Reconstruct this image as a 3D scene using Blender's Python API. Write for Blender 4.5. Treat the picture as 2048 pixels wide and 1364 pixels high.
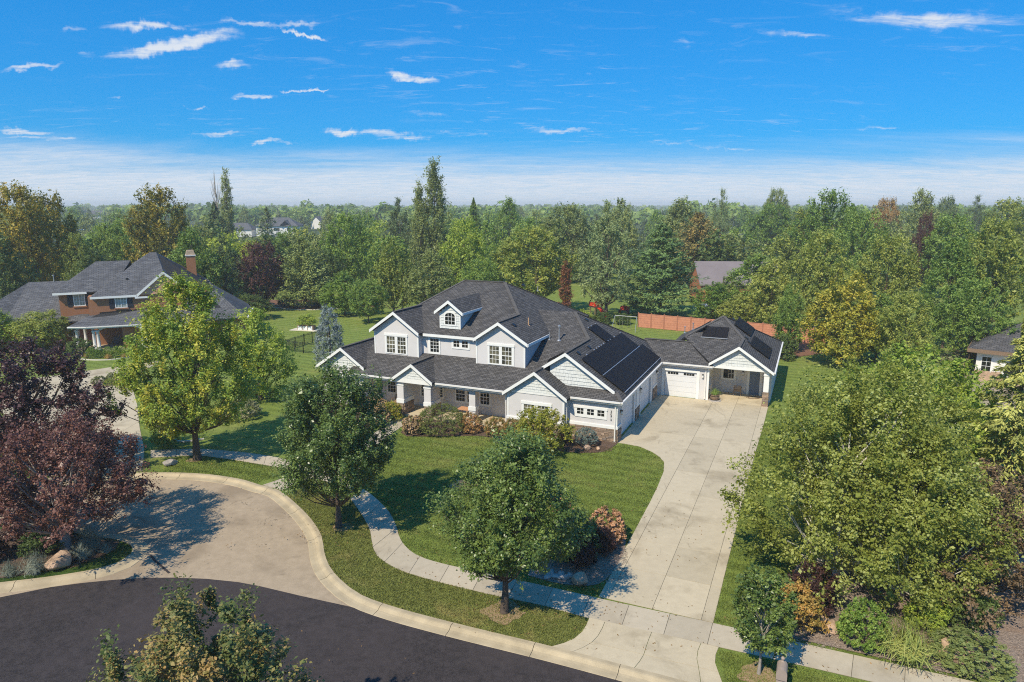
import bpy, bmesh, math, random
import numpy as np
from mathutils import Vector, Matrix
from mathutils.geometry import tessellate_polygon

rad = math.radians
for o in list(bpy.data.objects):
    bpy.data.objects.remove(o)
SC = bpy.context.scene
COL = SC.collection
random.seed(7)

# ------------------------------------------------------------------ camera, sky, sun, exposure
cam_d = bpy.data.cameras.new('camera')
cam_d.sensor_width = 36.0
cam_d.lens = 36.0 * 1366 / 2048
cam_d.clip_start = 0.1
cam_d.clip_end = 30000
cam = bpy.data.objects.new('camera', cam_d)
COL.objects.link(cam)
cam.location = (0, 0, 16)
cam.rotation_euler = (rad(90 - 11.3), 0, 0)
SC.camera = cam

SUN_TRAVEL = Vector((0.394, 0.541, -0.743)).normalized()
SUN_EL = math.asin(-SUN_TRAVEL.z)
to_sun = -SUN_TRAVEL
SUN_ROT = math.atan2(to_sun.x, to_sun.y)

world = bpy.data.worlds.new('World')
SC.world = world
world.use_nodes = True
nt = world.node_tree
for n in list(nt.nodes):
    nt.nodes.remove(n)


def nd(t, typ, **kw):
    n = t.nodes.new(typ)
    for k, v in kw.items():
        setattr(n, k, v)
    return n


def mth(t, op, a, b=None, clamp=False):
    n = t.nodes.new('ShaderNodeMath')
    n.operation = op
    n.use_clamp = clamp
    for i, x in enumerate((a, b)):
        if x is None:
            continue
        if isinstance(x, (int, float)):
            n.inputs[i].default_value = x
        else:
            t.links.new(x, n.inputs[i])
    return n.outputs[0]


def mrange(t, x, a, b, c=0.0, d=1.0, smooth=True):
    n = t.nodes.new('ShaderNodeMapRange')
    n.interpolation_type = 'SMOOTHSTEP' if smooth else 'LINEAR'
    t.links.new(x, n.inputs['Value'])
    n.inputs['From Min'].default_value = a
    n.inputs['From Max'].default_value = b
    n.inputs['To Min'].default_value = c
    n.inputs['To Max'].default_value = d
    return n.outputs['Result']


def mixc(t, fac, a, b):
    n = t.nodes.new('ShaderNodeMix')
    n.data_type = 'RGBA'
    if isinstance(fac, (int, float)):
        n.inputs[0].default_value = fac
    else:
        t.links.new(fac, n.inputs[0])
    for i, x in ((6, a), (7, b)):
        if isinstance(x, tuple):
            n.inputs[i].default_value = (*x[:3], 1)
        else:
            t.links.new(x, n.inputs[i])
    return n.outputs[2]


sky = nd(nt, 'ShaderNodeTexSky', sky_type='NISHITA', sun_disc=False)
sky.sun_elevation = SUN_EL
sky.sun_rotation = SUN_ROT
sky.altitude = 800
sky.air_density = 1.0
sky.dust_density = 1.2
sky.ozone_density = 2.5
hs = nd(nt, 'ShaderNodeHueSaturation')
hs.inputs['Saturation'].default_value = 1.4
hs.inputs['Value'].default_value = 1.0
hs.inputs['Hue'].default_value = 0.497
nt.links.new(sky.outputs[0], hs.inputs['Color'])
tc = nd(nt, 'ShaderNodeTexCoord')
sep = nd(nt, 'ShaderNodeSeparateXYZ')
nt.links.new(tc.outputs['Generated'], sep.inputs[0])
dx, dy, dz = sep.outputs
# flat layer of cirrus: direction projected on a plane high above
inv = mth(nt, 'DIVIDE', 1.0, mth(nt, 'ADD', mth(nt, 'MAXIMUM', dz, 0.0), 0.09))
cb = nd(nt, 'ShaderNodeCombineXYZ')
nt.links.new(mth(nt, 'MULTIPLY', dx, inv), cb.inputs[0])
nt.links.new(mth(nt, 'MULTIPLY', dy, inv), cb.inputs[1])


def noise(t, vec, scale, detail=4, rough=0.55, dist=0.0, rot=None, sc=None, loc=None):
    if rot is not None or sc is not None or loc is not None:
        m = t.nodes.new('ShaderNodeMapping')
        if rot:
            m.inputs['Rotation'].default_value = rot
        if sc:
            m.inputs['Scale'].default_value = sc
        if loc:
            m.inputs['Location'].default_value = loc
        t.links.new(vec, m.inputs['Vector'])
        vec = m.outputs[0]
    n = t.nodes.new('ShaderNodeTexNoise')
    n.inputs['Scale'].default_value = scale
    n.inputs['Detail'].default_value = detail
    n.inputs['Roughness'].default_value = rough
    n.inputs['Distortion'].default_value = dist
    if vec is not None:
        t.links.new(vec, n.inputs['Vector'])
    return n.outputs['Fac']


cv = cb.outputs[0]
wisp = noise(nt, cv, 1.7, 9, 0.66, 0.7, rot=(0, 0, rad(8)), sc=(0.75, 2.6, 1))
big = noise(nt, cv, 0.42, 3, 0.5, 0.2, loc=(3.1, 1.7, 0.4))
wob = noise(nt, tc.outputs['Generated'], 9.0, 5, 0.65, 0.4)
wob2 = noise(nt, tc.outputs['Generated'], 16.0, 5, 0.7, 0.4, loc=(3, 1, 2))
az = mth(nt, 'ADD', mth(nt, 'DIVIDE', dx, mth(nt, 'MAXIMUM', dy, 0.05)), mth(nt, 'MULTIPLY', mth(nt, 'SUBTRACT', wob, 0.5), 0.16))
el = mth(nt, 'ADD', dz, mth(nt, 'MULTIPLY', mth(nt, 'SUBTRACT', wob2, 0.5), 0.034))


def streak(a0, e0, slope, la, le, amp):
    """A cirrus streak hanging at a fixed bearing a0 (tangent) and height e0."""
    da = mth(nt, 'SUBTRACT', az, a0)
    de = mth(nt, 'SUBTRACT', mth(nt, 'SUBTRACT', el, e0), mth(nt, 'MULTIPLY', da, slope))
    q = mth(nt, 'ADD', mth(nt, 'POWER', mth(nt, 'ABSOLUTE', mth(nt, 'DIVIDE', da, la)), 2),
            mth(nt, 'POWER', mth(nt, 'ABSOLUTE', mth(nt, 'DIVIDE', de, le)), 2))
    return mth(nt, 'MULTIPLY', mth(nt, 'EXPONENT', mth(nt, 'MULTIPLY', q, -1)), amp)


acc = None
for s in ((-0.470, 0.1882, 0.212, 0.098, 0.0072, 1.00), (-0.667, 0.1501, 0.182, 0.067, 0.0037, 0.95), (-0.481, 0.2108, 0.076, 0.065, 0.0049, 0.85), (-0.327, 0.2257, 0.101, 0.053, 0.0045, 0.90),
          (-0.297, 0.2156, -0.248, 0.032, 0.0023, 0.95), (-0.377, 0.1742, 0.097, 0.029, 0.0047, 0.85), (-0.129, 0.1700, -0.300, 0.023, 0.0056, 0.85), (0.564, 0.2103, -0.110, 0.130, 0.0104, 0.72),
          (0.251, 0.2052, -0.049, 0.033, 0.0053, 0.42), (0.394, 0.2095, -0.070, 0.041, 0.0050, 0.40), (-0.365, 0.1373, 0.095, 0.031, 0.0036, 0.80), (-0.292, 0.1465, 0.038, 0.017, 0.0016, 0.95),
          (-0.448, 0.1223, 0.045, 0.015, 0.0018, 0.85), (-0.692, 0.0853, -0.041, 0.043, 0.0039, 0.85), (-0.637, 0.0773, -0.016, 0.081, 0.0046, 0.50), (-0.411, 0.0903, 0.030, 0.048, 0.0037, 0.80),
          (-0.345, 0.0802, 0.006, 0.023, 0.0038, 0.85), (-0.240, 0.0981, 0.021, 0.028, 0.0045, 0.90), (-0.165, 0.0956, -0.006, 0.060, 0.0053, 0.60), (-0.084, 0.0946, -0.023, 0.060, 0.0040, 0.52),
          (-0.101, 0.1201, -0.029, 0.067, 0.0039, 0.35), (0.060, 0.1007, -0.009, 0.067, 0.0040, 0.50), (0.273, 0.0793, -0.094, 0.078, 0.0033, 0.45), (0.514, 0.0922, -0.038, 0.051, 0.0030, 0.45),
          (-0.592, 0.1924, 0.081, 0.027, 0.0032, 0.40), (-0.225, 0.1612, 0.033, 0.010, 0.0025, 0.40), (-0.539, 0.1271, 0.052, 0.013, 0.0023, 0.40)):
    x = streak(*s)
    acc = x if acc is None else mth(nt, 'MAXIMUM', acc, x)
wn = mrange(nt, wisp, 0.36, 0.64)
fib = noise(nt, cv, 4.2, 10, 0.70, 1.0, rot=(0, 0, rad(-10)), sc=(0.75, 1.9, 1), loc=(2.0, 0.5, 0))
body = mth(nt, 'ADD', mth(nt, 'MULTIPLY', acc, 1.25), mth(nt, 'MULTIPLY', mth(nt, 'SUBTRACT', mth(nt, 'ADD', mth(nt, 'MULTIPLY', wisp, .5), mth(nt, 'MULTIPLY', fib, .5)), 0.5), 4.6))
c1 = mth(nt, 'MULTIPLY', mrange(nt, body, 0.15, 1.5), mrange(nt, acc, 0.02, 0.45))
# thin veil strewn over the whole dome
c2 = mth(nt, 'MULTIPLY', mth(nt, 'MULTIPLY', mrange(nt, fib, 0.52, 0.78), mrange(nt, big, 0.36, 0.66)), 0.45)
# milky band of haze-cloud low over the horizon, all the way round, frayed along its upper edge
en = noise(nt, cv, 0.55, 8, 0.62, 0.8, sc=(0.35, 1.0, 1))
edge = mth(nt, 'ADD', 0.078, mth(nt, 'MULTIPLY', mth(nt, 'SUBTRACT', en, 0.5), 0.10))
band = mth(nt, 'SUBTRACT', 1.0, mrange(nt, mth(nt, 'SUBTRACT', dz, edge), -0.050, 0.014))
low = mth(nt, 'SUBTRACT', 1.0, mrange(nt, dz, 0.01, 0.075))
band = mth(nt, 'MULTIPLY', band, mth(nt, 'ADD', 0.50, mth(nt, 'ADD', mth(nt, 'MULTIPLY', mrange(nt, fib, 0.33, 0.68), 0.34), mth(nt, 'MULTIPLY', low, 0.22))))
cl = mth(nt, 'MAXIMUM', mth(nt, 'MAXIMUM', c1, c2), band, True)
cl = mth(nt, 'MINIMUM', cl, 0.97)
SKY_STRENGTH = 0.115
cloud = nd(nt, 'ShaderNodeRGB')
cloud.outputs[0].default_value = (4.0, 4.3, 4.75, 1)
gain = nt.nodes.new('ShaderNodeMix')
gain.data_type, gain.blend_type = 'RGBA', 'MULTIPLY'
gain.inputs[0].default_value = 1.0
gm = nt.nodes.new('ShaderNodeGamma')
gm.inputs['Gamma'].default_value = 0.42
nt.links.new(hs.outputs[0], gm.inputs['Color'])
nt.links.new(gm.outputs[0], gain.inputs[6])
gain.inputs[7].default_value = (0.14, 1.12, 2.2, 1)
mixed = mixc(nt, cl, gain.outputs[2], cloud.outputs[0])
bg = nd(nt, 'ShaderNodeBackground')
bg.inputs['Strength'].default_value = SKY_STRENGTH
nt.links.new(mixed, bg.inputs['Color'])
wo = nd(nt, 'ShaderNodeOutputWorld')
nt.links.new(bg.outputs[0], wo.inputs['Surface'])

sun_d = bpy.data.lights.new('sun', 'SUN')
sun_d.energy = 3.15
sun_d.angle = rad(0.55)
sun_d.color = (1.0, 0.89, 0.70)
sun = bpy.data.objects.new('sun', sun_d)
COL.objects.link(sun)
sun.rotation_euler = SUN_TRAVEL.to_track_quat('-Z', 'Y').to_euler()
sun.location = (-60, -60, 120)

SC.view_settings.view_transform = 'Standard'
SC.view_settings.look = 'None'
SC.view_settings.exposure = 0.70
SC.view_settings.gamma = 1.0
SC.view_settings.use_curve_mapping = False
SC.render.engine = 'CYCLES'
SC.cycles.max_bounces = 8
SC.cycles.diffuse_bounces = 5
SC.cycles.glossy_bounces = 2
SC.cycles.transmission_bounces = 5
SC.cycles.transparent_max_bounces = 4
SC.cycles.volume_bounces = 1
SC.cycles.use_denoising = False
SC.cycles.pixel_filter_type = 'BLACKMAN_HARRIS'
SC.cycles.filter_width = 1.1
SC.cycles.use_adaptive_sampling = False
SC.cycles.sample_clamp_indirect = 4.0
SC.cycles.caustics_reflective = False
SC.cycles.caustics_refractive = False

# ------------------------------------------------------------------ materials


def newmat(name):
    m = bpy.data.materials.new(name)
    m.use_nodes = True
    t = m.node_tree
    p = t.nodes['Principled BSDF']
    return m, t, p


def setspec(p, v):
    k = 'Specular IOR Level' if 'Specular IOR Level' in p.inputs else 'Specular'
    p.inputs[k].default_value = v


def bump(t, p, h, strength=0.3, dist=0.02):
    b = t.nodes.new('ShaderNodeBump')
    b.inputs['Strength'].default_value = strength
    b.inputs['Distance'].default_value = dist
    t.links.new(h, b.inputs['Height'])
    t.links.new(b.outputs[0], p.inputs['Normal'])


def plain(name, col, rough=0.7, var=0.12, scale=3.0, spec=0.3, bmp=0.0, metal=0.0, fine=40.0):
    """Paint, metal, stucco ...: a base colour with slight dirt and grain."""
    m, t, p = newmat(name)
    g = t.nodes.new('ShaderNodeNewGeometry')
    n1 = noise(t, g.outputs['Position'], scale, 5, 0.6)
    n2 = noise(t, g.outputs['Position'], fine, 2, 0.5)
    f = mth(t, 'ADD', mth(t, 'MULTIPLY', n1, 0.65), mth(t, 'MULTIPLY', n2, 0.35))
    lo = tuple(c * (1 - var) for c in col)
    hi = tuple(min(c * (1 + var), 0.9) for c in col)
    t.links.new(mixc(t, mrange(t, f, 0.3, 0.7), lo, hi), p.inputs['Base Color'])
    p.inputs['Roughness'].default_value = rough
    p.inputs['Metallic'].default_value = metal
    setspec(p, spec)
    if bmp:
        bump(t, p, n2, bmp, 0.01)
    return m


M = {}
M['stucco'] = plain('stucco', (0.640, 0.620, 0.605), 0.9, 0.05, 0.8, 0.1, 0.25)
M['white'] = plain('white_paint', (0.800, 0.800, 0.763), 0.6, 0.04, 2.0, 0.3)
M['shake'] = plain('pale_shakes', (0.636, 0.653, 0.627), 0.7, 0.09, 4.0, 0.15)
M['door_blue'] = plain('blue_grey_door', (0.128, 0.179, 0.256), 0.45, 0.08, 2.0, 0.4)
M['garage'] = plain('garage_door_paint', (0.700, 0.706, 0.709), 0.55, 0.04, 1.0, 0.3)
M['black'] = plain('black_metal', (0.016, 0.016, 0.017), 0.45, 0.1, 5.0, 0.5)
M['steel'] = plain('galvanised', (0.473, 0.483, 0.493), 0.4, 0.1, 6.0, 0.5, metal=0.6)
M['copper'] = plain('copper_pipe', (0.576, 0.346, 0.179), 0.5, 0.15, 6.0, 0.4)
M['panel'] = plain('solar_glass', (0.018, 0.017, 0.019), 0.5, 0.1, 1.0, 0.03)
M['alu'] = plain('aluminium_rail', (0.630, 0.630, 0.651), 0.35, 0.05, 3.0, 0.5, metal=0.7)
M['brown'] = plain('brown_stucco', (0.346, 0.165, 0.087), 0.9, 0.08, 0.8, 0.1, 0.2)
M['brownsiding'] = plain('tan_siding', (0.592, 0.338, 0.211), 0.85, 0.08, 1.0, 0.1)
M['shutter'] = plain('dark_shutter', (0.021, 0.025, 0.037), 0.6, 0.1, 4.0, 0.3)
M['terracotta'] = plain('clay_pot', (0.538, 0.282, 0.154), 0.8, 0.1, 5, 0.2)
M['wood'] = plain('weathered_wood', (0.218, 0.147, 0.096), 0.8, 0.25, 12, 0.2)
M['wicker'] = plain('tan_chair', (0.282, 0.192, 0.115), 0.7, 0.2, 15, 0.2)
M['red'] = plain('red_plastic', (0.651, 0.053, 0.021), 0.5, 0.08, 3, 0.4)
M['bluep'] = plain('pale_blue_cover', (0.800, 0.800, 0.800), 0.6, 0.06, 2, 0.3)
M['redfence'] = plain('red_precast', (0.552, 0.240, 0.144), 0.9, 0.13, 2.5, 0.1, 0.3)
M['redpost'] = plain('red_precast_post', (0.378, 0.158, 0.095), 0.9, 0.1, 3, 0.1)
M['brickwall'] = plain('orange_brick', (0.441, 0.168, 0.084), 0.9, 0.12, 3, 0.1)
M['farwall'] = plain('cream_far_wall', (0.794, 0.768, 0.717), 0.85, 0.05, 1, 0.1)
M['farroof'] = plain('grey_far_roof', (0.109, 0.109, 0.115), 0.9, 0.15, 1.5, 0.1)
M['brickroof'] = plain('taupe_flat_roof', (0.218, 0.186, 0.186), 0.9, 0.10, .5, 0.1)
M['bark'] = plain('bark', (0.109, 0.083, 0.064), 0.95, 0.3, 6, 0.1, 0.5)
M['birchbark'] = plain('birch_bark', (0.576, 0.538, 0.486), 0.85, 0.3, 5, 0.1, 0.3)
M['greybark'] = plain('grey_bark', (0.333, 0.294, 0.256), 0.95, 0.2, 5, 0.1, 0.3)
M['boulder'] = plain('tan_boulder', (0.461, 0.320, 0.218), 0.9, 0.35, 2.2, 0.15, 0.6, fine=14)
M['greyrock'] = plain('grey_rock', (0.384, 0.346, 0.307), 0.9, 0.3, 2.5, 0.15, 0.6, fine=14)
M['tanmetal'] = plain('mailbox_taupe', (0.346, 0.275, 0.230), 0.6, 0.1, 3, 0.3)
M['concrete2'] = plain('curb_concrete', (0.447, 0.367, 0.242), 0.9, 0.2, 1.2, 0.1, 0.2)
M['kerbstrip'] = plain('pale_edging', (0.640, 0.576, 0.474), 0.9, 0.1, 1.5, 0.1, 0.2)
M['planterwhite'] = plain('white_planter_panel', (0.794, 0.800, 0.800), 0.6, 0.05, 3, 0.3)
M['cream'] = plain('cream_trim', (0.700, 0.674, 0.632), 0.7, 0.06, 2, 0.2)
M['lampglass'] = plain('frosted_lamp_glass', (0.788, 0.777, 0.735), 0.2, 0.03, 4, 0.5)
M['chimneytop'] = plain('stone_chimney_cap', (0.538, 0.397, 0.269), 0.9, 0.2, 3, 0.1)
M['gutterwhite'] = plain('gutter_white', (0.763, 0.738, 0.687), 0.5, 0.06, 2.0, 0.4)

m, t, p = newmat('window_glass')
p.inputs['Base Color'].default_value = (0.016, 0.018, 0.016, 1)
p.inputs['Roughness'].default_value = 0.05
setspec(p, 0.28)
M['glass'] = m
m, t, p = newmat('window_glass_blind')
g = t.nodes.new('ShaderNodeNewGeometry')
w = noise(t, g.outputs['Position'], 1.6, 3, 0.6, 0.4)
t.links.new(mixc(t, mrange(t, w, 0.42, 0.6), (0.035, 0.036, 0.028), (0.16, 0.15, 0.10)), p.inputs['Base Color'])
p.inputs['Roughness'].default_value = 0.08
setspec(p, 0.25)
M['glassblind'] = m
m, t, p = newmat('window_glass_curtain')
p.inputs['Base Color'].default_value = (0.26, 0.32, 0.30, 1)
p.inputs['Roughness'].default_value = 0.08
setspec(p, 0.6)
M['glasscurtain'] = m


def shingle(name, dark, light, roww=0.34, rowh=0.165):
    m, t, p = newmat(name)
    uv = t.nodes.new('ShaderNodeUVMap')
    br = t.nodes.new('ShaderNodeTexBrick')
    br.offset = 0.5
    br.inputs['Scale'].default_value = 1.0
    br.inputs['Brick Width'].default_value = roww
    br.inputs['Row Height'].default_value = rowh
    br.inputs['Mortar Size'].default_value = 0.02
    br.inputs['Mortar Smooth'].default_value = 0.3
    br.inputs['Bias'].default_value = 0.0
    br.inputs['Color1'].default_value = (*dark, 1)
    br.inputs['Color2'].default_value = (*light, 1)
    br.inputs['Mortar'].default_value = (*[c * 0.32 for c in dark], 1)
    t.links.new(uv.outputs[0], br.inputs['Vector'])
    g = t.nodes.new('ShaderNodeNewGeometry')
    n1 = noise(t, g.outputs['Position'], 0.55, 4, 0.6)
    n2 = noise(t, g.outputs['Position'], 9.0, 3, 0.6)
    mul = t.nodes.new('ShaderNodeMix')
    mul.data_type = 'RGBA'
    mul.blend_type = 'MULTIPLY'
    mul.inputs[0].default_value = 1.0
    t.links.new(br.outputs['Color'], mul.inputs[6])
    v = mth(t, 'ADD', mth(t, 'MULTIPLY', n1, 0.45), mth(t, 'MULTIPLY', n2, 0.55))
    v = mth(t, 'ADD', v, 0.50)
    cc = t.nodes.new('ShaderNodeCombineColor')
    for i in range(3):
        t.links.new(v, cc.inputs[i])
    t.links.new(cc.outputs[0], mul.inputs[7])
    t.links.new(mul.outputs[2], p.inputs['Base Color'])
    p.inputs['Roughness'].default_value = 0.9
    setspec(p, 0.25)
    bump(t, p, br.outputs['Fac'], -0.6, 0.02)
    return m


M['roof'] = shingle('charcoal_shingles', (0.069, 0.065, 0.063), (0.128, 0.120, 0.114))
M['roof2'] = shingle('blue_grey_shingles', (0.087, 0.088, 0.095), (0.154, 0.154, 0.160), 0.5, 0.19)
M['nbroof'] = shingle('neighbour_shingles', (0.077, 0.073, 0.072), (0.128, 0.120, 0.115), 0.4, 0.17)


def lawnmat(name, a, b, c, stripe=0.0, ang=0.0, period=1.1, dryscale=0.35, dry=0.5):
    m, t, p = newmat(name)
    g = t.nodes.new('ShaderNodeNewGeometry')
    P = g.outputs['Position']
    n1 = noise(t, P, dryscale, 5, 0.62, 0.3)
    n2 = noise(t, P, 2.3, 5, 0.7)
    n3 = noise(t, P, 22.0, 3, 0.7)
    n4 = noise(t, P, 7.0, 4, 0.7)
    f = mth(t, 'ADD', mth(t, 'ADD', mth(t, 'MULTIPLY', n2, 0.3), mth(t, 'MULTIPLY', n4, 0.3)), mth(t, 'MULTIPLY', n3, 0.4))
    colr = mixc(t, mrange(t, f, 0.40, 0.60), tuple(x * 0.80 for x in a), tuple(x * 1.12 for x in b))
    colr = mixc(t, mth(t, 'MULTIPLY', mrange(t, n1, 0.48, 0.76), dry), colr, c)
    if stripe:
        mp = t.nodes.new('ShaderNodeMapping')
        mp.inputs['Rotation'].default_value = (0, 0, ang)
        t.links.new(P, mp.inputs[0])
        wv = t.nodes.new('ShaderNodeTexWave')
        wv.wave_type = 'BANDS'
        wv.bands_direction = 'Y'
        wv.inputs['Scale'].default_value = 0.314 / period
        wv.inputs['Distortion'].default_value = 1.2
        wv.inputs['Detail'].default_value = 3
        wv.inputs['Detail Scale'].default_value = 1.5
        t.links.new(mp.outputs[0], wv.inputs[0])
        colr = mixc(t, mth(t, 'MULTIPLY', wv.outputs['Fac'], stripe), colr, tuple(x * 1.45 for x in b))
    t.links.new(colr, p.inputs['Base Color'])
    p.inputs['Roughness'].default_value = 0.95
    setspec(p, 0.12)
    bump(t, p, n3, 1.0, 0.09)
    return m


M['lawn'] = lawnmat('mown_lawn', (0.126, 0.178, 0.032), (0.226, 0.284, 0.059), (0.373, 0.348, 0.110), 0.34, rad(25), 1.15, 0.30, 0.6)
M['verge'] = lawnmat('verge_lawn', (0.155, 0.180, 0.040), (0.270, 0.290, 0.076), (0.460, 0.378, 0.141), 0.0, 0, 1, 0.55, 0.7)
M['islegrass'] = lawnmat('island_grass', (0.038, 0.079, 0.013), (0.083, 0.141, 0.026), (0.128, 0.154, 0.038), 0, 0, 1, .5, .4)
M['field'] = lawnmat('crop_field', (0.077, 0.128, 0.038), (0.115, 0.179, 0.058), (0.205, 0.230, 0.090), 0.5, rad(70), 2.5, 0.05, 0.4)
M['earth'] = lawnmat('rough_ground', (0.045, 0.070, 0.020), (0.077, 0.109, 0.032), (0.154, 0.141, 0.064), 0, 0, 1, 0.03, 0.7)


def groundmat(name, a, b, c, s1=0.4, s2=6, s3=40, thr=(0.45, 0.7), cf=0.6, rough=0.95, bm=0.3, bd=0.02, spec=0.15, dist=0.4, cracks=0.0, tint=0.0):
    m, t, p = newmat(name)
    g = t.nodes.new('ShaderNodeNewGeometry')
    P = g.outputs['Position']
    n1 = noise(t, P, s1, 6, 0.62, dist)
    n2 = noise(t, P, s2, 4, 0.65)
    n3 = noise(t, P, s3, 2, 0.6)
    f = mth(t, 'ADD', mth(t, 'MULTIPLY', n2, 0.45), mth(t, 'MULTIPLY', n3, 0.55))
    colr = mixc(t, mrange(t, f, 0.3, 0.7), a, b)
    colr = mixc(t, mth(t, 'MULTIPLY', mrange(t, n1, *thr), cf), colr, c)
    if tint:
        oi = t.nodes.new('ShaderNodeObjectInfo')
        hv_ = t.nodes.new('ShaderNodeHueSaturation')
        t.links.new(mth(t, 'ADD', 1.0 - tint / 2, mth(t, 'MULTIPLY', oi.outputs['Random'], tint)), hv_.inputs['Value'])
        t.links.new(colr, hv_.inputs['Color'])
        sm = mrange(t, noise(t, P, 0.9, 5, 0.7, 1.2, rot=(0, 0, rad(-23.7)), sc=(1.0, 0.35, 1), loc=(4, 4, 0)), 0.56, 0.74)
        colr = mixc(t, mth(t, 'MULTIPLY', sm, 0.5), hv_.outputs[0], tuple(x * 0.55 for x in c))
    if cracks:
        ck = noise(t, P, 0.22, 6, 0.6, 0.9, loc=(5, 3, 0))
        ln = mth(t, 'ABSOLUTE', mth(t, 'SUBTRACT', ck, 0.5))
        gate = mrange(t, noise(t, P, 0.35, 3, 0.5, loc=(1, 9, 0)), 0.47, 0.6)
        colr = mixc(t, mth(t, 'MULTIPLY', mth(t, 'MULTIPLY', mrange(t, ln, 0.0008, 0.0035, 1.0, 0.0), gate), cracks), colr, tuple(x * 0.35 for x in a))
        spots = mrange(t, noise(t, P, 1.1, 2, 0.5, loc=(7, 2, 0)), 0.68, 0.78)
        colr = mixc(t, mth(t, 'MULTIPLY', spots, 0.5), colr, tuple(x * 0.5 for x in a))
    t.links.new(colr, p.inputs['Base Color'])
    p.inputs['Roughness'].default_value = rough
    setspec(p, spec)
    bump(t, p, n3, bm, bd)
    return m


M['court'] = groundmat('old_pale_asphalt', (0.331, 0.259, 0.176), (0.462, 0.365, 0.254), (0.260, 0.201, 0.137), 0.35, 3.0, 30, (0.46, 0.68), 0.75, cracks=0.8)
M['asphalt'] = groundmat('new_dark_asphalt', (0.023, 0.020, 0.020), (0.072, 0.061, 0.060), (0.067, 0.055, 0.054), 0.13, 4.0, 26, (0.42, 0.66), 0.7, 0.92, 0.6, 0.02, 0.12)
M['concrete'] = groundmat('drive_concrete', (0.474, 0.399, 0.275), (0.566, 0.480, 0.334), (0.315, 0.256, 0.167), 0.38, 2.5, 30, (0.50, 0.72), 0.8, tint=.16)
M['slab'] = groundmat('sidewalk_concrete', (0.441, 0.378, 0.275), (0.527, 0.451, 0.334), (0.356, 0.294, 0.205), 0.6, 3.5, 35, (0.48, 0.74), 0.6, tint=.16)
M['joint'] = plain('joint_sand', (0.166, 0.147, 0.109), 0.95, 0.2, 4)
M['mulch'] = groundmat('bark_mulch', (0.070, 0.046, 0.033), (0.218, 0.147, 0.105), (0.109, 0.077, 0.058), 0.7, 9, 24, (0.45, 0.7), 0.5, 0.95, 1.0, 0.06)
M['redmulch'] = groundmat('red_mulch', (0.154, 0.077, 0.049), (0.307, 0.160, 0.096), (0.154, 0.102, 0.064), 0.7, 8, 24, (0.45, 0.7), 0.5, 0.95, 1.0, 0.05)
M['gravel'] = groundmat('pink_grey_gravel', (0.154, 0.122, 0.100), (0.422, 0.326, 0.256), (0.256, 0.154, 0.096), 0.9, 12, 20, (0.45, 0.72), 0.5, 0.95, 1.0, 0.06)
M['drydirt'] = groundmat('dry_dirt', (0.256, 0.173, 0.096), (0.435, 0.307, 0.179), (0.179, 0.154, 0.064), 1.5, 8, 30, (0.5, 0.7), 0.5, 0.95, 0.6, 0.03)
M['ridgecap'] = plain('ridge_cap_shingle', (0.113, 0.105, 0.097), 0.95, 0.25, 6, 0.1)
M['stone'] = None


def stonemat():
    m, t, p = newmat('stacked_stone')
    oi = t.nodes.new('ShaderNodeObjectInfo')
    r = t.nodes.new('ShaderNodeValToRGB')
    e = r.color_ramp.elements
    e[0].position, e[0].color = 0.0, (0.228, 0.162, 0.114, 1)
    e[1].position, e[1].color = 1.0, (0.504, 0.396, 0.300, 1)
    for pos, c in ((0.3, (0.33, 0.24, 0.165)), (0.55, (0.25, 0.21, 0.18)), (0.8, (0.40, 0.27, 0.18))):
        x = r.color_ramp.elements.new(pos)
        x.color = (*c, 1)
    t.links.new(oi.outputs['Random'], r.inputs[0])
    g = t.nodes.new('ShaderNodeNewGeometry')
    n = noise(t, g.outputs['Position'], 14, 4, 0.6)
    t.links.new(mixc(t, mrange(t, n, 0.35, 0.75, 0.0, 0.55), r.outputs[0], (0.11, 0.085, 0.065)), p.inputs['Base Color'])
    p.inputs['Roughness'].default_value = 0.92
    setspec(p, 0.15)
    bump(t, p, n, 0.6, 0.03)
    return m


M['stone'] = stonemat()
M['grout'] = plain('stone_backing', (0.09, 0.07, 0.055), 0.95, 0.2, 5)


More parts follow.
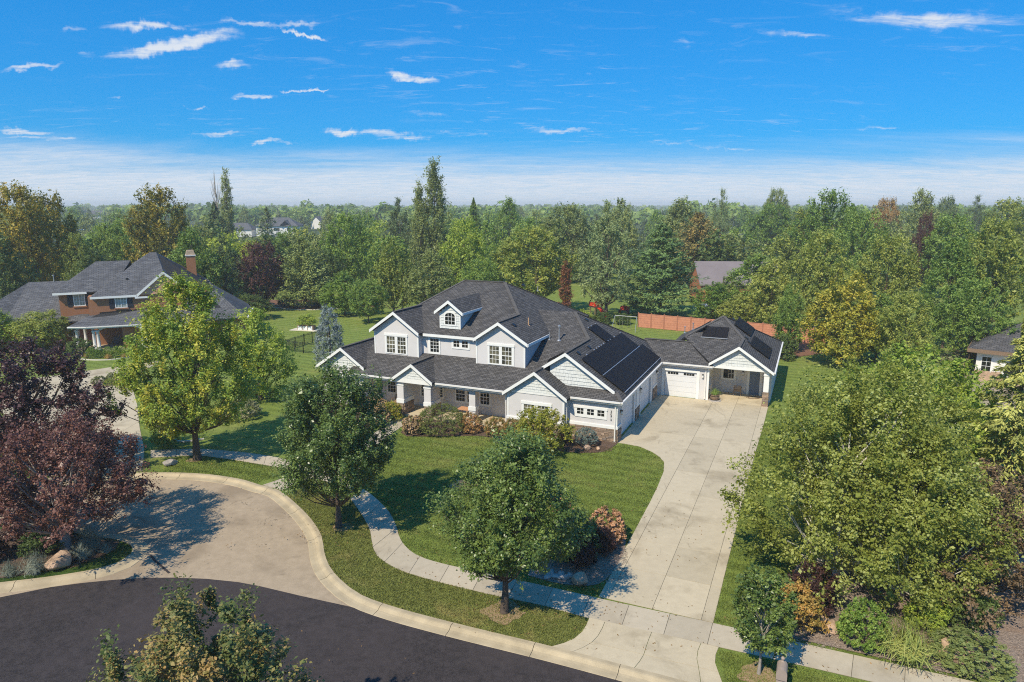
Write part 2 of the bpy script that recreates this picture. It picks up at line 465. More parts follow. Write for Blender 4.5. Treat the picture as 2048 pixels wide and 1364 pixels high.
def leafmat(name, cols, rough=0.5, trans=0.36, spec=0.35, objv=0.25):
    """Leaf colours from per-leaf and per-shoot random values stored on the mesh."""
    m, t, p = newmat(name)
    a1 = nd(t, 'ShaderNodeAttribute', attribute_name='rnd')
    a2 = nd(t, 'ShaderNodeAttribute', attribute_name='shoot')
    oi = t.nodes.new('ShaderNodeObjectInfo')
    f = mth(t, 'ADD', mth(t, 'MULTIPLY', a1.outputs['Fac'], 0.45), mth(t, 'MULTIPLY', a2.outputs['Fac'], 0.55))
    f = mth(t, 'ADD', f, mth(t, 'MULTIPLY', mth(t, 'SUBTRACT', oi.outputs['Random'], 0.5), objv))
    r = t.nodes.new('ShaderNodeValToRGB')
    e = r.color_ramp.elements
    k = len(cols)
    e[0].position, e[0].color = 0.08, (*cols[0], 1)
    e[1].position, e[1].color = 0.92, (*cols[-1], 1)
    for i in range(1, k - 1):
        x = e.new(0.08 + 0.84 * i / (k - 1))
        x.color = (*cols[i], 1)
    t.links.new(f, r.inputs[0])
    t.links.new(r.outputs[0], p.inputs['Base Color'])
    p.inputs['Roughness'].default_value = rough
    setspec(p, spec)
    tr = t.nodes.new('ShaderNodeBsdfTranslucent')
    hsv = t.nodes.new('ShaderNodeHueSaturation')
    hsv.inputs['Hue'].default_value = 0.485
    hsv.inputs['Saturation'].default_value = 1.1
    hsv.inputs['Value'].default_value = 1.25
    t.links.new(r.outputs[0], hsv.inputs['Color'])
    t.links.new(hsv.outputs[0], tr.inputs['Color'])
    mx = t.nodes.new('ShaderNodeMixShader')
    mx.inputs[0].default_value = trans
    t.links.new(p.outputs[0], mx.inputs[1])
    t.links.new(tr.outputs[0], mx.inputs[2])
    out = t.nodes['Material Output']
    t.links.new(mx.outputs[0], out.inputs['Surface'])
    return m


LM = {
    'gold': leafmat('leaf_gold', [(0.114, 0.131, 0.025), (0.230, 0.224, 0.032), (0.403, 0.328, 0.048), (0.575, 0.425, 0.063)]),
    'deep': leafmat('leaf_deep', [(0.074, 0.117, 0.035), (0.130, 0.191, 0.050), (0.219, 0.280, 0.076)]),
    'mid': leafmat('leaf_mid', [(0.117, 0.202, 0.042), (0.213, 0.320, 0.063), (0.350, 0.451, 0.092)]),
    'mid2': leafmat('leaf_mid2', [(0.107, 0.196, 0.035), (0.197, 0.310, 0.052), (0.350, 0.459, 0.085)]),
    'lime': leafmat('leaf_lime', [(0.210, 0.301, 0.043), (0.355, 0.460, 0.066), (0.500, 0.541, 0.089)]),
    'olive': leafmat('leaf_olive', [(0.157, 0.215, 0.044), (0.278, 0.333, 0.066), (0.455, 0.469, 0.092)]),
    'grey': leafmat('leaf_grey', [(0.157, 0.197, 0.066), (0.262, 0.316, 0.101), (0.403, 0.444, 0.146)]),
    'pale': leafmat('leaf_pale', [(0.192, 0.249, 0.047), (0.337, 0.386, 0.080), (0.530, 0.545, 0.140)]),
    'bright': leafmat('leaf_bright', [(0.211, 0.246, 0.035), (0.370, 0.368, 0.049), (0.563, 0.491, 0.074)]),
    'plum': leafmat('leaf_plum', [(0.070, 0.030, 0.028), (0.127, 0.056, 0.048), (0.193, 0.098, 0.073)]),
    'rust': leafmat('leaf_rust', [(0.273, 0.194, 0.066), (0.439, 0.283, 0.101), (0.548, 0.365, 0.136)]),
    'dead': leafmat('leaf_dead', [(0.190, 0.077, 0.034), (0.318, 0.139, 0.063), (0.418, 0.203, 0.099)]),
    'pine': leafmat('needle_pine', [(0.084, 0.140, 0.044), (0.145, 0.216, 0.066), (0.229, 0.306, 0.092)], 0.6, 0.1),
    'pinedark': leafmat('needle_dark', [(0.070, 0.110, 0.042), (0.118, 0.171, 0.061), (0.192, 0.250, 0.084)], 0.6, 0.1),
    'pineolive': leafmat('needle_olive', [(0.140, 0.178, 0.050), (0.226, 0.277, 0.071), (0.336, 0.387, 0.107)], 0.6, 0.1),
    'pinegrey': leafmat('needle_grey', [(0.140, 0.192, 0.076), (0.226, 0.290, 0.112), (0.342, 0.401, 0.158)], 0.6, 0.1),
    'pinerust': leafmat('needle_rust', [(0.174, 0.171, 0.050), (0.288, 0.244, 0.068), (0.455, 0.295, 0.079)], 0.6, 0.1),
    'cedar': leafmat('needle_cedar', [(0.099, 0.178, 0.057), (0.174, 0.277, 0.085), (0.294, 0.401, 0.126)], 0.6, 0.12),
    'blue': leafmat('needle_blue', [(0.133, 0.172, 0.166), (0.223, 0.272, 0.263), (0.356, 0.418, 0.405)], 0.6, 0.1),
    'deodar': leafmat('needle_deodar', [(0.195, 0.223, 0.052), (0.392, 0.404, 0.099), (0.732, 0.731, 0.212)], 0.6, 0.15),
    'pear': leafmat('leaf_pear', [(0.058, 0.100, 0.024), (0.112, 0.175, 0.037), (0.224, 0.300, 0.077)], 0.36, 0.25, 0.5),
    'maple': leafmat('leaf_street', [(0.073, 0.120, 0.026), (0.138, 0.205, 0.041), (0.275, 0.354, 0.086)], 0.38, 0.28, 0.5),
    'autumn': leafmat('leaf_turning', [(0.107, 0.205, 0.034), (0.227, 0.327, 0.044), (0.367, 0.434, 0.058), (0.516, 0.500, 0.065), (0.572, 0.485, 0.094)], 0.5, 0.28),
    'birch': leafmat('leaf_birch', [(0.146, 0.184, 0.032), (0.258, 0.296, 0.052), (0.361, 0.398, 0.085), (0.585, 0.621, 0.240)], 0.5, 0.40, 0.3),
    'purple': leafmat('leaf_purple', [(0.115, 0.048, 0.035), (0.203, 0.089, 0.058), (0.334, 0.161, 0.099)], 0.45, 0.2, 0.45),
    'purpledark': leafmat('leaf_purple_dark', [(0.040, 0.018, 0.019), (0.077, 0.033, 0.031), (0.141, 0.068, 0.056)], 0.42, 0.15, 0.45),
    'bronze': leafmat('leaf_bronze', [(0.081, 0.122, 0.035), (0.156, 0.181, 0.054), (0.310, 0.251, 0.082), (0.467, 0.295, 0.111)], 0.5, 0.18, 0.25),
    'brownred': leafmat('leaf_brown_red', [(0.102, 0.074, 0.038), (0.187, 0.124, 0.066), (0.289, 0.194, 0.105)], 0.5, 0.15),
    'salmon': leafmat('flower_salmon', [(0.177, 0.159, 0.054), (0.456, 0.254, 0.135), (0.595, 0.344, 0.196), (0.659, 0.418, 0.245)], 0.7, 0.2, 0.1),
    'hydrangea': leafmat('flower_hydrangea', [(0.128, 0.151, 0.042), (0.356, 0.254, 0.124), (0.533, 0.367, 0.196), (0.659, 0.508, 0.320)], 0.7, 0.2, 0.1),
    'burning': leafmat('leaf_burning', [(0.129, 0.148, 0.034), (0.229, 0.214, 0.051), (0.458, 0.262, 0.087), (0.659, 0.341, 0.146)], 0.5, 0.2),
    'darkred': leafmat('leaf_darkred', [(0.029, 0.015, 0.013), (0.061, 0.027, 0.021), (0.109, 0.050, 0.037)], 0.5, 0.15),
    'bluegreen': leafmat('needle_bluegreen', [(0.107, 0.150, 0.129), (0.165, 0.216, 0.184), (0.242, 0.293, 0.251)], 0.65, 0.1),
    'variegated': leafmat('leaf_variegated', [(0.171, 0.194, 0.083), (0.320, 0.320, 0.162), (0.480, 0.457, 0.280)], 0.6, 0.2),
    'fescue': leafmat('blade_fescue', [(0.151, 0.184, 0.129), (0.242, 0.272, 0.203), (0.331, 0.349, 0.258)], 0.6, 0.2),
    'reed': leafmat('blade_reed', [(0.184, 0.248, 0.053), (0.302, 0.352, 0.078), (0.471, 0.446, 0.131)], 0.6, 0.25),
    'orange': leafmat('leaf_orange', [(0.216, 0.188, 0.043), (0.433, 0.287, 0.069), (0.622, 0.341, 0.096)], 0.5, 0.2),
    'mound': leafmat('leaf_mound', [(0.088, 0.117, 0.028), (0.153, 0.184, 0.041), (0.234, 0.259, 0.065)], 0.5, 0.2),
}

# ------------------------------------------------------------------ mesh helpers


class MB:
    def __init__(self):
        self.v, self.f = [], []

    def poly(self, pts):
        i = len(self.v)
        self.v += [tuple(p) for p in pts]
        self.f.append(list(range(i, i + len(pts))))
        return self

    def box(self, x0, x1, y0, y1, z0, z1):
        i = len(self.v)
        self.v += [(x0, y0, z0), (x1, y0, z0), (x1, y1, z0), (x0, y1, z0), (x0, y0, z1), (x1, y0, z1), (x1, y1, z1), (x0, y1, z1)]
        for q in ((3, 2, 1, 0), (4, 5, 6, 7), (0, 1, 5, 4), (1, 2, 6, 5), (2, 3, 7, 6), (3, 0, 4, 7)):
            self.f.append([i + k for k in q])
        return self

    def obox(self, c, a, b, d):
        """Box about centre c with half-axis vectors a, b, d."""
        c, a, b, d = map(Vector, (c, a, b, d))
        if a.cross(b).dot(d) < 0:
            a = -a
        i = len(self.v)
        for s in ((-1, -1, -1), (1, -1, -1), (1, 1, -1), (-1, 1, -1), (-1, -1, 1), (1, -1, 1), (1, 1, 1), (-1, 1, 1)):
            self.v.append(tuple(c + a * s[0] + b * s[1] + d * s[2]))
        for q in ((3, 2, 1, 0), (4, 5, 6, 7), (0, 1, 5, 4), (1, 2, 6, 5), (2, 3, 7, 6), (3, 0, 4, 7)):
            self.f.append([i + k for k in q])
        return self

    def bar(self, a, b, w, h, up=(0, 0, 1)):
        a, b, up = Vector(a), Vector(b), Vector(up)
        d = b - a
        s = d.cross(up).normalized()
        u = s.cross(d).normalized()
        return self.obox((a + b) / 2, d / 2, s * w / 2, u * h / 2)

    def tube(self, p0, p1, r0, r1=None, n=8, cap=True):
        r1 = r0 if r1 is None else r1
        p0, p1 = Vector(p0), Vector(p1)
        d = (p1 - p0).normalized()
        a = d.orthogonal().normalized()
        b = d.cross(a)
        i = len(self.v)
        for p, r in ((p0, r0), (p1, r1)):
            for k in range(n):
                w = 2 * math.pi * k / n
                self.v.append(tuple(p + (a * math.cos(w) + b * math.sin(w)) * r))
        for k in range(n):
            j = (k + 1) % n
            self.f.append([i + k, i + j, i + n + j, i + n + k])
        if cap:
            self.f.append([i + k for k in range(n)][::-1])
            self.f.append([i + n + k for k in range(n)])
        return self

    def lathe(self, prof, c=(0, 0, 0), n=12):
        i = len(self.v)
        for r, z in prof:
            for k in range(n):
                w = 2 * math.pi * k / n
                self.v.append((c[0] + r * math.cos(w), c[1] + r * math.sin(w), c[2] + z))
        for q in range(len(prof) - 1):
            for k in range(n):
                j = (k + 1) % n
                self.f.append([i + q * n + k, i + q * n + j, i + (q + 1) * n + j, i + (q + 1) * n + k])
        self.f.append([i + k for k in range(n)][::-1])
        self.f.append([i + (len(prof) - 1) * n + k for k in range(n)])
        return self

    def prism(self, pts, vec):
        """Polygon pts (3D) pushed along vec into a closed solid."""
        vec = Vector(vec)
        n = len(pts)
        i = len(self.v)
        self.v += [tuple(p) for p in pts]
        self.v += [tuple(Vector(p) + vec) for p in pts]
        self.f.append([i + k for k in range(n)][::-1])
        self.f.append([i + n + k for k in range(n)])
        for k in range(n):
            j = (k + 1) % n
            self.f.append([i + k, i + j, i + n + j, i + n + k])
        return self

    def split(self, name, mat, parent):
        """Every box collected here becomes a part of its own."""
        k = 0
        while k < len(self.f):
            i = min(min(f) for f in self.f[k:k + 6])
            j = max(max(f) for f in self.f[k:k + 6]) + 1
            m_ = MB()
            m_.v = self.v[i:j]
            m_.f = [[q - i for q in f] for f in self.f[k:k + 6]]
            m_.build(name, mat, parent)
            k += 6

    def build(self, name, mat, parent=None, smooth=False, fixn=True):
        me = bpy.data.meshes.new(name)
        me.from_pydata(self.v, [], self.f)
        if fixn:
            bm = bmesh.new()
            bm.from_mesh(me)
            bmesh.ops.recalc_face_normals(bm, faces=bm.faces)
            bm.to_mesh(me)
            bm.free()
        if smooth:
            me.polygons.foreach_set('use_smooth', [True] * len(me.polygons))
        if mat is not None:
            me.materials.append(mat)
        o = bpy.data.objects.new(name, me)
        COL.objects.link(o)
        if parent is not None:
            o.parent = parent
        return o


def tag(o, label=None, cat=None, group=None, kind=None):
    if label:
        o['label'] = label
    if cat:
        o['category'] = cat
    if group:
        o['group'] = group
    if kind:
        o['kind'] = kind
    return o


def empty(name, loc, rz=0.0, label=None, cat=None, group=None):
    o = bpy.data.objects.new(name, None)
    COL.objects.link(o)
    o.location = loc
    o.rotation_euler = (0, 0, rz)
    o.empty_display_size = 0.3
    return tag(o, label, cat, group)


def share(name, mesh, parent=None, loc=(0, 0, 0), rot=(0, 0, 0), sc=(1, 1, 1)):
    o = bpy.data.objects.new(name, mesh)
    COL.objects.link(o)
    if parent is not None:
        o.parent = parent
    o.location, o.rotation_euler, o.scale = loc, rot, sc
    return o


def flat(name, pts, z, mat, parent=None, kind='structure'):
    """A ground sheet: polygon at height z."""
    A = sum(pts[i - 1][0] * pts[i][1] - pts[i][0] * pts[i - 1][1] for i in range(len(pts)))
    if A < 0:
        pts = pts[::-1]
    tri = tessellate_polygon([[Vector((x, y, 0)) for x, y in pts]])
    V = [(x, y, z) for x, y in pts]
    F = []
    for a, b, c in tri:
        k = (V[b][0] - V[a][0]) * (V[c][1] - V[a][1]) - (V[b][1] - V[a][1]) * (V[c][0] - V[a][0])
        F.append((a, b, c) if k > 0 else (a, c, b))
    me = bpy.data.meshes.new(name)
    me.from_pydata(V, [], F)
    me.materials.append(mat)
    o = bpy.data.objects.new(name, me)
    COL.objects.link(o)
    if parent is not None:
        o.parent = parent
    elif kind:
        o['kind'] = kind
    return o


def catmull(pts, step):
    P = [Vector((*p, 0)) for p in pts]
    P = [P[0] * 2 - P[1]] + P + [P[-1] * 2 - P[-2]]
    out = []
    for i in range(1, len(P) - 2):
        n = max(1, int((P[i + 1] - P[i]).length / step))
        for k in range(n):
            t_ = k / n
            a, b, c, d = P[i - 1], P[i], P[i + 1], P[i + 2]
            out.append(0.5 * ((2 * b) + (c - a) * t_ + (2 * a - 5 * b + 4 * c - d) * t_ ** 2 + (3 * b - a - 3 * c + d) * t_ ** 3))
    out.append(P[-2])
    return [(p.x, p.y) for p in out]


def resample(pts, n):
    a = np.array(pts)
    s = np.r_[0, np.cumsum(np.hypot(*np.diff(a, axis=0).T))]
    q = np.linspace(0, s[-1], n)
    return np.c_[np.interp(q, s, a[:, 0]), np.interp(q, s, a[:, 1])]


def offset(pts, d):
    """Shift a polyline to its right-hand side by d."""
    a = np.array(pts)
    t_ = np.gradient(a, axis=0)
    t_ /= np.linalg.norm(t_, axis=1)[:, None]
    return [(x + ty * d, y - tx * d) for (x, y), (tx, ty) in zip(a, t_)]


def clip(poly, x0, x1, y0, y1):
    def cut(P, ax, val, keep):
        out = []
        for i in range(len(P)):
            a, b = P[i - 1], P[i]
            ia, ib = (a[ax] - val) * keep >= 0, (b[ax] - val) * keep >= 0
            if ia != ib:
                s = (val - a[ax]) / (b[ax] - a[ax])
                out.append((a[0] + (b[0] - a[0]) * s, a[1] + (b[1] - a[1]) * s))
            if ib:
                out.append(b)
        return out
    P = poly
    for ax, val, keep in ((0, x0, 1), (0, x1, -1), (1, y0, 1), (1, y1, -1)):
        P = cut(P, ax, val, keep) if P else P
    Q = []
    for q in P:
        if not Q or math.hypot(q[0] - Q[-1][0], q[1] - Q[-1][1]) > 0.02:
            Q.append(q)
    if len(Q) > 2 and math.hypot(Q[0][0] - Q[-1][0], Q[0][1] - Q[-1][1]) < 0.02:
        Q.pop()
    return Q

# ------------------------------------------------------------------ ground, street, paths
PHI = rad(-23.7)
EU = Vector((math.cos(PHI), math.sin(PHI)))
EV = Vector((-math.sin(PHI), math.cos(PHI)))
HO = Vector((7.15, 44.46))          # front right corner of the garage


def H2W(u, v):
    p = HO + EU * u + EV * v
    return (p.x, p.y)


flat('ground', [(-5200, -400), (5200, -400), (5200, 5200), (-5200, 5200)], -0.16, M['earth'])
curb_pts = [(-60, 12), (-48, 22), (-40, 30), (-36, 34), (-31, 37), (-26, 38.7), (-21.98, 39.15), (-18.86, 38.97), (-16.29, 38.21), (-14.59, 37.25),
            (-13.32, 36.54), (-11.77, 34.75), (-10.37, 32.83), (-9.36, 31.04), (-8.8, 29.46), (-8.23, 28.2), (-7.42, 27.03), (-6.28, 25.87),
            (-4.63, 24.94), (-2.28, 23.94), (-0.33, 23.18), (1.65, 22.41), (5, 21.0), (8, 19.7), (14, 17.1), (22, 13.6), (30, 10.2)]
backcurb = catmull(curb_pts, 0.6)
lip = offset(backcurb, 0.64)
flat('street', [(-90, 14), (-60, 44), (-40, 42), (-10, 42), (0, 30), (40, 12), (40, -8), (-10, 4), (-90, 4)], -0.128, M['court'])
dark = [(-60, 19), (-40, 21.5), (-30, 23.6), (-21.42, 25.94), (-19.84, 26.71), (-17.37, 27.31), (-14.82, 27.48), (-11.92, 27.11), (-8.86, 26.04), (-6.6, 25.25)]
dark = catmull(dark, 1.0)
dark += [p for p in offset(backcurb, 0.60) if p[0] > -6.3]
flat('dark_asphalt', dark + [(30, -1), (5, 9.0), (-2, 12.4), (-9, 15.4), (-14, 16.4), (-20, 15.7), (-60, 8)], -0.122, M['asphalt'])
lawn = flat('lawn', backcurb + [(60, -2.5), (170, -2.5), (170, 190), (-170, 190), (-170, 12)], 0.0, M['lawn'])
flat('near_verge', [(-80, 6), (-20, 15.1), (-14, 15.8), (-9, 14.8), (-2, 11.8), (5, 8.4), (30, -2.4), (30, -60), (-80, -60)], 0.0, M['verge'])
isl_line = catmull([(-40, 23.0), (-32, 24.4), (-26, 25.8), (-22.07, 26.83), (-20.24, 27.31), (-18.63, 27.94), (-17.9, 28.6), (-17.78, 29.3), (-18.2, 30.1),
                    (-19.3, 30.7), (-20.51, 30.98), (-22.5, 31.6), (-26, 32.5), (-32, 33)], 0.4)
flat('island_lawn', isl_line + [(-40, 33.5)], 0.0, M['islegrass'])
flat('island_mulch', [(-33, 26), (-22.2, 27.2), (-20.6, 27.75), (-19.6, 28.4), (-19.05, 29.0), (-18.75, 29.7), (-19.0, 30.5), (-20.5, 30.75), (-22.5, 31.4), (-33, 32.6)], 0.03, M['mulch'])


def curb(name, line, seg=5):
    """Concrete kerb and gutter in cast lengths, a few centimetres of joint between them."""
    root = empty(name, (0, 0, 0))
    root['kind'] = 'structure'
    prof = [(0.0, -0.14), (0.0, 0.035), (0.16, 0.035), (0.22, 0.02), (0.34, -0.075), (0.45, -0.095), (0.66, -0.105), (0.68, -0.14)]
    rings = [offset(line, d) for d, z in prof]
    for i0 in range(0, len(line) - 1, seg):
        i1 = min(i0 + seg, len(line) - 1)
        mb = MB()
        for i in range(i0, i1):
            for k in range(len(prof) - 1):
                q = []
                for (ii, kk) in ((i, k), (i + 1, k), (i + 1, k + 1), (i, k + 1)):
                    x, y = rings[kk][ii]
                    if ii == i1 and i1 < len(line) - 1:
                        xp, yp = rings[kk][ii - 1]
                        L = math.hypot(x - xp, y - yp) + 1e-6
                        x, y = x - (x - xp) / L * 0.02, y - (y - yp) / L * 0.02
                    q.append((x, y, prof[kk][1]))
                mb.poly(q)
        o = mb.build('curb_length', M['concrete2'], root, fixn=False)
        for p_ in o.data.polygons:
            pass
    return root


curb('curb', [p for p in backcurb if -30 < p[0] < 16])
curb('island_curb', [p for p in isl_line if p[0] > -30], 7)


def inset(P, d):
    """Pull a convex-ish polygon in by d."""
    n = len(P)
    A = sum(P[i][0] * P[(i + 1) % n][1] - P[(i + 1) % n][0] * P[i][1] for i in range(n))
    s = 1 if A > 0 else -1
    out = []
    for i in range(n):
        a, b, c = Vector(P[i - 1]), Vector(P[i]), Vector(P[(i + 1) % n])
        e1, e2 = (b - a).normalized(), (c - b).normalized()
        n1, n2 = Vector((-e1.y, e1.x)) * s, Vector((-e2.y, e2.x)) * s
        m_ = n1 + n2
        L = m_.length_squared
        m_ = m_ * (2 / L) if L > 0.25 else n1
        q = b + m_ * d
        out.append((q.x, q.y))
    return out


def slab(P, z, parent, mat, d=0.011, th=0.035, tilt=0.004):
    P = inset(P, d)
    dz = random.uniform(-tilt, tilt) * 0.5
    mb = MB().prism([(x, y, z - th) for x, y in P], (0, 0, th + dz))
    return mb.build('slab', mat, parent)


def slab_path(name, left, right, width_step, parent_kind='structure', z=0.024, mat=None):
    mat = mat or M['slab']
    root = empty(name, (0, 0, 0))
    root['kind'] = parent_kind
    L = sum(math.hypot(b[0] - a[0], b[1] - a[1]) for a, b in zip(left, left[1:]))
    n = max(2, round(L / width_step)) + 1
    k = 4
    a, b = resample(left, (n - 1) * k + 1), resample(right, (n - 1) * k + 1)
    base = MB()
    for i in range(len(a) - 1):
        base.poly([(*a[i], 0.006), (*b[i], 0.006), (*b[i + 1], 0.006), (*a[i + 1], 0.006)])
    base.build('joint_bed', M['joint'], root)
    for i in range(n - 1):
        A = [tuple(p) for p in a[i * k:i * k + k + 1]]
        B = [tuple(p) for p in b[i * k:i * k + k + 1]]
        slab(A + B[::-1], z, root, mat)
    return root


swL = [(-23.28, 41.66), (-20.54, 41.99), (-18.37, 41.46), (-16.52, 40.79), (-13.95, 39.77), (-11.9, 38.5), (-10.3, 37.2), (-9.07, 35.56), (-8.0, 33.58), (-7.15, 31.77), (-6.8, 30.53),
       (-6.3, 29.18), (-5.22, 28.03), (-3.96, 27.27), (-2.68, 26.67), (-0.95, 25.94), (1.34, 25.07), (3.03, 24.25), (5.16, 23.42), (7.71, 22.43), (11.67, 20.86), (16, 19.0), (22, 16.4)]
swR = [(-23.99, 43.03), (-21.12, 43.29), (-18.98, 42.94), (-17.13, 42.47), (-15.0, 41.65), (-12.4, 40.2), (-10.2, 38.6), (-8.21, 36.37), (-7.12, 34.81), (-6.32, 33.35), (-5.75, 31.77),
       (-5.35, 30.53), (-4.5, 29.27), (-3.4, 28.55), (-2.08, 27.98), (-0.82, 27.44), (0.9, 26.79), (3.6, 25.65), (5.8, 24.75), (7.84, 23.94), (12.26, 22.07), (17, 20.1), (23, 17.6)]
cL, cR = catmull(swL, 0.5), catmull(swR, 0.5)
slab_path('sidewalk', cL, cR, 1.62)
slab_path('curb_walk', [(-14.50, 37.30), (-12.95, 39.10)], [(-13.20, 36.58), (-11.80, 38.35)], 1.2)
slab_path('front_walk', catmull([(-10.75, 38.95), (-10.6, 41.5), (-10.35, 44.6), (-9.35, 48.3), (-8.9, 50.2)], .5), catmull([(-9.35, 38.0), (-9.25, 41.5), (-9.03, 44.6), (-8.1, 47.9), (-7.6, 49.6)], .5), 1.7)

# driveway, in the axes of the house
drv_uv = [(4.27, -18.55), (4.23, -12.57), (4.19, -8.69), (4.13, -6.3), (3.98, -3.8), (3.70, -2.3), (3.25, -1.5), (2.62, -.8), (1.6, -.1), (0.45, 0.04), (0.03, 0.06), (0.03, 13.15),
          (4.2, 13.15), (4.2, 16.35), (8.95, 16.35), (8.95, 9.0), (8.86, 2.0), (8.85, -7.7), (8.86, -14.3), (8.88, -18.5)]
drive = empty('driveway', (HO.x, HO.y, 0), PHI)
drive['kind'] = 'structure'
flat('joint_bed', drv_uv, 0.006, M['joint'], drive)
ucut = [-1, 4.66, 6.50, 8.42, 10]
vcut = [-19, -15.8, -13.0, -9.85, -6.65, -3.3, 3.4, 9.4, 13.13, 17]
for a in range(4):
    for b in range(len(vcut) - 1):
        P = clip(drv_uv, ucut[a], ucut[a + 1], vcut[b], vcut[b + 1])
        if len(P) > 2:
            A = abs(sum(P[i - 1][0] * P[i][1] - P[i][0] * P[i - 1][1] for i in range(len(P)))) / 2
            if A > 0.05:
                slab(P, 0.026, drive, M['concrete'], 0.009)
apron = empty('driveway_apron', (0, 0, 0))
apron['kind'] = 'structure'
apL = catmull([(3.05, 24.29), (2.72, 23.45), (2.2, 22.84), (1.45, 22.5)], .3)
apR = catmull([(7.62, 22.45), (7.25, 21.75), (7.2, 21.0), (7.15, 20.1)], .3)
mid = lambda s: [tuple(Vector(p) * (1 - s) + Vector(q) * s) for p, q in zip(resample(apL, 6), resample(apR, 6))]
rows = [mid(s) for s in (0, 0.13, 0.5, 0.87, 1.0)]
for r0, r1 in zip(rows, rows[1:]):
    for i0, i1 in ((0, 3), (3, 5)):
        slab([tuple(p) for p in r0[i0:i1 + 1]] + [tuple(p) for p in r1[i0:i1 + 1]][::-1], 0.026, apron, M['concrete'], 0.009)

# beds
flat('porch_bed', [(-7.75, 48.6), (-7.95, 46.6), (-7.4, 45.75), (-5.1, 45.75), (-2.28, 45.9), (-.5, 45.0), (1.0, 43.9), (2.92, 42.95), (4.47, 42.5), (5.8, 42.6), (6.7, 43.5), (7.2, 44.3), (2, 48.0), (-6.9, 51.5)], 0.03, M['mulch'])
flat('walk_bed', [(-10.4, 46.8), (-9.55, 48.5), (-9.1, 50.2), (-11, 53.4), (-15.5, 55.5), (-16.5, 53.5), (-12.2, 49.0)], 0.03, M['mulch'])
flat('boulder_bed', catmull([(0.7, 27.4), (2.2, 26.7), (3.7, 26.7), (4.7, 28.2), (5.5, 30.4), (5.2, 31.9), (4.2, 31.9), (2.8, 30.6), (1.0, 29.3)], .5), 0.03, M['gravel'])
flat('side_bed', [(10.3, 23.1), (12.3, 22.25), (17, 20.25), (24, 17.3), (30, 20), (27, 31), (18, 33), (12.8, 28.2), (10.9, 25.2)], 0.03, M['gravel'])
flat('back_mulch', catmull([(-46, 112), (-37.95, 107.16), (-34.5, 105.06), (-31.25, 104.55), (-27, 105.8), (-22, 108)], 1.5) + [(-22, 116), (-46, 116)], 0.03, M['redmulch'])
flat('back_corner_mulch', [(27, 72), (30, 71), (34, 73), (36, 80), (31, 84), (29, 78)], 0.03, M['redmulch'])
verge_band = [p for p in backcurb if -13.0 < p[0] < 1.4]
flat('verge', verge_band + [(1.5, 22.5), (2.3, 22.9), (2.8, 23.5), (3.0, 24.2)] + [p for p in cL[::-1] if -11.2 < p[0] < 2.9], 0.004, M['verge'])


def disc(name, x, y, r, mat, z=0.02, n=22, sx=1.0):
    pts = []
    for k in range(n):
        w = 2 * math.pi * k / n
        q = r * random.uniform(0.75, 1.2)
        pts.append((x + q * sx * math.cos(w), y + q * math.sin(w)))
    return flat(name, catmull(pts + [pts[0]], 0.1)[:-1], z, mat)


disc('bare_earth', -0.34, 24.62, 0.80, M['drydirt'])
disc('bare_earth', -8.55, 31.95, 0.52, M['drydirt'])
disc('bare_earth', 8.57, 20.95, 0.68, M['drydirt'])
disc('bare_earth', -2.9, 37.3, 0.62, M['drydirt'], sx=1.3)
disc('bare_earth', -20.31, 41.25, 0.4, M['drydirt'])
nd_pts = [(-22.6, 39.4), (-24.43, 43.1), (-27.2, 47.7), (-30.5, 53.5), (-34.2, 59.5), (-36.0, 64), (-36.5, 69.2), (-38.8, 68.2), (-41.7, 64.9), (-46, 61), (-43.5, 55), (-36.5, 48), (-30.5, 42), (-28.2, 38.6)]
nb = empty('neighbour_driveway', (0, 0, 0))
nb['kind'] = 'structure'
flat('joint_bed', nd_pts, 0.006, M['joint'], nb)
for x0 in range(-48, -20, 5):
    for y0 in range(38, 72, 5):
        P = clip(nd_pts, x0, x0 + 5, y0, y0 + 5)
        if len(P) > 2 and abs(sum(P[i - 1][0] * P[i][1] - P[i][0] * P[i - 1][1] for i in range(len(P)))) > 0.4:
            slab(P, 0.026, nb, M['concrete'], 0.008)
flat('crop_field', [(48, 150), (110, 150), (125, 260), (52, 260)], 0.05, M['field'])
flat('neighbour_asphalt', [(40.6, 64.5), (46.5, 64.6), (58, 56), (48, 40), (36.5, 44)], 0.03, M['court'])
tar = MB()
for a, b in zip([(-16.93, 29.41), (-16.5, 28.95), (-16.0, 28.5), (-15.29, 27.85)], [(-16.5, 28.95), (-16.0, 28.5), (-15.29, 27.85)]):
    tar.bar((*a, -0.117), (*b, -0.117), 0.10, 0.006)
tag(tar.build('tar_seam', M['asphalt']), kind='structure')


# ------------------------------------------------------------------ grass blades and litter on the near lawns


def inside(P, poly):
    poly = np.array(poly)
    x, y = P[:, 0], P[:, 1]
    r = np.zeros(len(P), bool)
    for a, b in zip(poly, np.roll(poly, -1, 0)):
        c = (a[1] > y) != (b[1] > y)
        with np.errstate(divide='ignore', invalid='ignore'):
            r ^= c & (x < (b[0] - a[0]) * (y - a[1]) / (b[1] - a[1] + 1e-12) + a[0])
    return r


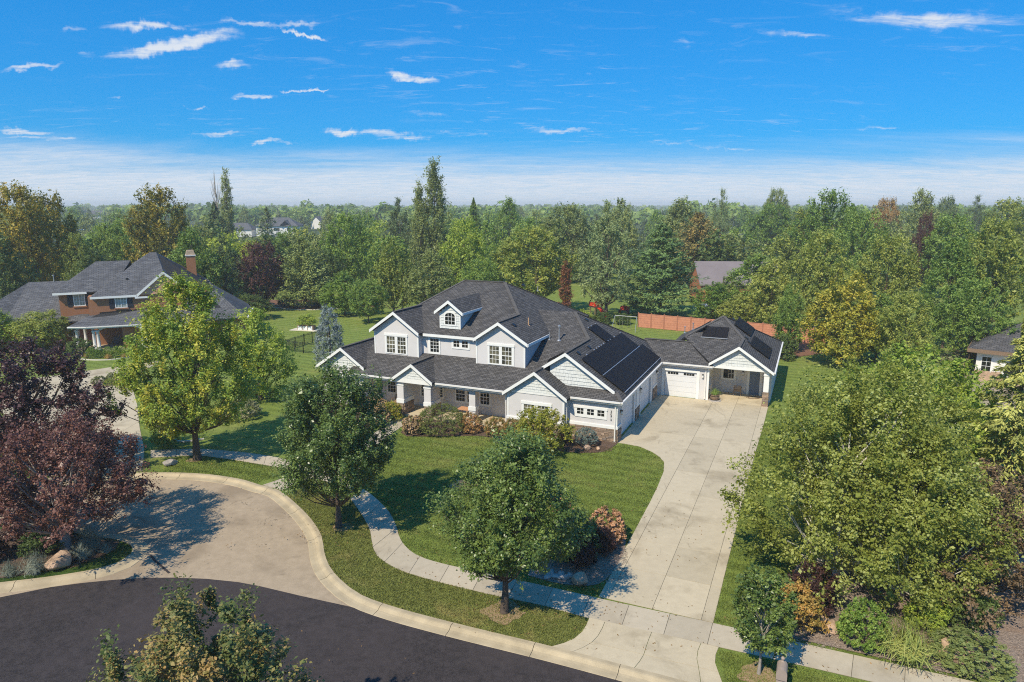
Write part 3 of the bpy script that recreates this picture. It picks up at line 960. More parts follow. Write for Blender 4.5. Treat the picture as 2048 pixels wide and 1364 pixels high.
fw_r = catmull([(-9.35, 38.0), (-9.25, 41.5), (-9.03, 44.6), (-8.0, 46.6)], .5)
front_lawn = [tuple(p) for p in cR if -8.4 < p[0] < 3.55] + [H2W(*q_) for q_ in drv_uv[:10]] + [(6.7, 43.5), (5.8, 42.6), (4.47, 42.5), (2.92, 42.95), (1.0, 43.9), (-.5, 45.0), (-2.28, 45.9), (-5.1, 45.75), (-7.4, 45.75)] + fw_r[::-1]
bed_hole = catmull([(0.7, 27.4), (2.2, 26.7), (3.7, 26.7), (4.7, 28.2), (5.5, 30.4), (5.2, 31.9), (4.2, 31.9), (2.8, 30.6), (1.0, 29.3)], .5)
verge_poly = verge_band + [(1.5, 22.5), (2.3, 22.9), (2.8, 23.5), (3.0, 24.2)] + [p for p in cL[::-1] if -11.2 < p[0] < 2.9]
strip = [H2W(8.86, -18.4), H2W(8.86, -8), H2W(8.86, 2), H2W(8.96, 9), H2W(11.2, 9), H2W(11.2, -3), (15.0, 32.0), (12.8, 28.2), (10.9, 25.2), (10.3, 23.1), (9.0, 23.45)]
west = [p for p in backcurb if -21.5 < p[0] < -14.6] + [(-13.3, 39.1)] + [p for p in cL[::-1] if -22 < p[0] < -13.6]
small_verge = [(7.55, 22.3), (9, 21.85), (11.6, 20.75), (16, 18.9), (16, 16.6), (12, 18.2), (8, 19.95), (7.3, 20.4)]
GR = np.random.RandomState(9)


def sward(name, poly, mat, dens, hole=None, h=.055, label=None):
    a = np.array(poly)
    lo, hi = a.min(0), a.max(0)
    n_ = int((hi - lo).prod() * dens)
    P = lo + GR.rand(n_, 2) * (hi - lo)
    P = P[inside(P, poly)]
    if hole is not None:
        P = P[~inside(P, hole)]
    n_ = len(P)
    w = GR.rand(n_) * 6.283
    L = h * (.6 + .8 * GR.rand(n_))
    T = np.c_[np.cos(w), np.sin(w)]
    ln = GR.randn(n_, 2) * .035
    wd = .012 + .012 * GR.rand(n_)
    V = np.empty((n_, 3, 3))
    V[:, 0, :2], V[:, 0, 2] = P - T * wd[:, None], 0.0
    V[:, 1, :2], V[:, 1, 2] = P + T * wd[:, None], 0.0
    V[:, 2, :2], V[:, 2, 2] = P + ln, L
    me = bpy.data.meshes.new(name)
    me.vertices.add(3 * n_)
    me.vertices.foreach_set('co', V.astype(np.float32).ravel())
    me.loops.add(3 * n_)
    me.loops.foreach_set('vertex_index', np.arange(3 * n_, dtype=np.int32))
    me.polygons.add(n_)
    me.polygons.foreach_set('loop_start', np.arange(0, 3 * n_, 3, dtype=np.int32))
    me.update(calc_edges=True)
    me.materials.append(mat)
    o = share(name, me)
    o['kind'] = 'stuff'
    return o


sward('grass', front_lawn, M['lawn'], 520, bed_hole)
sward('grass', verge_poly, M['verge'], 900)
sward('grass', west, M['lawn'], 500)
sward('grass', strip, M['lawn'], 520)
sward('grass', small_verge, M['lawn'], 900)


def litter(name, spots, mats, n_, size, z, flatness=.25):
    """Chips or fallen leaves strewn over a few places: (x, y, rx, ry)."""
    per = max(1, n_ // len(spots))
    V, F = [], []
    for (x, y, rx, ry) in spots:
        w = GR.rand(per) * 6.283
        q_ = np.sqrt(GR.rand(per))
        for k in range(per):
            cx, cy = x + rx * q_[k] * math.cos(w[k]), y + ry * q_[k] * math.sin(w[k])
            a = GR.rand() * 6.283
            L, W = size * (.6 + .9 * GR.rand()), size * (.25 + .35 * GR.rand())
            d, e = np.array([math.cos(a), math.sin(a), GR.randn() * flatness]), np.array([-math.sin(a), math.cos(a), GR.randn() * flatness])
            c = np.array([cx, cy, z + .012])
            i = len(V)
            V += [tuple(c - d * L), tuple(c + e * W), tuple(c + d * L), tuple(c - e * W)]
            F.append([i, i + 1, i + 2, i + 3])
    me = bpy.data.meshes.new(name)
    me.from_pydata(V, [], F)
    me.materials.append(mats)
    o = share(name, me)
    o['kind'] = 'stuff'


M['leaflitter'] = plain('dry_leaf', (0.25, 0.15, 0.06), 0.9, 0.5, 3, 0.1)
M['chips'] = plain('bark_chip', (0.15, 0.095, 0.06), 0.95, 0.55, 5, 0.1)
M['pebble'] = plain('pale_pebble', (0.34, 0.27, 0.21), 0.9, 0.45, 5, 0.1)
litter('fallen_leaves', [(-.3, 24.7, 2.5, 1.6), (-8.6, 32, 2.2, 2), (-15, 33, 5, 5), (-20, 41, 3, 2), (5, 24, 4, 2), (13, 22.6, 5, 2), (-9, 20, 6, 4), (0, 35, 6, 6), (-3, 30, 3, 4), (7, 34, 3, 6)], M['leaflitter'], 900, .045, .03)
litter('bark_chips', [(-5, 46.6, 3, .8), (0, 44.9, 1.6, .8), (4.8, 43.2, 2, .7), (-10.4, 49.2, 1, 2), (-20.4, 29.4, 1.6, 1.5)], M['chips'], 5000, .05, .035)
litter('pebbles', [(3.2, 27.6, 2, .9), (4.4, 29.6, 1, 1.8), (12.4, 23.2, 2, 1), (16, 22, 3, 1.5), (11.6, 25, 1, 2)], M['pebble'], 6000, .035, .035)

# ------------------------------------------------------------------ house parts


def roofmesh(name, polys, mat, parent, th=0.14):
    """Roof planes as one closed shell with shingle UVs in metres (u along the eaves, v up the slope)."""
    verts, faces, uvs = [], [], []
    key = {}
    tops = []

    def vid(p):
        k = (round(p[0], 3), round(p[1], 3), round(p[2], 3))
        if k not in key:
            key[k] = len(verts)
            verts.append(k)
        return key[k]
    for P in polys:
        P = [Vector(p) for p in P]
        nrm = Vector((0, 0, 0))
        for i in range(len(P)):
            a, b = P[i - 1], P[i]
            nrm += Vector(((a.y - b.y) * (a.z + b.z), (a.z - b.z) * (a.x + b.x), (a.x - b.x) * (a.y + b.y)))
        if nrm.z < 0:
            P = P[::-1]
            nrm = -nrm
        nrm.normalize()
        hv = Vector((0, 0, 1)).cross(nrm)
        hv = hv.normalized() if hv.length > 1e-4 else Vector((1, 0, 0))
        sv = nrm.cross(hv)
        ids = [vid(p) for p in P]
        tops.append(ids)
        faces.append(ids)
        uvs.append([(p.dot(hv), p.dot(sv)) for p in P])
    n = len(verts)
    verts += [(x, y, z - th) for x, y, z in verts]
    edges = {}
    for f in tops:
        for i in range(len(f)):
            edges[(f[i - 1], f[i])] = 1
    for f in tops:
        faces.append([i + n for i in f][::-1])
        uvs.append([(0, 0)] * len(f))
    for (a, b) in list(edges):
        if (b, a) not in edges:
            faces.append([b, a, a + n, b + n])
            uvs.append([(0, 0)] * 4)
    me = bpy.data.meshes.new(name)
    me.from_pydata(verts, [], faces)
    uvl = me.uv_layers.new(name='UVMap')
    k = 0
    for q in uvs:
        for c in q:
            uvl.data[k].uv = c
            k += 1
    me.materials.append(mat)
    o = bpy.data.objects.new(name, me)
    COL.objects.link(o)
    o.parent = parent
    return o


def edge_board(mb, a, b, drop=0.2, th=0.045, out=(0, -1, 0), lift=0.012):
    """A board hung on a roof edge a-b, standing proud to the outside."""
    a, b = Vector(a), Vector(b)
    o = Vector(out).normalized()
    d = (b - a).normalized()
    c = (a + b) / 2 + o * (th / 2 + 0.003) + Vector((0, 0, lift - drop / 2))
    mb.obox(c, (b - a) / 2 + d * 0.004, o * th / 2, Vector((0, 0, drop / 2)))


def gable(name, parent, mat, ur, zr, uL, zL, uR, zR, vf, vb, fascia=True, drop=0.23, th=0.15, fm='white', rakes=(1, 1)):
    """Gabled roof with its ridge running back along v; white boards on the front rakes."""
    roofmesh(name, [[(uL, vf, zL), (ur, vf, zr), (ur, vb, zr), (uL, vb, zL)], [(ur, vf, zr), (uR, vf, zR), (uR, vb, zR), (ur, vb, zr)]], mat, parent, th)
    if fascia:
        for s, (u, z) in enumerate(((uL, zL), (uR, zR))):
            if not rakes[s]:
                continue
            mb = MB()
            mb.prism([(u, vf - 0.003, z + .015), (ur, vf - 0.003, zr + .015), (ur, vf - 0.003, zr - drop), (u, vf - 0.003, z - drop)], (0, -0.05, 0))
            mb.build('fascia', M[fm], parent)


def gutter(parent, a, b, out, mat='gutterwhite'):
    mb = MB()
    a, b, o = Vector(a), Vector(b), Vector(out)
    mb.obox((a + b) / 2 + o * 0.065 + Vector((0, 0, -0.05)), (b - a) / 2, o * 0.06, Vector((0, 0, 0.055)))
    mb.obox((a + b) / 2 + o * 0.012 + Vector((0, 0, -0.17)), (b - a) / 2, o * 0.010, Vector((0, 0, 0.06)))
    return mb.build('gutter', M[mat], parent)


class Plane:
    """Wall plane: 'v' faces -v (front), 'u' faces +u (right). at(a, d, z): a along, d proud of the wall."""

    def __init__(self, kind, off):
        self.k, self.o = kind, off

    def at(self, a, d, z):
        return (a, self.o - d, z) if self.k == 'v' else (self.o + d, a, z)

    def rect(self, mb, a0, a1, z0, z1, d0, d1):
        p, q = self.at(a0, d0, z0), self.at(a1, d1, z1)
        mb.box(min(p[0], q[0]), max(p[0], q[0]), min(p[1], q[1]), max(p[1], q[1]), z0, z1)


def window(parent, pl, a0, a1, z0, z1, panes, header=0.14, trim='white', glass='glass', sill=True, d=0.05):
    """Trimmed window: the trim is the part, panes and glazing bars are its pieces.
    panes: (a0, a1, z0, z1, nx, nz, split) with split = double-hung meeting rail."""
    ps = sorted(panes)
    mb = MB()
    if header:
        pl.rect(mb, a0 - 0.05, a1 + 0.05, z1 - header, z1, 0.002, d + 0.025)
    zt = z1 - header
    lo, hi = min(p[2] for p in ps), max(p[3] for p in ps)
    pl.rect(mb, a0, ps[0][0], z0, zt, 0.002, d)
    pl.rect(mb, ps[-1][1], a1, z0, zt, 0.002, d)
    for p, q in zip(ps, ps[1:]):
        pl.rect(mb, p[1], q[0], z0, zt, 0.002, d)
    for p in ps:
        if lo > z0 + .01:
            pl.rect(mb, p[0], p[1], z0, p[2], 0.002, d - .001)
        if zt > p[3] + .01:
            pl.rect(mb, p[0], p[1], p[3], zt, 0.002, d - .001)
    w = mb.build('window', M[trim], parent)
    bars = MB()
    for (b0, b1, y0, y1, nx, nz, split) in ps:
        g = MB()
        pl.rect(g, b0, b1, y0, y1, 0.003, 0.012)
        g.build('pane', M[glass], w)
        for i in range(1, nx):
            c = b0 + (b1 - b0) * i / nx
            pl.rect(bars, c - .014, c + .014, y0, y1, 0.0125, 0.026)
        for i in range(1, nz):
            c = y0 + (y1 - y0) * i / nz
            hh = 0.03 if (split and i == nz // 2) else 0.014
            pl.rect(bars, b0, b1, c - hh, c + hh, 0.0125, 0.024 if hh < .02 else 0.034)
    if bars.v:
        bars.build('glazing_bars', M[trim], w)
    return w


def shakes(parent, pl, poly, z0, z1, left, right, course=0.19, mat='shake', tab=0.24):
    """Shingle siding on a gable: staggered courses between the slope lines left(z), right(z)."""
    rs = random.Random(int(z0 * 100) + len(bpy.data.objects))
    mb = MB()
    z = z0
    while z < z1 - 0.03:
        zt = min(z + course + 0.04, z1 + .02)
        a, b = left(z + course * 0.5), right(z + course * 0.5)
        x = a
        while x < b - 0.02:
            w = tab * rs.uniform(0.6, 1.35)
            x1 = min(x + w, b)
            lowr = z - rs.uniform(0.0, 0.035)
            p = [pl.at(x + .004, 0.004, zt), pl.at(x1 - .004, 0.004, zt), pl.at(x1 - .004, 0.055, lowr), pl.at(x + .004, 0.055, lowr)]
            q = [pl.at(x + .004, 0.001, zt), pl.at(x1 - .004, 0.001, zt), pl.at(x1 - .004, 0.001, lowr), pl.at(x + .004, 0.001, lowr)]
            mb.poly(p)
            mb.poly([p[3], p[2], q[2], q[3]])
            mb.poly([p[0], p[3], q[3], q[0]])
            mb.poly([p[2], p[1], q[1], q[2]])
            x = x1
        z += course
    o = mb.build('shingle_siding', M[mat], parent)
    o['kind'] = 'stuff'
    return o


def lantern(parent, pl, a, z):
    root = MB()
    c = pl.at(a, 0.11, z)
    pl.rect(root, a - .05, a + .05, z + 0.02, z + .22, 0.002, 0.03)
    root.bar(pl.at(a, 0.03, z + .17), pl.at(a, 0.13, z + .2), 0.025, 0.025, (0, 0, 1))
    root.lathe([(0.02, .24), (0.09, .17), (0.095, .15), (0.05, .14)], (c[0], c[1], z), 8)
    root.lathe([(0.03, -.12), (0.055, -.11), (0.06, -.09), (0.02, -.085)], (c[0], c[1], z), 8)
    l = root.build('wall_lantern', M['black'], parent)
    g = MB().lathe([(0.055, -.085), (0.08, 0.0), (0.085, .135), (0.05, .14)], (c[0], c[1], z), 8)
    g.build('lamp_glass', M['lampglass'], l)
    return l


stone_meshes = []
for k in range(5):
    bm = bmesh.new()
    bmesh.ops.create_cube(bm, size=1.0)
    bmesh.ops.bevel(bm, geom=list(bm.edges), offset=0.07, segments=1, affect='EDGES')
    rs = random.Random(k)
    for v in bm.verts:
        v.co += Vector((rs.uniform(-.035, .035), rs.uniform(-.12, .12), rs.uniform(-.07, .07)))
    me = bpy.data.meshes.new('stone')
    bm.to_mesh(me)
    bm.free()
    me.materials.append(M['stone'])
    stone_meshes.append(me)


def stonework(parent, pl, a0, a1, z0, z1, seed, hmin=0.085, hmax=0.15, wmin=0.22, wmax=0.6, joined=False):
    rs = random.Random(seed)
    b = MB()
    pl.rect(b, a0, a1, z0, z1, 0.001, 0.02)
    b.build('stone_backing', M['grout'], parent)
    z = z0
    while z < z1 - 0.03:
        h = min(rs.uniform(hmin, hmax), z1 - z)
        if z1 - z - h < 0.05:
            h = z1 - z
        a = a0
        while a < a1 - 0.02:
            w = min(rs.uniform(wmin, wmax), a1 - a)
            if a1 - a - w < 0.1:
                w = a1 - a
            d = rs.uniform(0.05, 0.10)
            c = pl.at(a + w / 2, d / 2, z + h / 2)
            o = share('stone', rs.choice(stone_meshes), parent, c, (0, 0, 0 if pl.k == 'v' else rad(90)), (w - .014, d, h - .012))
            a += w
        z += h


house = empty('house', (HO.x, HO.y, 0), PHI, 'large grey stucco two-storey house with charcoal roof, white trim and house number 3074', 'house')
HV = lambda v: Plane('v', v)
HU = lambda u: Plane('u', u)
P_, S_ = 0.662, 0.442
FZ = lambda v: 2.95 + S_ * (v + 0.65)
RZ = lambda u: 3.0 + P_ * (0.32 - u)

# --- walls
w = MB()
w.prism([(-24.85, 0.2, 0), (-24.85, 0.2, 3.05), (-22.7, 0.2, 4.55), (-20.55, 0.2, 3.05), (-20.55, 0.2, 0)], (0, 0.25, 0))
w.build('left_wing_wall', M['stucco'], house)
MB().box(-24.85, -24.6, 0.45, 17, 0, 3.0).build('side_wall', M['stucco'], house)
MB().box(-20.8, -20.55, 0.45, 1.9, 0, 3.0).build('porch_side_wall', M['stucco'], house)
MB().box(-20.55, -7.9, 1.9, 2.15, 0, 3.75).build('porch_wall', M['stucco'], house)
w = MB()
w.prism([(-7.85, -0.7, 0), (-7.85, -0.7, 3.0), (-5.7, -0.7, 4.45), (-3.55, -0.7, 3.0), (-3.55, -0.7, 0)], (0, 0.25, 0))
w.build('front_gable_wall', M['stucco'], house)
MB().box(-7.85, -7.6, -0.45, 1.9, 0, 3.0).build('gable_side_wall', M['stucco'], house)
MB().box(-3.8, -3.55, -0.45, 0.25, 0, 2.98).build('gable_return_wall', M['stucco'], house)
MB().box(-3.55, 0, 0, 0.25, 0, 2.95).build('garage_front_wall', M['stucco'], house)
w = MB()
for v0, v1 in ((0.25, 1.1), (4.75, 6.85), (10.35, 13.2)):
    w.box(-0.25, 0, v0, v1, 0, 2.9)
w.box(-0.25, -0.001, 1.1, 10.35, 2.32, 2.9)
w.split('garage_side_wall', M['stucco'], house)
MB().box(-24.6, -0.3, 16.9, 17.15, 0, 2.9).build('rear_wall', M['stucco'], house)
MB().box(-0.25, 0, 13.4, 17.15, 0, 2.9).build('rear_side_wall', M['stucco'], house)
# upper storey
MB().box(-20.9, -16.72, 1.95, 2.2, 3.9, 6.0).build('left_dormer_wall', M['stucco'], house)
w = MB().prism([(-20.9, 1.95, 6.0), (-18.81, 1.95, 7.42), (-16.72, 1.95, 6.0)], (0, 0.25, 0))
w.build('left_dormer_gable', M['stucco'], house)
MB().box(-16.95, -16.72, 2.2, 2.5, 3.9, 6.0).build('left_dormer_return', M['stucco'], house)
MB().box(-16.72, -11.65, 2.5, 2.75, 4.0, 6.0).build('upper_wall', M['stucco'], house)
MB().box(-11.65, -7.58, 1.95, 2.2, 3.9, 6.0).build('right_dormer_wall', M['stucco'], house)
w = MB().prism([(-11.65, 1.95, 6.0), (-9.62, 1.95, 7.22), (-7.58, 1.95, 6.0)], (0, 0.25, 0))
w.build('right_dormer_gable', M['stucco'], house)
w = MB().prism([(-7.58, 2.2, 3.9), (-7.58, 2.2, 5.95), (-7.58, 6.6, 5.95)], (-0.25, 0, 0))
w.build('right_dormer_cheek', M['stucco'], house)
MB().box(-20.9, -20.65, 2.2, 16, 3.0, 6.0).build('left_upper_wall', M['stucco'], house)
MB().box(-20.65, -7.6, 16, 16.2, 2.9, 6.0).build('rear_upper_wall', M['stucco'], house)
MB().box(-7.83, -7.6, 8, 16, 4.0, 6.0).build('right_upper_wall', M['stucco'], house)

# --- roofs
hipv = (5.85 - 2.95) / S_ - 0.65
apex = (-6.25, (7.35 - 2.95) / S_ - 0.65, 7.35)
ur = 0.32 - (5.85 - 3.0) / P_
vl = (RZ(ur) - P_ * 1.72 - 2.95) / S_ - 0.65
hipf = (-0.22, 0.51, RZ(-0.22))
roofmesh('right_roof', [
    [(0.32, -0.3, 3.0), (0.32, 17.5, 3.0), apex, (ur, hipv, 5.85), (ur, 0.5, 5.85), hipf],
    [(ur, 0.5, 5.85), (ur, hipv, 5.85), (ur - 1.72, vl, 5.85 - P_ * 1.72), (ur - 1.72, 0.5, 5.85 - P_ * 1.72)]], M['roof'], house, 0.17)
roofmesh('garage_front_roof', [[(-4.6, -0.3, 3.0), (0.318, -0.3, 2.998), (-0.28, 0.82, 3.46), (-4.6, 0.95, 3.55)]], M['roof'], house, 0.12)
roofmesh('front_roof', [[(-21.8, -0.65, 2.95), (-6.2, -0.65, 2.95), (-6.2, 3.2, FZ(3.2)), (ur - .003, hipv, 5.845), (apex[0], apex[1], apex[2] - .004), (-20.8, apex[1], FZ(apex[1])), (-20.8, 3.3, FZ(3.3)), (-21.8, 3.3, FZ(3.3))]], M['roof'], house, 0.15)
roofmesh('rear_roof', [[(-20.8, apex[1], 7.34), (apex[0], apex[1], 7.346), (0.315, 17.5, 2.996), (-20.8, 17.5, 2.996)]], M['roof'], house, 0.15)
gable('front_gable_roof', house, M['roof'], -5.70, 4.66, -8.12, 2.97, -3.28, 2.97, -1.02, 3.6)
gable('portico_roof', house, M['roof'], -15.64, 4.27, -17.45, 3.0, -13.84, 3.0, -1.02, 2.6)
gable('left_gable_roof', house, M['roof'], -22.70, 4.78, -25.25, 3.08, -20.5, 3.31, -0.2, 17.3)
# upper hip roof
F1Z = lambda v: 6.0 + 0.44 * (v - 2.2)
R1 = 0.61
rl, rr, rv = -16.75, -12.87, 9.98
rz = F1Z(rv)
zr = 5.98 + R1 * (-7.25 + 9.66)
vr = 2.2 + (zr - 6.0) / 0.44
roofmesh('upper_roof', [
    [(-21.2, 2.2, 6.0), (-9.66 - .01, 2.2, 6.0), (-9.67, vr, zr), (rr, rv, rz), (rl, rv, rz)],
    [(-9.66, 1.6, zr), (-7.25, 1.6, 5.98), (-7.25, 16.5, 5.98), (rr, rv, rz - .002), (-9.66, vr, zr)],
    [(-9.66, 1.6, zr), (-9.66, vr, zr), (-11.72, vr - 3.1, zr - 1.38), (-11.72, 1.6, zr - 1.38)],
    [(rl, rv, rz), (rr, rv, rz), (-7.25, 16.5, 5.98), (-21.2, 16.5, 6.0)],
    [(-21.2, 2.2, 6.0), (rl, rv, rz), (-21.2, 16.5, 6.0)]], M['roof'], house, 0.17)
gable('left_dormer_roof', house, M['roof'], -18.81, 7.66, -21.12, 6.08, -16.50, 6.08, 1.6, 7.0)
fb = MB()
for u, z in ((-11.72, zr - 1.38), (-7.25, 5.98)):
    fb.prism([(u, 1.597, z + .015), (-9.66, 1.597, zr + .015), (-9.66, 1.597, zr - .23), (u, 1.597, z - .23)], (0, -0.05, 0))
fb.split('fascia', M['white'], house)
fb = MB()
edge_board(fb, (-16.45, 2.2, 6.0), (-11.75, 2.2, 6.0), 0.21, 0.05, (0, -1, 0))
edge_board(fb, (-7.25, 1.6, 5.98), (-7.25, 6.1, 5.98), 0.2, 0.05, (1, 0, 0))
fb.split('fascia', M['white'], house)
# big shingled gable over the garage
fb = MB()
zl = 5.85 - P_ * 1.72
fb.prism([(ur - 1.72, 0.497, zl + .015), (ur, 0.497, 5.865), (ur, 0.497, 5.62), (ur - 1.72, 0.497, zl - .23)], (0, -0.05, 0))
fb.prism([(-0.36, 0.497, RZ(-.36) + .015), (ur, 0.497, 5.865), (ur, 0.497, 5.62), (-0.36, 0.497, RZ(-.36) - .23)], (0, -0.05, 0))
fb.split('fascia', M['white'], house)
MB().prism([(-4.9, 0.82, 3.3), (-4.9, 0.82, 4.95), (ur, 0.82, 5.62), (-0.75, 0.82, 3.3)], (0, 0.2, 0)).build('garage_gable_wall', M['shake'], house)
shakes(house, HV(0.82), None, 3.36, 5.6, lambda z: max(-5.2, ur - (5.7 - z) / P_), lambda z: ur + (5.7 - z) / P_, 0.25)
# soffit-side white strips under the other gables
for (pl, z0, z1, uc, uz, mat) in ((HV(-0.7), 3.16, 4.42, -5.7, 4.5, 'shake'), (HV(0.2), 3.30, 4.55, -22.7, 4.62, 'shake'), (HV(-0.78), 3.12, 4.02, -15.64, 4.12, 'shake')):
    shakes(house, pl, None, z0, z1, lambda z: uc - (uz - z) / 0.70, lambda z: uc + (uz - z) / 0.70, 0.2, mat)
tb = MB()
tb.box(-7.55, -3.85, -0.742, -0.70, 2.98, 3.16)
tb.box(-24.5, -20.6, 0.158, 0.2, 3.12, 3.30)
tb.box(-17.2, -14.1, -0.82, -0.55, 2.72, 3.1)
tb.split('gable_band', M['white'], house)
MB().prism([(-17.15, -0.775, 3.1), (-15.64, -0.775, 4.12), (-14.13, -0.775, 3.1)], (0, 0.2, 0)).build('portico_gable', M['shake'], house)

# ridge and hip caps
def caps(parent, a, b, lift=0.02):
    a, b = Vector(a), Vector(b)
    MB().bar(a + Vector((0, 0, lift)), b + Vector((0, 0, lift)), 0.26, 0.035).build('ridge_cap', M['ridgecap'], parent)


for a, b in (((rl, rv, rz), (rr, rv, rz)), ((rr, rv, rz), (-9.66, vr, zr)), ((rr, rv, rz), (-7.4, 16.3, 6.05)), ((rl, rv, rz), (-21.1, 2.35, 6.05)),
             ((-9.66, 1.62, zr), (-9.66, vr, zr)), (apex, (ur, hipv, 5.85)), (apex, (0.2, 17.35, 3.07)), ((ur, 0.52, 5.85), (ur, hipv, 5.85)),
             ((-18.81, 1.62, 7.66), (-18.81, 5.9, 7.66)), ((-15.64, -1.0, 4.27), (-15.64, 2.3, 4.27)), ((-5.7, -1.0, 4.66), (-5.7, 3.2, 4.66)), ((-22.7, -.18, 4.78), (-22.7, 9, 4.78)),
             ((0.3, -.27, 3.01), (-.24, .53, 3.37))):
    caps(house, a, b)

# small dormer on the upper roof
sv = 3.05
MB().box(-15.38, -13.53, sv, sv + .2, 6.3, 7.62).build('small_dormer_wall', M['shake'], house)
MB().prism([(-15.38, sv, 7.62), (-14.455, sv, 8.32), (-13.53, sv, 7.62)], (0, 0.2, 0)).build('small_dormer_gable', M['shake'], house)
shakes(house, HV(sv), None, 6.42, 8.3, lambda z: max(-15.30, -14.455 - (8.34 - z) / .75), lambda z: min(-13.6, -14.455 + (8.34 - z) / .75), 0.21)
MB().prism([(-13.53, sv + .2, 6.4), (-13.53, sv + .2, 7.7), (-13.53, 6.6, 7.7)], (-0.15, 0, 0)).build('small_dormer_cheek', M['shake'], house)
MB().prism([(-15.38, sv + .2, 6.4), (-15.38, sv + .2, 7.7), (-15.38, 6.6, 7.7)], (0.15, 0, 0)).build('small_dormer_cheek', M['shake'], house)
gable('small_dormer_roof', house, M['roof'], -14.455, 8.66, -15.72, 7.74, -13.19, 7.74, sv - 0.3, 8.4)
fb = MB()
edge_board(fb, (-13.19, sv - .3, 7.74), (-13.19, 6.3, 7.74), 0.19, 0.04, (1, 0, 0))
fb.split('fascia', M['white'], house)

# eaves
gutter(house, (-21.8, -0.65, 2.95), (-17.6, -0.65, 2.95), (0, -1, 0))
gutter(house, (-13.75, -0.65, 2.95), (-8.2, -0.65, 2.95), (0, -1, 0))
gutter(house, (-3.25, -0.3, 3.0), (0.30, -0.3, 3.0), (0, -1, 0))
gutter(house, (0.32, -0.36, 3.0), (0.32, 12.8, 3.0), (1, 0, 0))

# corner boards and base bands
tb = MB()
for u, v in ((-20.9, 1.95), (-16.84, 1.95), (-11.65, 1.95), (-7.70, 1.95)):
    tb.box(u - .012, u + .11, v - 0.03, v - .002, FZ(v) - .02, 6.0)
for u in (-7.87, -3.68):
    tb.box(u, u + .13, -0.74, -0.702, 0.98, 3.0)
tb.box(-0.13, 0.018, -0.035, -.002, 0.98, 2.9)
tb.box(-24.87, -24.74, 0.17, .198, 0.98, 3.1)
for u, z in ((-15.39, 7.6), (-13.62, 7.6)):
    tb.box(u, u + .10, sv - .05, sv - .002, F1Z(sv) + .02, z)
tb.split('corner_board', M['white'], house)
tb = MB()
tb.box(-7.9, -3.5, -0.78, -0.701, 0.98, 1.18)
tb.box(-3.50, 0.06, -0.075, -.001, 0.97, 1.17)
tb.box(0.001, 0.07, -0.07, 0.95, 0.97, 1.17)
tb.box(-24.9, -20.5, 0.12, 0.199, 0.95, 1.15)
tb.split('base_band', M['white'], house)
stonework(house, HV(0), -3.50, 0.0, 0.02, 0.97, 1)
stonework(house, HV(-0.7), -7.86, -3.54, 0.02, 0.97, 2, .12, .2, .4, .8)
stonework(house, HU(0), -0.05, 0.98, 0.02, 0.97, 3)
stonework(house, HU(0), 5.15, 6.35, 0.02, 1.0, 4)
stonework(house, HU(0), 11.2, 12.75, 0.02, 1.05, 5)
tb = MB()
for v0, v1 in ((0.98, 1.1), (4.75, 4.95), (6.65, 6.85), (10.35, 10.6)):
    tb.box(0.002, 0.03, v0, v1, 0.0, 2.45)
tb.box(0.003, 0.031, 1.1, 4.75, 2.32, 2.48)
tb.box(0.003, 0.031, 6.85, 10.35, 2.32, 2.48)
tb.box(0.002, 0.05, 5.12, 6.4, 1.0, 1.16)
tb.box(0.002, 0.05, 11.1, 12.8, 1.05, 1.2)
tb.box(0.002, 0.04, 5.45, 6.1, 1.16, 2.75)
tb.split('garage_trim', M['white'], house)
for v0, v1 in ((1.1, 4.75), (6.85, 10.35)):
    d = MB().box(-0.2, -0.16, v0, v1, 0, 2.32).build('garage_door', M['garage'], house)
    for k in range(4):
        MB().box(-0.158, -0.12, v0 + .01, v1 - .01, 0.03 + k * .57, 0.03 + k * .57 + .555).build('panel', M['garage'], d)

# porch columns
for name, u0, u1, v0, v1, zt, st in (('portico_column', -17.2, -16.62, -0.62, 0.75, 2.72, 1), ('portico_column', -14.8, -14.22, -0.62, 0.75, 2.72, 1), ('porch_column', -11.18, -10.66, -0.25, 0.27, 2.8, 0), ('porch_column', -21.0, -20.5, -0.25, 0.2, 2.8, 1)):
    c = MB().box(u0, u1, v0, v1, 1.3 if st else 0.1, zt).build(name, M['stucco'], house)
    MB().box(u0 - .05, u1 + .05, v0 - .05, v1 + .05, 1.02, 1.32).build('column_band', M['white'], c)
    MB().box(u0 - .04, u1 + .04, v0 - .04, v1 + .04, zt - .32, zt - .22).build('column_cap', M['white'], c)
    if st:
        MB().box(u0 + .02, u1 - .02, v0 + .02, v1 - .02, 0.02, 1.02).build('column_core', M['grout'], c)
        stonework(house, HV(v0), u0, u1, 0.02, 1.02, int(u0 * 7))
        stonework(house, HU(u1), v0, v1, 0.02, 1.02, int(u1 * 9))
MB().box(-20.5, -8.0, -0.6, 1.9, 0.0, 0.12).build('porch_floor', M['concrete'], house)
MB().box(-20.4, -7.9, -0.45, 1.88, 2.66, 2.72).build('porch_ceiling', M['white'], house)
tb = MB()
tb.box(-20.5, -17.3, -0.42, -0.24, 2.55, 2.86)
tb.box(-14.1, -7.9, -0.42, -0.24, 2.55, 2.86)
tb.split('porch_beam', M['stucco'], house)

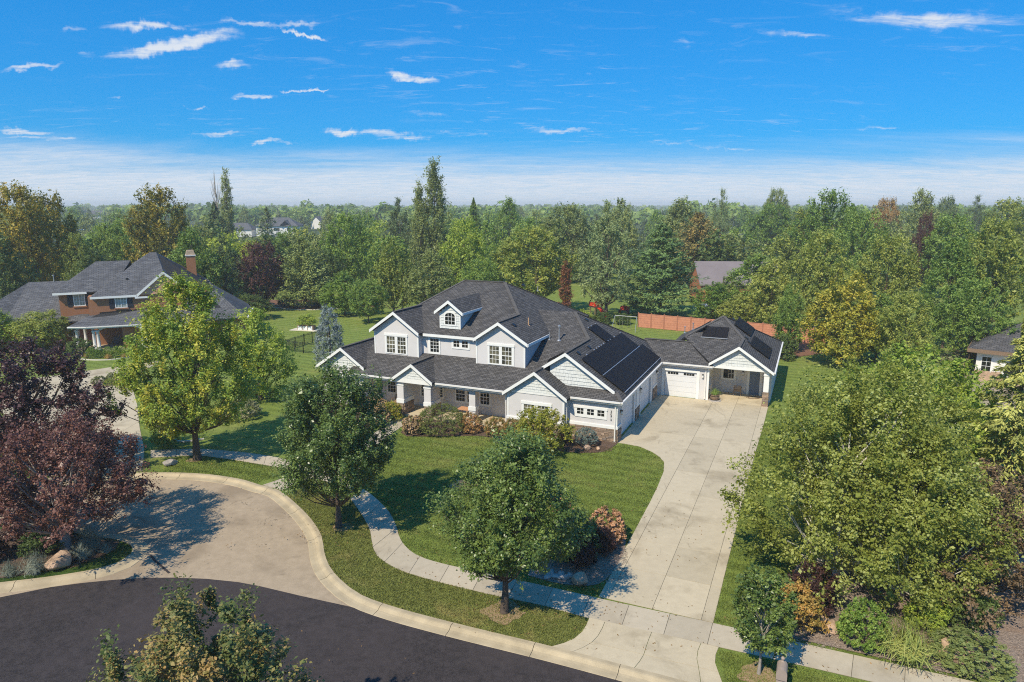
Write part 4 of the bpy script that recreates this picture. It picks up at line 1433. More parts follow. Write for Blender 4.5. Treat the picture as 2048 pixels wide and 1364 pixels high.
# windows
U = HV(1.95)
window(house, U, -19.88, -17.76, 4.2, 5.84, [(-19.70, -18.94, 4.27, 5.60, 3, 4, 1), (-18.68, -17.92, 4.27, 5.60, 3, 4, 1)], 0.18, glass='glassblind')
window(house, U, -10.66, -8.48, 4.14, 5.78, [(-10.50, -9.72, 4.23, 5.56, 3, 4, 1), (-9.47, -8.68, 4.23, 5.56, 3, 4, 1)], 0.18, glass='glassblind')
window(house, HV(2.5), -16.16, -15.06, 4.36, 5.76, [(-15.97, -15.20, 4.52, 5.60, 3, 4, 0)], 0.12)
window(house, HV(2.5), -14.05, -12.46, 4.95, 5.78, [(-13.88, -13.37, 5.10, 5.60, 2, 2, 0), (-13.13, -12.62, 5.10, 5.60, 2, 2, 0)], 0.14)
Wp = HV(1.9)
window(house, Wp, -15.06, -14.48, 0.95, 2.18, [(-14.93, -14.61, 1.07, 2.06, 2, 5, 0)], 0)
window(house, Wp, -16.66, -16.12, 0.88, 2.36, [(-16.53, -16.25, 1.0, 2.25, 2, 5, 0)], 0)
window(house, Wp, -13.52, -11.95, 0.82, 2.18, [(-13.40, -12.64, 0.96, 2.08, 3, 4, 1), (-12.40, -12.08, .96, 2.08, 2, 4, 1)], 0)
window(house, Wp, -11.42, -10.40, 0.78, 2.18, [(-11.28, -10.53, 0.94, 2.06, 3, 4, 1)], 0)
window(house, Wp, -9.25, -8.2, 1.2, 2.14, [(-9.12, -8.4, 1.33, 2.03, 2, 2, 0)], 0)
window(house, Wp, -19.86, -18.84, 0.84, 2.22, [(-19.70, -18.99, 0.98, 2.12, 3, 4, 1)], 0)
MB().box(-16.0, -15.1, 1.85, 1.898, 0.12, 2.25).build('front_door', M['door_blue'], house)
window(house, HV(0.2), -24.0, -21.5, 1.1, 2.54, [(-23.8, -22.95, 1.22, 2.27, 3, 4, 1), (-22.62, -21.72, 1.22, 2.27, 3, 4, 1)], 0.2, glass='glassblind')
window(house, HV(-0.7), -6.74, -4.52, 1.16, 2.42, [(-6.57, -5.78, 1.3, 2.19, 3, 4, 1), (-5.52, -4.73, 1.3, 2.19, 3, 4, 1)], 0.2, glass='glassblind')
window(house, HV(0), -3.02, -0.72, 1.56, 2.36, [(-2.86, -2.39, 1.76, 2.18, 2, 2, 0), (-2.13, -1.64, 1.76, 2.18, 2, 2, 0), (-1.39, -0.90, 1.76, 2.18, 2, 2, 0)], 0.16)
# arched dormer window
arch = [(-14.88, 6.75), (-14.02, 6.75), (-14.02, 7.42)] + [(-14.45 + .43 * math.cos(a), 7.42 + .24 * math.sin(a)) for a in [math.pi * k / 8 for k in range(1, 8)]] + [(-14.88, 7.42)]
wd = MB().prism([(a, sv - .036, z) for a, z in [(-15.0, 6.62), (-13.9, 6.62), (-13.9, 7.45)] + [(-14.45 + .55 * math.cos(q), 7.45 + .34 * math.sin(q)) for q in [math.pi * k / 8 for k in range(1, 8)]] + [(-15.0, 7.45)]], (0, -0.03, 0)).build('window', M['white'], house)
MB().prism([(a, sv - .067, z) for a, z in arch], (0, -0.006, 0)).build('pane', M['glass'], wd)
gb = MB()
for a in (-14.595, -14.305):
    gb.box(a - .014, a + .014, sv - .088, sv - .074, 6.75, 7.62)
for z in (7.02, 7.35):
    gb.box(-14.88, -14.02, sv - .087, sv - .074, z - .014, z + .014)
gb.build('glazing_bars', M['white'], wd)

# house number, down the wall beside the garage windows
for k, ch in enumerate('3074'):
    c = bpy.data.curves.new('digit', 'FONT')
    c.body = ch
    c.size = 0.235
    c.extrude = 0.008
    c.align_x = 'CENTER'
    o = bpy.data.objects.new('digit', c)
    COL.objects.link(o)
    o.parent = house
    o.location = (-0.43, -0.012, 2.10 - k * 0.195)
    o.rotation_euler = (rad(90), 0, 0)
    dm = bpy.data.meshes.new_from_object(o)
    dm.materials.clear()
    dm.materials.append(M['black'])
    d_ = bpy.data.objects.new('house_digit', dm)
    COL.objects.link(d_)
    d_.parent, d_.location, d_.rotation_euler = house, o.location, o.rotation_euler
    bpy.data.objects.remove(o)
for pl, a, z in ((HU(0), 0.78, 1.92), (HU(0), 6.5, 2.05), (HU(0), 12.4, 2.1)):
    lantern(house, pl, a, z)

# vents and pipes on the roof
pp = MB().lathe([(.17, 0), (.15, .06), (.055, .10), (.055, 1.05), (.12, 1.07), (.12, 1.22), (.03, 1.25)], (-6.23, 5.5, FZ(5.5) - .04), 10)
pp.build('vent_pipe', M['steel'], house)
MB().lathe([(.13, 0), (.04, .05), (.04, .62)], (-8.6, 5.0, zr - R1 * 1.06 - .06), 8).build('vent_pipe', M['copper'], house)
MB().lathe([(.13, 0), (.04, .05), (.04, .55)], (-7.05, 5.55, FZ(5.55) - .04), 8).build('vent_pipe', M['steel'], house)
MB().lathe([(.12, 0), (.04, .05), (.04, .42)], (-11.2, 13.5, rz - R1 * 1.67 - .06), 8).build('vent_pipe', M['steel'], house)
rv1 = R1 / math.sqrt(1 + R1 * R1)
for (u, v, zf) in ((-9.0, 3.0, lambda u, v: 5.98 + R1 * (-7.25 - u)), (-12.1, 12.2, lambda u, v: 5.98 + R1 * (-7.25 - u)), (-3.55, 2.0, lambda u, v: RZ(u)), (-3.5, 4.4, lambda u, v: RZ(u)), (-5.3, 9.4, lambda u, v: RZ(u))):
    sl = R1 if u < -7 else P_
    d = Vector((1, 0, -sl)).normalized()
    n = Vector((sl, 0, 1)).normalized()
    MB().obox(Vector((u, v, zf(u, v))) + n * .05, d * .14, Vector((0, .17, 0)), n * .05).build('roof_vent', M['black'], house)

# solar panels on the right slope
d = Vector((1, 0, -P_)).normalized()
n = Vector((P_, 0, 1)).normalized()
pm = MB().obox((0, 0, 0), (0.925, 0, 0), (0, 0.515, 0), (0, 0, 0.018)).build('solar_panel_shape', M['panel'])
panel_mesh = pm.data
bpy.data.objects.remove(pm)
panel_mesh.name = 'solar_panel'


def panels(parent, origin, d, along, n, count, pitch, lenm):
    """A row of panels lying on a slope: d runs down it, along is the level direction."""
    rot = Matrix((d, along, n)).transposed().to_euler()
    for k in range(count):
        share('solar_panel', panel_mesh, parent, origin + along * (k + .5) * pitch + d * lenm / 2, rot, ((lenm - .03) / 1.85, (pitch - .05) / 1.03, 1))


AL = Vector((0, 1, 0))
st = lambda u: Vector((u, 0, RZ(u))) + n * 0.12
panels(house, st(-1.52) + AL * 1.28, d, AL, n, 11, 1.085, 1.88)
panels(house, st(-3.12) + AL * 1.28, d, AL, n, 10, 1.085, 1.88)
panels(house, st(-4.66) + AL * 7.75, d, AL, n, 2, 1.05, 1.84)
rb = MB()
rl_ = Vector((0, 0, 0))
for u, v0, v1 in ((0.075, 1.25, 13.25), (-1.52, 1.25, 12.2)):
    c = st(u) + n * .02
    rb.bar(c + AL * v0, c + AL * v1, 0.045, 0.035)
for v in np.arange(1.35, 12.2, 0.62):
    c = st(-3.14) + AL * v + n * .0
    if random.random() < .75:
        rb.obox(c, d * .05, AL * .045, n * .03)
for v in (7.8, 8.6, 9.8):
    rb.obox(st(-4.68) + AL * v, d * .04, AL * .045, n * .03)
rb.build('panel_rail', M['alu'], house)

# --- small single garage that links to the cottage
CZ = lambda v: 3.0 + 0.55 * (v - 12.85)
roofmesh('link_roof', [
    [(-1.8, 12.85, 3.0), (4.45, 12.85, 3.0), (2.5, 15.4, CZ(15.4)), (-1.8, 15.4, CZ(15.4))],
    [(4.45, 12.85, 3.0), (4.45, 18, 3.0), (2.5, 15.4, CZ(15.4))],
    [(-1.8, 15.4, CZ(15.4)), (2.5, 15.4, CZ(15.4)), (4.45, 18, 3.0), (-1.8, 18, 3.0)]], M['roof'], house, 0.15)
gutter(house, (0.36, 12.85, 3.0), (4.5, 12.85, 3.0), (0, -1, 0))
gutter(house, (4.45, 12.85, 3.0), (4.45, 13.6, 3.0), (1, 0, 0))
w = MB()
w.box(0.0, 0.55, 13.2, 13.4, 0, 2.9)
w.box(3.25, 4.2, 13.2, 13.4, 0, 2.9)
w.box(0.55, 3.25, 13.2, 13.4, 2.27, 2.9)
w.box(3.98, 4.2, 13.4, 16.4, 0, 2.9)
w.split('small_garage_wall', M['stucco'], house)
tb = MB()
tb.box(0.33, 0.57, 13.15, 13.198, 0, 2.45)
tb.box(3.22, 3.46, 13.15, 13.198, 0, 2.45)
tb.box(0.57, 3.22, 13.151, 13.197, 2.24, 2.45)
tb.box(4.08, 4.22, 13.16, 13.199, 0.02, 2.86)
tb.split('small_garage_trim', M['white'], house)
gd = MB().box(0.57, 3.22, 13.33, 13.37, 0, 2.25).build('garage_door', M['garage'], house)
for k in range(5):
    MB().box(0.585, 3.205, 13.29, 13.328, 0.015 + k * .448, 0.015 + k * .448 + .436).build('panel', M['garage'], gd)
for a0 in (0.80, 2.13):
    for k in range(4):
        MB().box(a0 + k * .228, a0 + k * .228 + .195, 13.278, 13.289, 1.93, 2.12).build('lite', M['glass'], gd)
lantern(house, HV(13.2), 3.72, 1.98)
MB().box(4.2, 4.32, 13.75, 14.2, 1.15, 1.75).build('meter_box', M['steel'], house)
stonework(house, HU(4.2), 13.2, 13.75, 0.02, 0.85, 12)

# --- cottage end of the house
Q = 0.68
ZC = lambda u: 2.95 + Q * (9.22 - u)
pk = (4.42, 19.3, 6.21)
ug = 6.46
zg = ZC(ug)
KZ = lambda v: 3.0 + 0.45 * (v - 12.2)
vg = 12.2 + (zg - 3.0) / .45
roofmesh('cottage_roof', [
    [(9.22, 12.75, 2.95), (9.22, 26.5, 2.95), pk, (ug, vg, zg), (ug, 12.75, zg)],
    [(ug, 12.75, zg), (ug, vg, zg), (4.18, 12.9, zg - Q * 2.28), (4.18, 12.75, zg - Q * 2.28)],
    [(4.2, 12.95, KZ(12.95)), (ug, vg, zg - .004), pk, (1.6, 16.0, KZ(16.0))],
    [(-0.4, 14.5, 2.95), (1.6, 15.99, 4.6), pk, (-0.4, 26.5, 2.95)],
    [pk, (9.22, 26.5, 2.95), (-0.4, 26.5, 2.95)]], M['roof'], house, 0.15)
fb = MB()
for u in (4.18, 9.22):
    fb.prism([(u, 12.747, ZC(u) if u > 5 else zg - Q * 2.28 + .0), (ug, 12.747, zg + .015), (ug, 12.747, zg - .23), (u, 12.747, (ZC(u) if u > 5 else zg - Q * 2.28) - .23)], (0, -0.05, 0))
fb.split('fascia', M['white'], house)
gutter(house, (9.22, 12.75, 2.95), (9.22, 26.4, 2.95), (1, 0, 0))
MB().prism([(4.35, 13.1, 3.1), (ug, 13.1, 4.5), (8.6, 13.1, 3.1)], (0, .15, 0)).build('cottage_gable', M['shake'], house)
shakes(house, HV(13.1), None, 3.14, 4.5, lambda z: ug - (4.52 - z) / Q, lambda z: ug + (4.52 - z) / Q, 0.24)
tb = MB()
tb.box(4.3, 8.95, 13.04, 13.25, 2.86, 3.12)
tb.build('cottage_beam', M['white'], house)
MB().box(4.2, 9.0, 16.4, 16.6, 0, 3.0).build('cottage_wall', M['stucco'], house)
MB().box(8.8, 9.0, 16.6, 26.2, 0, 2.9).build('cottage_side_wall', M['stucco'], house)
MB().box(8.8, 9.0, 14.6, 16.4, 0, 2.9).build('cottage_porch_wall', M['stucco'], house)
MB().box(4.2, 8.9, 13.2, 16.4, 2.80, 2.85).build('cottage_porch_ceiling', M['white'], house)
c = MB().box(8.48, 8.88, 13.15, 13.55, 1.2, 2.86).build('porch_column', M['white'], house)
MB().box(8.44, 8.92, 13.11, 13.59, 2.55, 2.63).build('column_cap', M['white'], c)
MB().box(8.46, 8.90, 13.13, 13.57, 0, 1.2).build('column_core', M['grout'], c)
stonework(house, HV(13.13), 8.44, 8.92, 0.02, 1.2, 21)
window(house, HV(16.4), 4.80, 6.08, 1.14, 2.26, [(5.0, 5.42, 1.29, 2.11, 1, 1, 0), (5.44, 5.86, 1.29, 2.11, 2, 2, 0)], 0)
tb = MB()
tb.box(6.95, 7.16, 16.34, 16.398, 0, 2.30)
tb.box(7.99, 8.2, 16.34, 16.398, 0, 2.30)
tb.box(7.16, 7.99, 16.341, 16.397, 2.08, 2.30)
tb.split('door_trim', M['white'], house)
dr = MB().box(7.16, 7.99, 16.35, 16.396, 0.03, 2.08).build('front_door', M['door_blue'], house)
MB().lathe([(.03, 0), (.045, .03), (.03, .06)], (7.26, 16.31, 1.0), 8).build('door_knob', M['steel'], dr)
lantern(house, HV(16.4), 6.62, 1.8)
# cottage solar panels: two on the front slope, two rows on the right
dk = Vector((0, -1, -.45)).normalized()
nk = Vector((0, -.45, 1)).normalized()
panels(house, Vector((3.05, 17.55, KZ(17.55))) + nk * .12, dk, Vector((1, 0, 0)), nk, 2, 1.05, 1.7)
MB().bar(Vector((3.0, 15.98, KZ(15.98))) + nk * .11, Vector((5.2, 15.98, KZ(15.98))) + nk * .11, .06, .07).build('panel_rail', M['alu'], house)
dc = Vector((1, 0, -Q)).normalized()
nc = Vector((Q, 0, 1)).normalized()
sc_ = lambda u, v: Vector((u, v, ZC(u))) + nc * .12
panels(house, sc_(7.0, 15.6), dc, AL, nc, 4, 1.05, 1.9)
panels(house, sc_(5.35, 18.6), dc, AL, nc, 4, 1.05, 1.75)
dl = Vector((-1, 0, -Q)).normalized()
nl = Vector((-Q, 0, 1)).normalized()
zl_ = lambda u: 2.95 + Q * (u + .4)
panels(house, Vector((3.3, 20.6, zl_(3.3))) + nl * .12, dl, Vector((0, -1, 0)), nl, 4, 1.0, 1.7)
for u, v in ((1.5, 16.6), (2.1, 17.2)):
    MB().lathe([(.12, 0), (.04, .05), (.04, .5), (.09, .52), (.09, .56)], (u, v, KZ(v) - .05), 8).build('vent_pipe', M['steel'], house)
for u, v in ((6.6, 17.2), (6.9, 16.4), (5.1, 20.6)):
    MB().obox(sc_(u, v) - nc * .07, dc * .14, AL * .17, nc * .05).build('roof_vent', M['black'], house)
for a, b in ((pk, (ug, vg, zg)), ((ug, 12.77, zg), (ug, vg, zg)), (pk, (9.1, 26.3, 3.03)), (pk, (1.7, 16.1, 4.75)), ((-1.7, 15.4, CZ(15.4)), (2.5, 15.4, CZ(15.4))), ((2.5, 15.4, CZ(15.4)), (4.4, 12.92, 3.03))):
    caps(house, a, b)
for (u, v, z0) in ((-0.12, -0.10, 2.95), (-3.50, -0.42, 2.95), (-8.0, -.62, 2.9), (3.95, 13.14, 2.95)):
    b = MB().box(u - .04, u + .04, v - .035, v + .035, .12, z0 - .25)
    b.bar((u, v, z0 - .25), (u, v - .2 if u < 3 else v - .25, z0 - .06), .07, .06)
    b.build('downspout', M['gutterwhite'], house)

# ------------------------------------------------------------------ brown neighbour house across the lawn
h2 = empty('house', (-46, 75, 0), rad(27), 'brown stucco two-storey house with dark shutters and white columned porch', 'house')


def rp(*pp):
    roofmesh('roof', pp, M['roof2'], h2, 0.16)


MB().box(-1.0, 11.5, 2.2, 16, 0, 5.75).build('wall', M['brown'], h2)
MB().box(-4.0, -0.99, 4.6, 15, 0, 6.05).build('wall', M['brown'], h2)
MB().box(-11.5, -4.0, 6.2, 17, 0, 2.9).build('wall', M['brown'], h2)
MB().box(9.3, 15.2, -1.6, 9, 0, 2.9).build('wall', M['brown'], h2)
MB().box(2.2, 3.9, -0.9, 2.2, 0, 2.9).build('porch_side_wall', M['brown'], h2)
rz2 = 10.15
rp([(-0.7, 1.9, 5.75), (3.95, 1.9, 5.75), (6.83, 6.0, 8.32), (6.3, 9.0, rz2), (5.55, 9.0, rz2)],
   [(-0.7, 1.9, 5.75), (5.55, 9.0, rz2), (-0.7, 16.2, 5.75)],
   [(5.55, 9.0, rz2), (6.3, 9.0, rz2), (12.4, 16.2, 5.75), (-0.7, 16.2, 5.75)],
   [(6.3, 9.0, rz2), (6.83, 6.0, 8.32), (6.83, 1.9, 8.32), (9.75, 1.9, 5.75), (12.4, 3.5, 5.75), (12.4, 16.2, 5.75)],
   [(6.83, 1.9, 8.32), (6.83, 6.0, 8.32), (3.95, 1.92, 5.74)])
mb = MB()
mb.prism([(3.8, 1.897, 5.72), (6.83, 1.897, 8.34), (6.83, 1.897, 8.02), (3.8, 1.897, 5.4)], (0, -.06, 0))
mb.prism([(9.86, 1.897, 5.72), (6.83, 1.897, 8.34), (6.83, 1.897, 8.02), (9.86, 1.897, 5.4)], (0, -.06, 0))
edge_board(mb, (-0.75, 1.9, 5.75), (3.9, 1.9, 5.75), .24, .06, (0, -1, 0))
edge_board(mb, (3.7, 1.7, 5.55), (5.0, 1.7, 5.55), .2, .06, (0, -1, 0))
edge_board(mb, (-4.5, 4.1, 6.15), (-1.2, 4.1, 6.15), .24, .06, (0, -1, 0))
mb.split('fascia', M['white'], h2)
MB().prism([(4.2, 2.1, 5.7), (6.83, 2.1, 7.95), (9.4, 2.1, 5.7)], (0, .2, 0)).build('gable_siding', M['brownsiding'], h2)
sb = MB()
for k in range(9):
    z = 5.75 + k * .26
    hw = (7.98 - z) / .87
    if hw > .15:
        sb.prism([(6.83 - hw, 2.098, z + .26), (6.83 - hw, 2.06, z), (6.83 - hw, 2.098, z)], (2 * hw, 0, 0))
sb = sb.build('siding_boards', M['brownsiding'], h2)
rp([(-4.5, 4.1, 6.15), (1.2, 4.1, 6.15), (3.4, 9.1, 9.25), (-0.3, 9.1, 9.25)], [(-4.5, 4.1, 6.15), (-0.3, 9.1, 9.25), (-4.5, 15.4, 6.15)],
   [(-0.3, 9.1, 9.25), (3.4, 9.1, 9.25), (3.4, 15.4, 6.15), (-4.5, 15.4, 6.15)])
rp([(-9.6, 5.6, 3.0), (-1.0, 3.0, 2.9), (-1.0, 9.0, 5.0), (-3.4, 12.6, 6.75), (-7.8, 12.6, 6.75)], [(-9.6, 5.6, 3.0), (-7.8, 12.6, 6.75), (-11.9, 6.4, 4.2)],
   [(-7.8, 12.6, 6.75), (-3.4, 12.6, 6.75), (-3.4, 18, 3.6), (-12.2, 18, 3.6), (-11.9, 6.4, 4.2)])
mb = MB()
mb.prism([(-12.0, 6.2, 4.25), (-9.4, 5.45, 3.0), (-9.4, 5.45, 2.72), (-12.0, 6.2, 3.97)], (0, -.06, 0))
mb.split('fascia', M['white'], h2)
rp([(-2.95, -0.45, 2.92), (-1.1, -1.35, 2.92), (9.0, -2.6, 2.92), (9.0, 2.2, 4.2), (0.0, 2.2, 3.95), (-1.0, 2.25, 3.65)])
rp([(9.0, -2.65, 2.9), (15.2, -2.7, 3.0), (16.6, 4.6, 3.0), (12.2, 1.0, 5.9), (9.0, 1.2, 5.6)], [(12.2, 1.0, 5.9), (16.6, 4.6, 3.0), (16.6, 9, 3.0), (12.2, 9, 6.0)])
gutter(h2, (-2.95, -0.45, 2.92), (-1.1, -1.35, 2.92), (-.44, -.9, 0))
gutter(h2, (-1.1, -1.35, 2.92), (9.0, -2.6, 2.92), (-.12, -1, 0))
gutter(h2, (15.2, -2.7, 3.0), (16.6, 4.6, 3.0), (1, -.19, 0))


def tcol(x, y):
    c = MB().lathe([(.22, .2), (.22, .34), (.175, .36), (.15, 2.2), (.19, 2.25), (.19, 2.33)], (x, y, 0), 12).build('porch_column', M['cream'], h2, True)
    MB().box(x - .2, x + .2, y - .2, y + .2, 2.33, 2.42).build('column_cap', M['cream'], c)


for x, y in ((-2.2, -0.05), (-0.55, -1.0), (-0.15, -1.05), (4.2, -1.9), (4.6, -1.95), (-1.6, 2.0)):
    tcol(x, y)


def archbeam(a, b, name='porch_arch'):
    a, b = Vector(a), Vector(b)
    pts = [(*a.xy, 2.92), (*b.xy, 2.92)]
    N = 10
    for k in range(N + 1):
        s = 1 - k / N
        p = a.lerp(b, 0.10 + 0.80 * s)
        pts.append((p.x, p.y, 2.42 + .34 * math.sin(math.pi * s) ** .6 if 0 < s < 1 else 2.42))
    d = (b - a).normalized()
    MB().prism(pts, (-d.y * .25, d.x * .25, 0)).build(name, M['cream'], h2)


archbeam((-2.4, 0.0, 0), (-0.4, -1.1, 0))
archbeam((-0.4, -1.12, 0), (4.6, -2.1, 0))
archbeam((4.6, -2.1, 0), (8.8, -2.5, 0))
MB().box(-2.6, 8.8, -1.0, 2.2, 0, .2).build('porch_floor', M['concrete2'], h2)
V2 = HV(2.2)
for (a0, a1, z0, z1, pl) in ((1.62, 2.84, 4.33, 5.60, V2), (-2.62, -1.46, 4.5, 5.95, HV(4.6))):
    window(h2, pl, a0, a1, z0, z1, [(a0 + .08, (a0 + a1) / 2 - .03, z0 + .08, z1 - .08, 2, 3, 0), ((a0 + a1) / 2 + .03, a1 - .08, z0 + .08, z1 - .08, 2, 3, 0)], 0, glass='glasscurtain')
    for s0 in (a0 - .58, a1 + .02):
        b = MB()
        pl.rect(b, s0, s0 + .56, z0 - .02, z1 + .02, .002, .05)
        sh = b.build('shutter', M['shutter'], h2)
    b = MB()
    pl.rect(b, a0 - .1, a1 + .1, z0 - .14, z0, .002, .1)
    b.build('sill', M['brown'], h2)
wl = window(h2, HV(2.05), 4.0, 8.9, 0.3, 2.75, [(4.35 + k * .95, 4.95 + k * .95, .55, 2.1, 2, 4, 0) for k in range(5)], 0.1, glass='glass', trim='cream')
window(h2, HV(6.2 - 1.6), -3.6, -2.4, 1.0, 2.3, [(-3.5, -2.5, 1.1, 2.2, 2, 2, 0)], 0, glass='glass', trim='cream')
ch = MB().box(9.7, 10.8, 12.0, 12.9, 5, 9.35).build('chimney', M['brown'], h2)
MB().box(9.62, 10.88, 11.92, 12.98, 9.35, 9.5).build('chimney_band', M['cream'], ch)
MB().prism([(9.68, 11.97, 9.5), (10.82, 11.97, 9.5), (10.66, 11.97, 10.1), (9.84, 11.97, 10.1)], (0, .95, 0)).build('chimney_cap', M['chimneytop'], ch)
MB().lathe([(.1, 0), (.05, .05), (.05, .8), (.1, .82), (.1, .95)], (-5.2, 12.5, 6.6), 8).build('vent_pipe', M['steel'], h2)
for a, b_, z in ((3.0, 4.5, 7.45), (-4.7, 9.3, 5.3)):
    MB().lathe([(.14, 0), (.14, .25), (.02, .3)], (a, b_, z - .2), 8).build('roof_vent', M['black'], h2)


def armchair(name, loc, rz, label, group=None, rock=True):
    r = empty(name, loc, rz, label, 'chair', group)
    m = M['black'] if rock else M['wicker']
    if rock:
        s = MB()
        for k in range(5):
            s.box(-.28, .28, -.27 + k * .11, -.27 + k * .11 + .085, .40, .425)
        s.build('seat', m, r)
        b = MB()
        for k in range(6):
            x = -.26 + k * .104
            b.obox((x, .33, .78), (.04, 0, 0), (0, .012, 0), (0, .09, .38))
        b.build('backrest', m, r)
        for sx in (-1, 1):
            MB().box(sx * .33 - .05, sx * .33 + .05, -.3, .28, .60, .625).build('armrest', m, r)
            for y in (-.25, .22):
                MB().box(sx * .33 - .025, sx * .33 + .025, y - .025, y + .025, .06, .60).build('leg', m, r)
            MB().bar((sx * .33, -.42, .05), (sx * .33, .48, .05), .03, .05).build('rocker', m, r)
    else:
        MB().box(-.27, .27, -.26, .26, .40, .46).build('seat', m, r)
        b = MB()
        b.bar((-.27, .26, .42), (-.27, .36, .95), .035, .035, (0, 1, 0))
        b.bar((.27, .26, .42), (.27, .36, .95), .035, .035, (0, 1, 0))
        for k in range(5):
            z = .5 + k * .1
            b.bar((-.26, .27 + k * .02, z), (.26, .27 + k * .02, z), .02, .06)
        b.build('backrest', m, r)
        for sx in (-1, 1):
            MB().bar((sx * .29, -.26, .66), (sx * .29, .31, .66), .045, .03).build('armrest', m, r)
            for y in (-.26, .28):
                MB().bar((sx * .28, y, 0), (sx * .28, y * .95, .66), .03, .03, (1, 0, 0)).build('leg', m, r)
    return r


def R2W(a, b):
    c, s = math.cos(rad(27)), math.sin(rad(27))
    return (-46 + a * c - b * s, 75 + a * s + b * c)


armchair('rocking_chair', (*R2W(1.45, -.05), .2), rad(20), 'black slatted porch chair beside the paired white columns of the brown house')
armchair('rocking_chair', (*R2W(6.4, .9), .2), rad(35), 'black slatted porch chair farther along the brown house porch, nearest the yellowing maple')
armchair('garden_chair', (*H2W(6.3, 15.7), .03), PHI + rad(170 + 10), 'tan garden armchair by the blue-grey cottage door', None, False)
armchair('garden_chair', (*H2W(-18.3, .9), .12), PHI, 'tan armchair on the front porch behind the hydrangeas', None, False)

# porch table and doormat hose
tb_ = empty('porch_table', (*H2W(-11.9, .6), .12), PHI, 'low reddish porch table beside the slender porch column', 'table')
MB().box(-.55, .55, -.4, .4, .68, .73).build('tabletop', M['terracotta'], tb_)
for sx in (-1, 1):
    for sy in (-1, 1):
        MB().box(sx * .48 - .03, sx * .48 + .03, sy * .33 - .03, sy * .33 + .03, 0, .68).build('leg', M['wood'], tb_)
hose = MB()
for k in range(26):
    a, b = k / 26 * 4.6 * math.pi, (k + 1) / 26 * 4.6 * math.pi
    r0, r1 = .22 + .008 * k, .22 + .008 * (k + 1)
    hose.tube((1.5 * r0 * math.cos(a), r0 * math.sin(a), .025), (1.5 * r1 * math.cos(b), r1 * math.sin(b), .025), .018, n=5)
o = hose.build('garden_hose', M['wood'])
o.location = (*H2W(7.6, 15.4), .03)
tag(o, 'coiled brown garden hose on the concrete in front of the cottage door', 'hose')

# planter barrel
pb = empty('planter_barrel', (*H2W(4.75, 13.35), .03), 0, 'wooden half barrel planter at the corner of the small single garage', 'planter')
MB().lathe([(.30, 0), (.37, .22), (.38, .32), (.34, .5), (.30, .5), (.30, .42)], (0, 0, 0), 14).build('barrel', M['wood'], pb)
hb_ = MB()
for z in (.08, .40):
    hb_.lathe([(.345, z - .02), (.385, z - .02), (.385, z + .02), (.35, z + .02)], (0, 0, 0), 14)
hb_.build('hoop', M['black'], pb)
rg = MB().lathe([(.42, 0), (.55, 0), (.53, .09), (.43, .09)], (0, 0, -.02), 16).build('stone_ring', M['greyrock'], pb)

# mailbox, its rounded cap and finial just inside the frame
mbx = empty('mailbox', (8.90, 19.95, 0), rad(-24), 'taupe mailbox pedestal with rounded top and small finial at the bottom edge', 'mailbox')
MB().box(-.15, .15, -.22, .22, 0, .75).build('pedestal', M['tanmetal'], mbx)
pr = [(-.17, -.27, .75), (.17, -.27, .75), (.17, -.27, .98)] + [(.17 * math.cos(a), -.27, .98 + .17 * math.sin(a)) for a in [math.pi * k / 8 for k in range(1, 8)]] + [(-.17, -.27, .98)]
MB().prism(pr, (0, .54, 0)).build('box', M['tanmetal'], mbx)
MB().lathe([(.07, 0), (.045, .03), (.03, .06), (.06, .10), (.065, .14), (.03, .19)], (0, .2, 1.13), 8).build('finial', M['tanmetal'], mbx)


def rock(name, loc, r, mat, label, seed, cat='boulder', sq=(1, 1, .8), group=None):
    bm = bmesh.new()
    bmesh.ops.create_icosphere(bm, subdivisions=3, radius=1.0)
    rs = random.Random(seed)
    pl = [(Vector((rs.gauss(0, 1), rs.gauss(0, 1), rs.gauss(0, 1))).normalized(), rs.uniform(.55, .92)) for _ in range(13)]
    for v in bm.verts:
        d = v.co.normalized()
        for n_, k in pl:
            t_ = d.dot(n_)
            if t_ > 0.05 and v.co.dot(n_) > k:
                v.co -= n_ * (v.co.dot(n_) - k) * .9
        v.co += d * rs.uniform(-.018, .018)
    me = bpy.data.meshes.new(name)
    bm.to_mesh(me)
    bm.free()
    me.materials.append(mat)
    o = bpy.data.objects.new(name, me)
    COL.objects.link(o)
    o.location = (loc[0], loc[1], r * sq[2] * .62)
    o.scale = (r * sq[0], r * sq[1], r * sq[2])
    o.rotation_euler = (0, 0, rs.uniform(0, 6))
    return tag(o, label, cat, group)


rock('boulder', (-20.35, 28.1), .60, M['boulder'], 'large tan boulder at the foot of the purple street tree', 4)
rock('boulder', (2.95, 26.78), .40, M['boulder'], 'pale tan boulder at the end of the low dry-stone row by the sidewalk', 8)
rock('boulder', (-21.4, 40.4), .55, M['greyrock'], 'flat grey stone lying in the verge beside the yellowing maple', 11, sq=(1, .55, .45))
rock('boulder', (5.0, 43.15), .36, M['boulder'], 'orange-tan rock in front of the round blue spruce ball', 15, sq=(1.1, .7, .6))
rock('boulder', (5.75, 43.2), .2, M['boulder'], 'small orange-tan rock right of the larger one by the blue ball shrub', 16, sq=(1.1, .8, .6))
ROWL = ('leftmost flat grey rock of the low dry-stone row by the sidewalk', 'second front rock from the left in the low dry-stone row', 'front rock of the low dry-stone row nearest the pale boulder',
        'back rock at the left of the low dry-stone row', 'back rock in the middle of the low dry-stone row', 'back rock of the low dry-stone row touching the pale boulder')
for k, (x, y) in enumerate(((1.55, 27.25), (1.95, 27.2), (2.35, 27.12), (1.75, 27.5), (2.15, 27.42), (2.52, 27.3))):
    rock('rock', (x, y), .24, M['greyrock'], ROWL[k], 30 + k, 'rock', (1.15, .7, .55), 'low dry-stone row in the gravel bed')
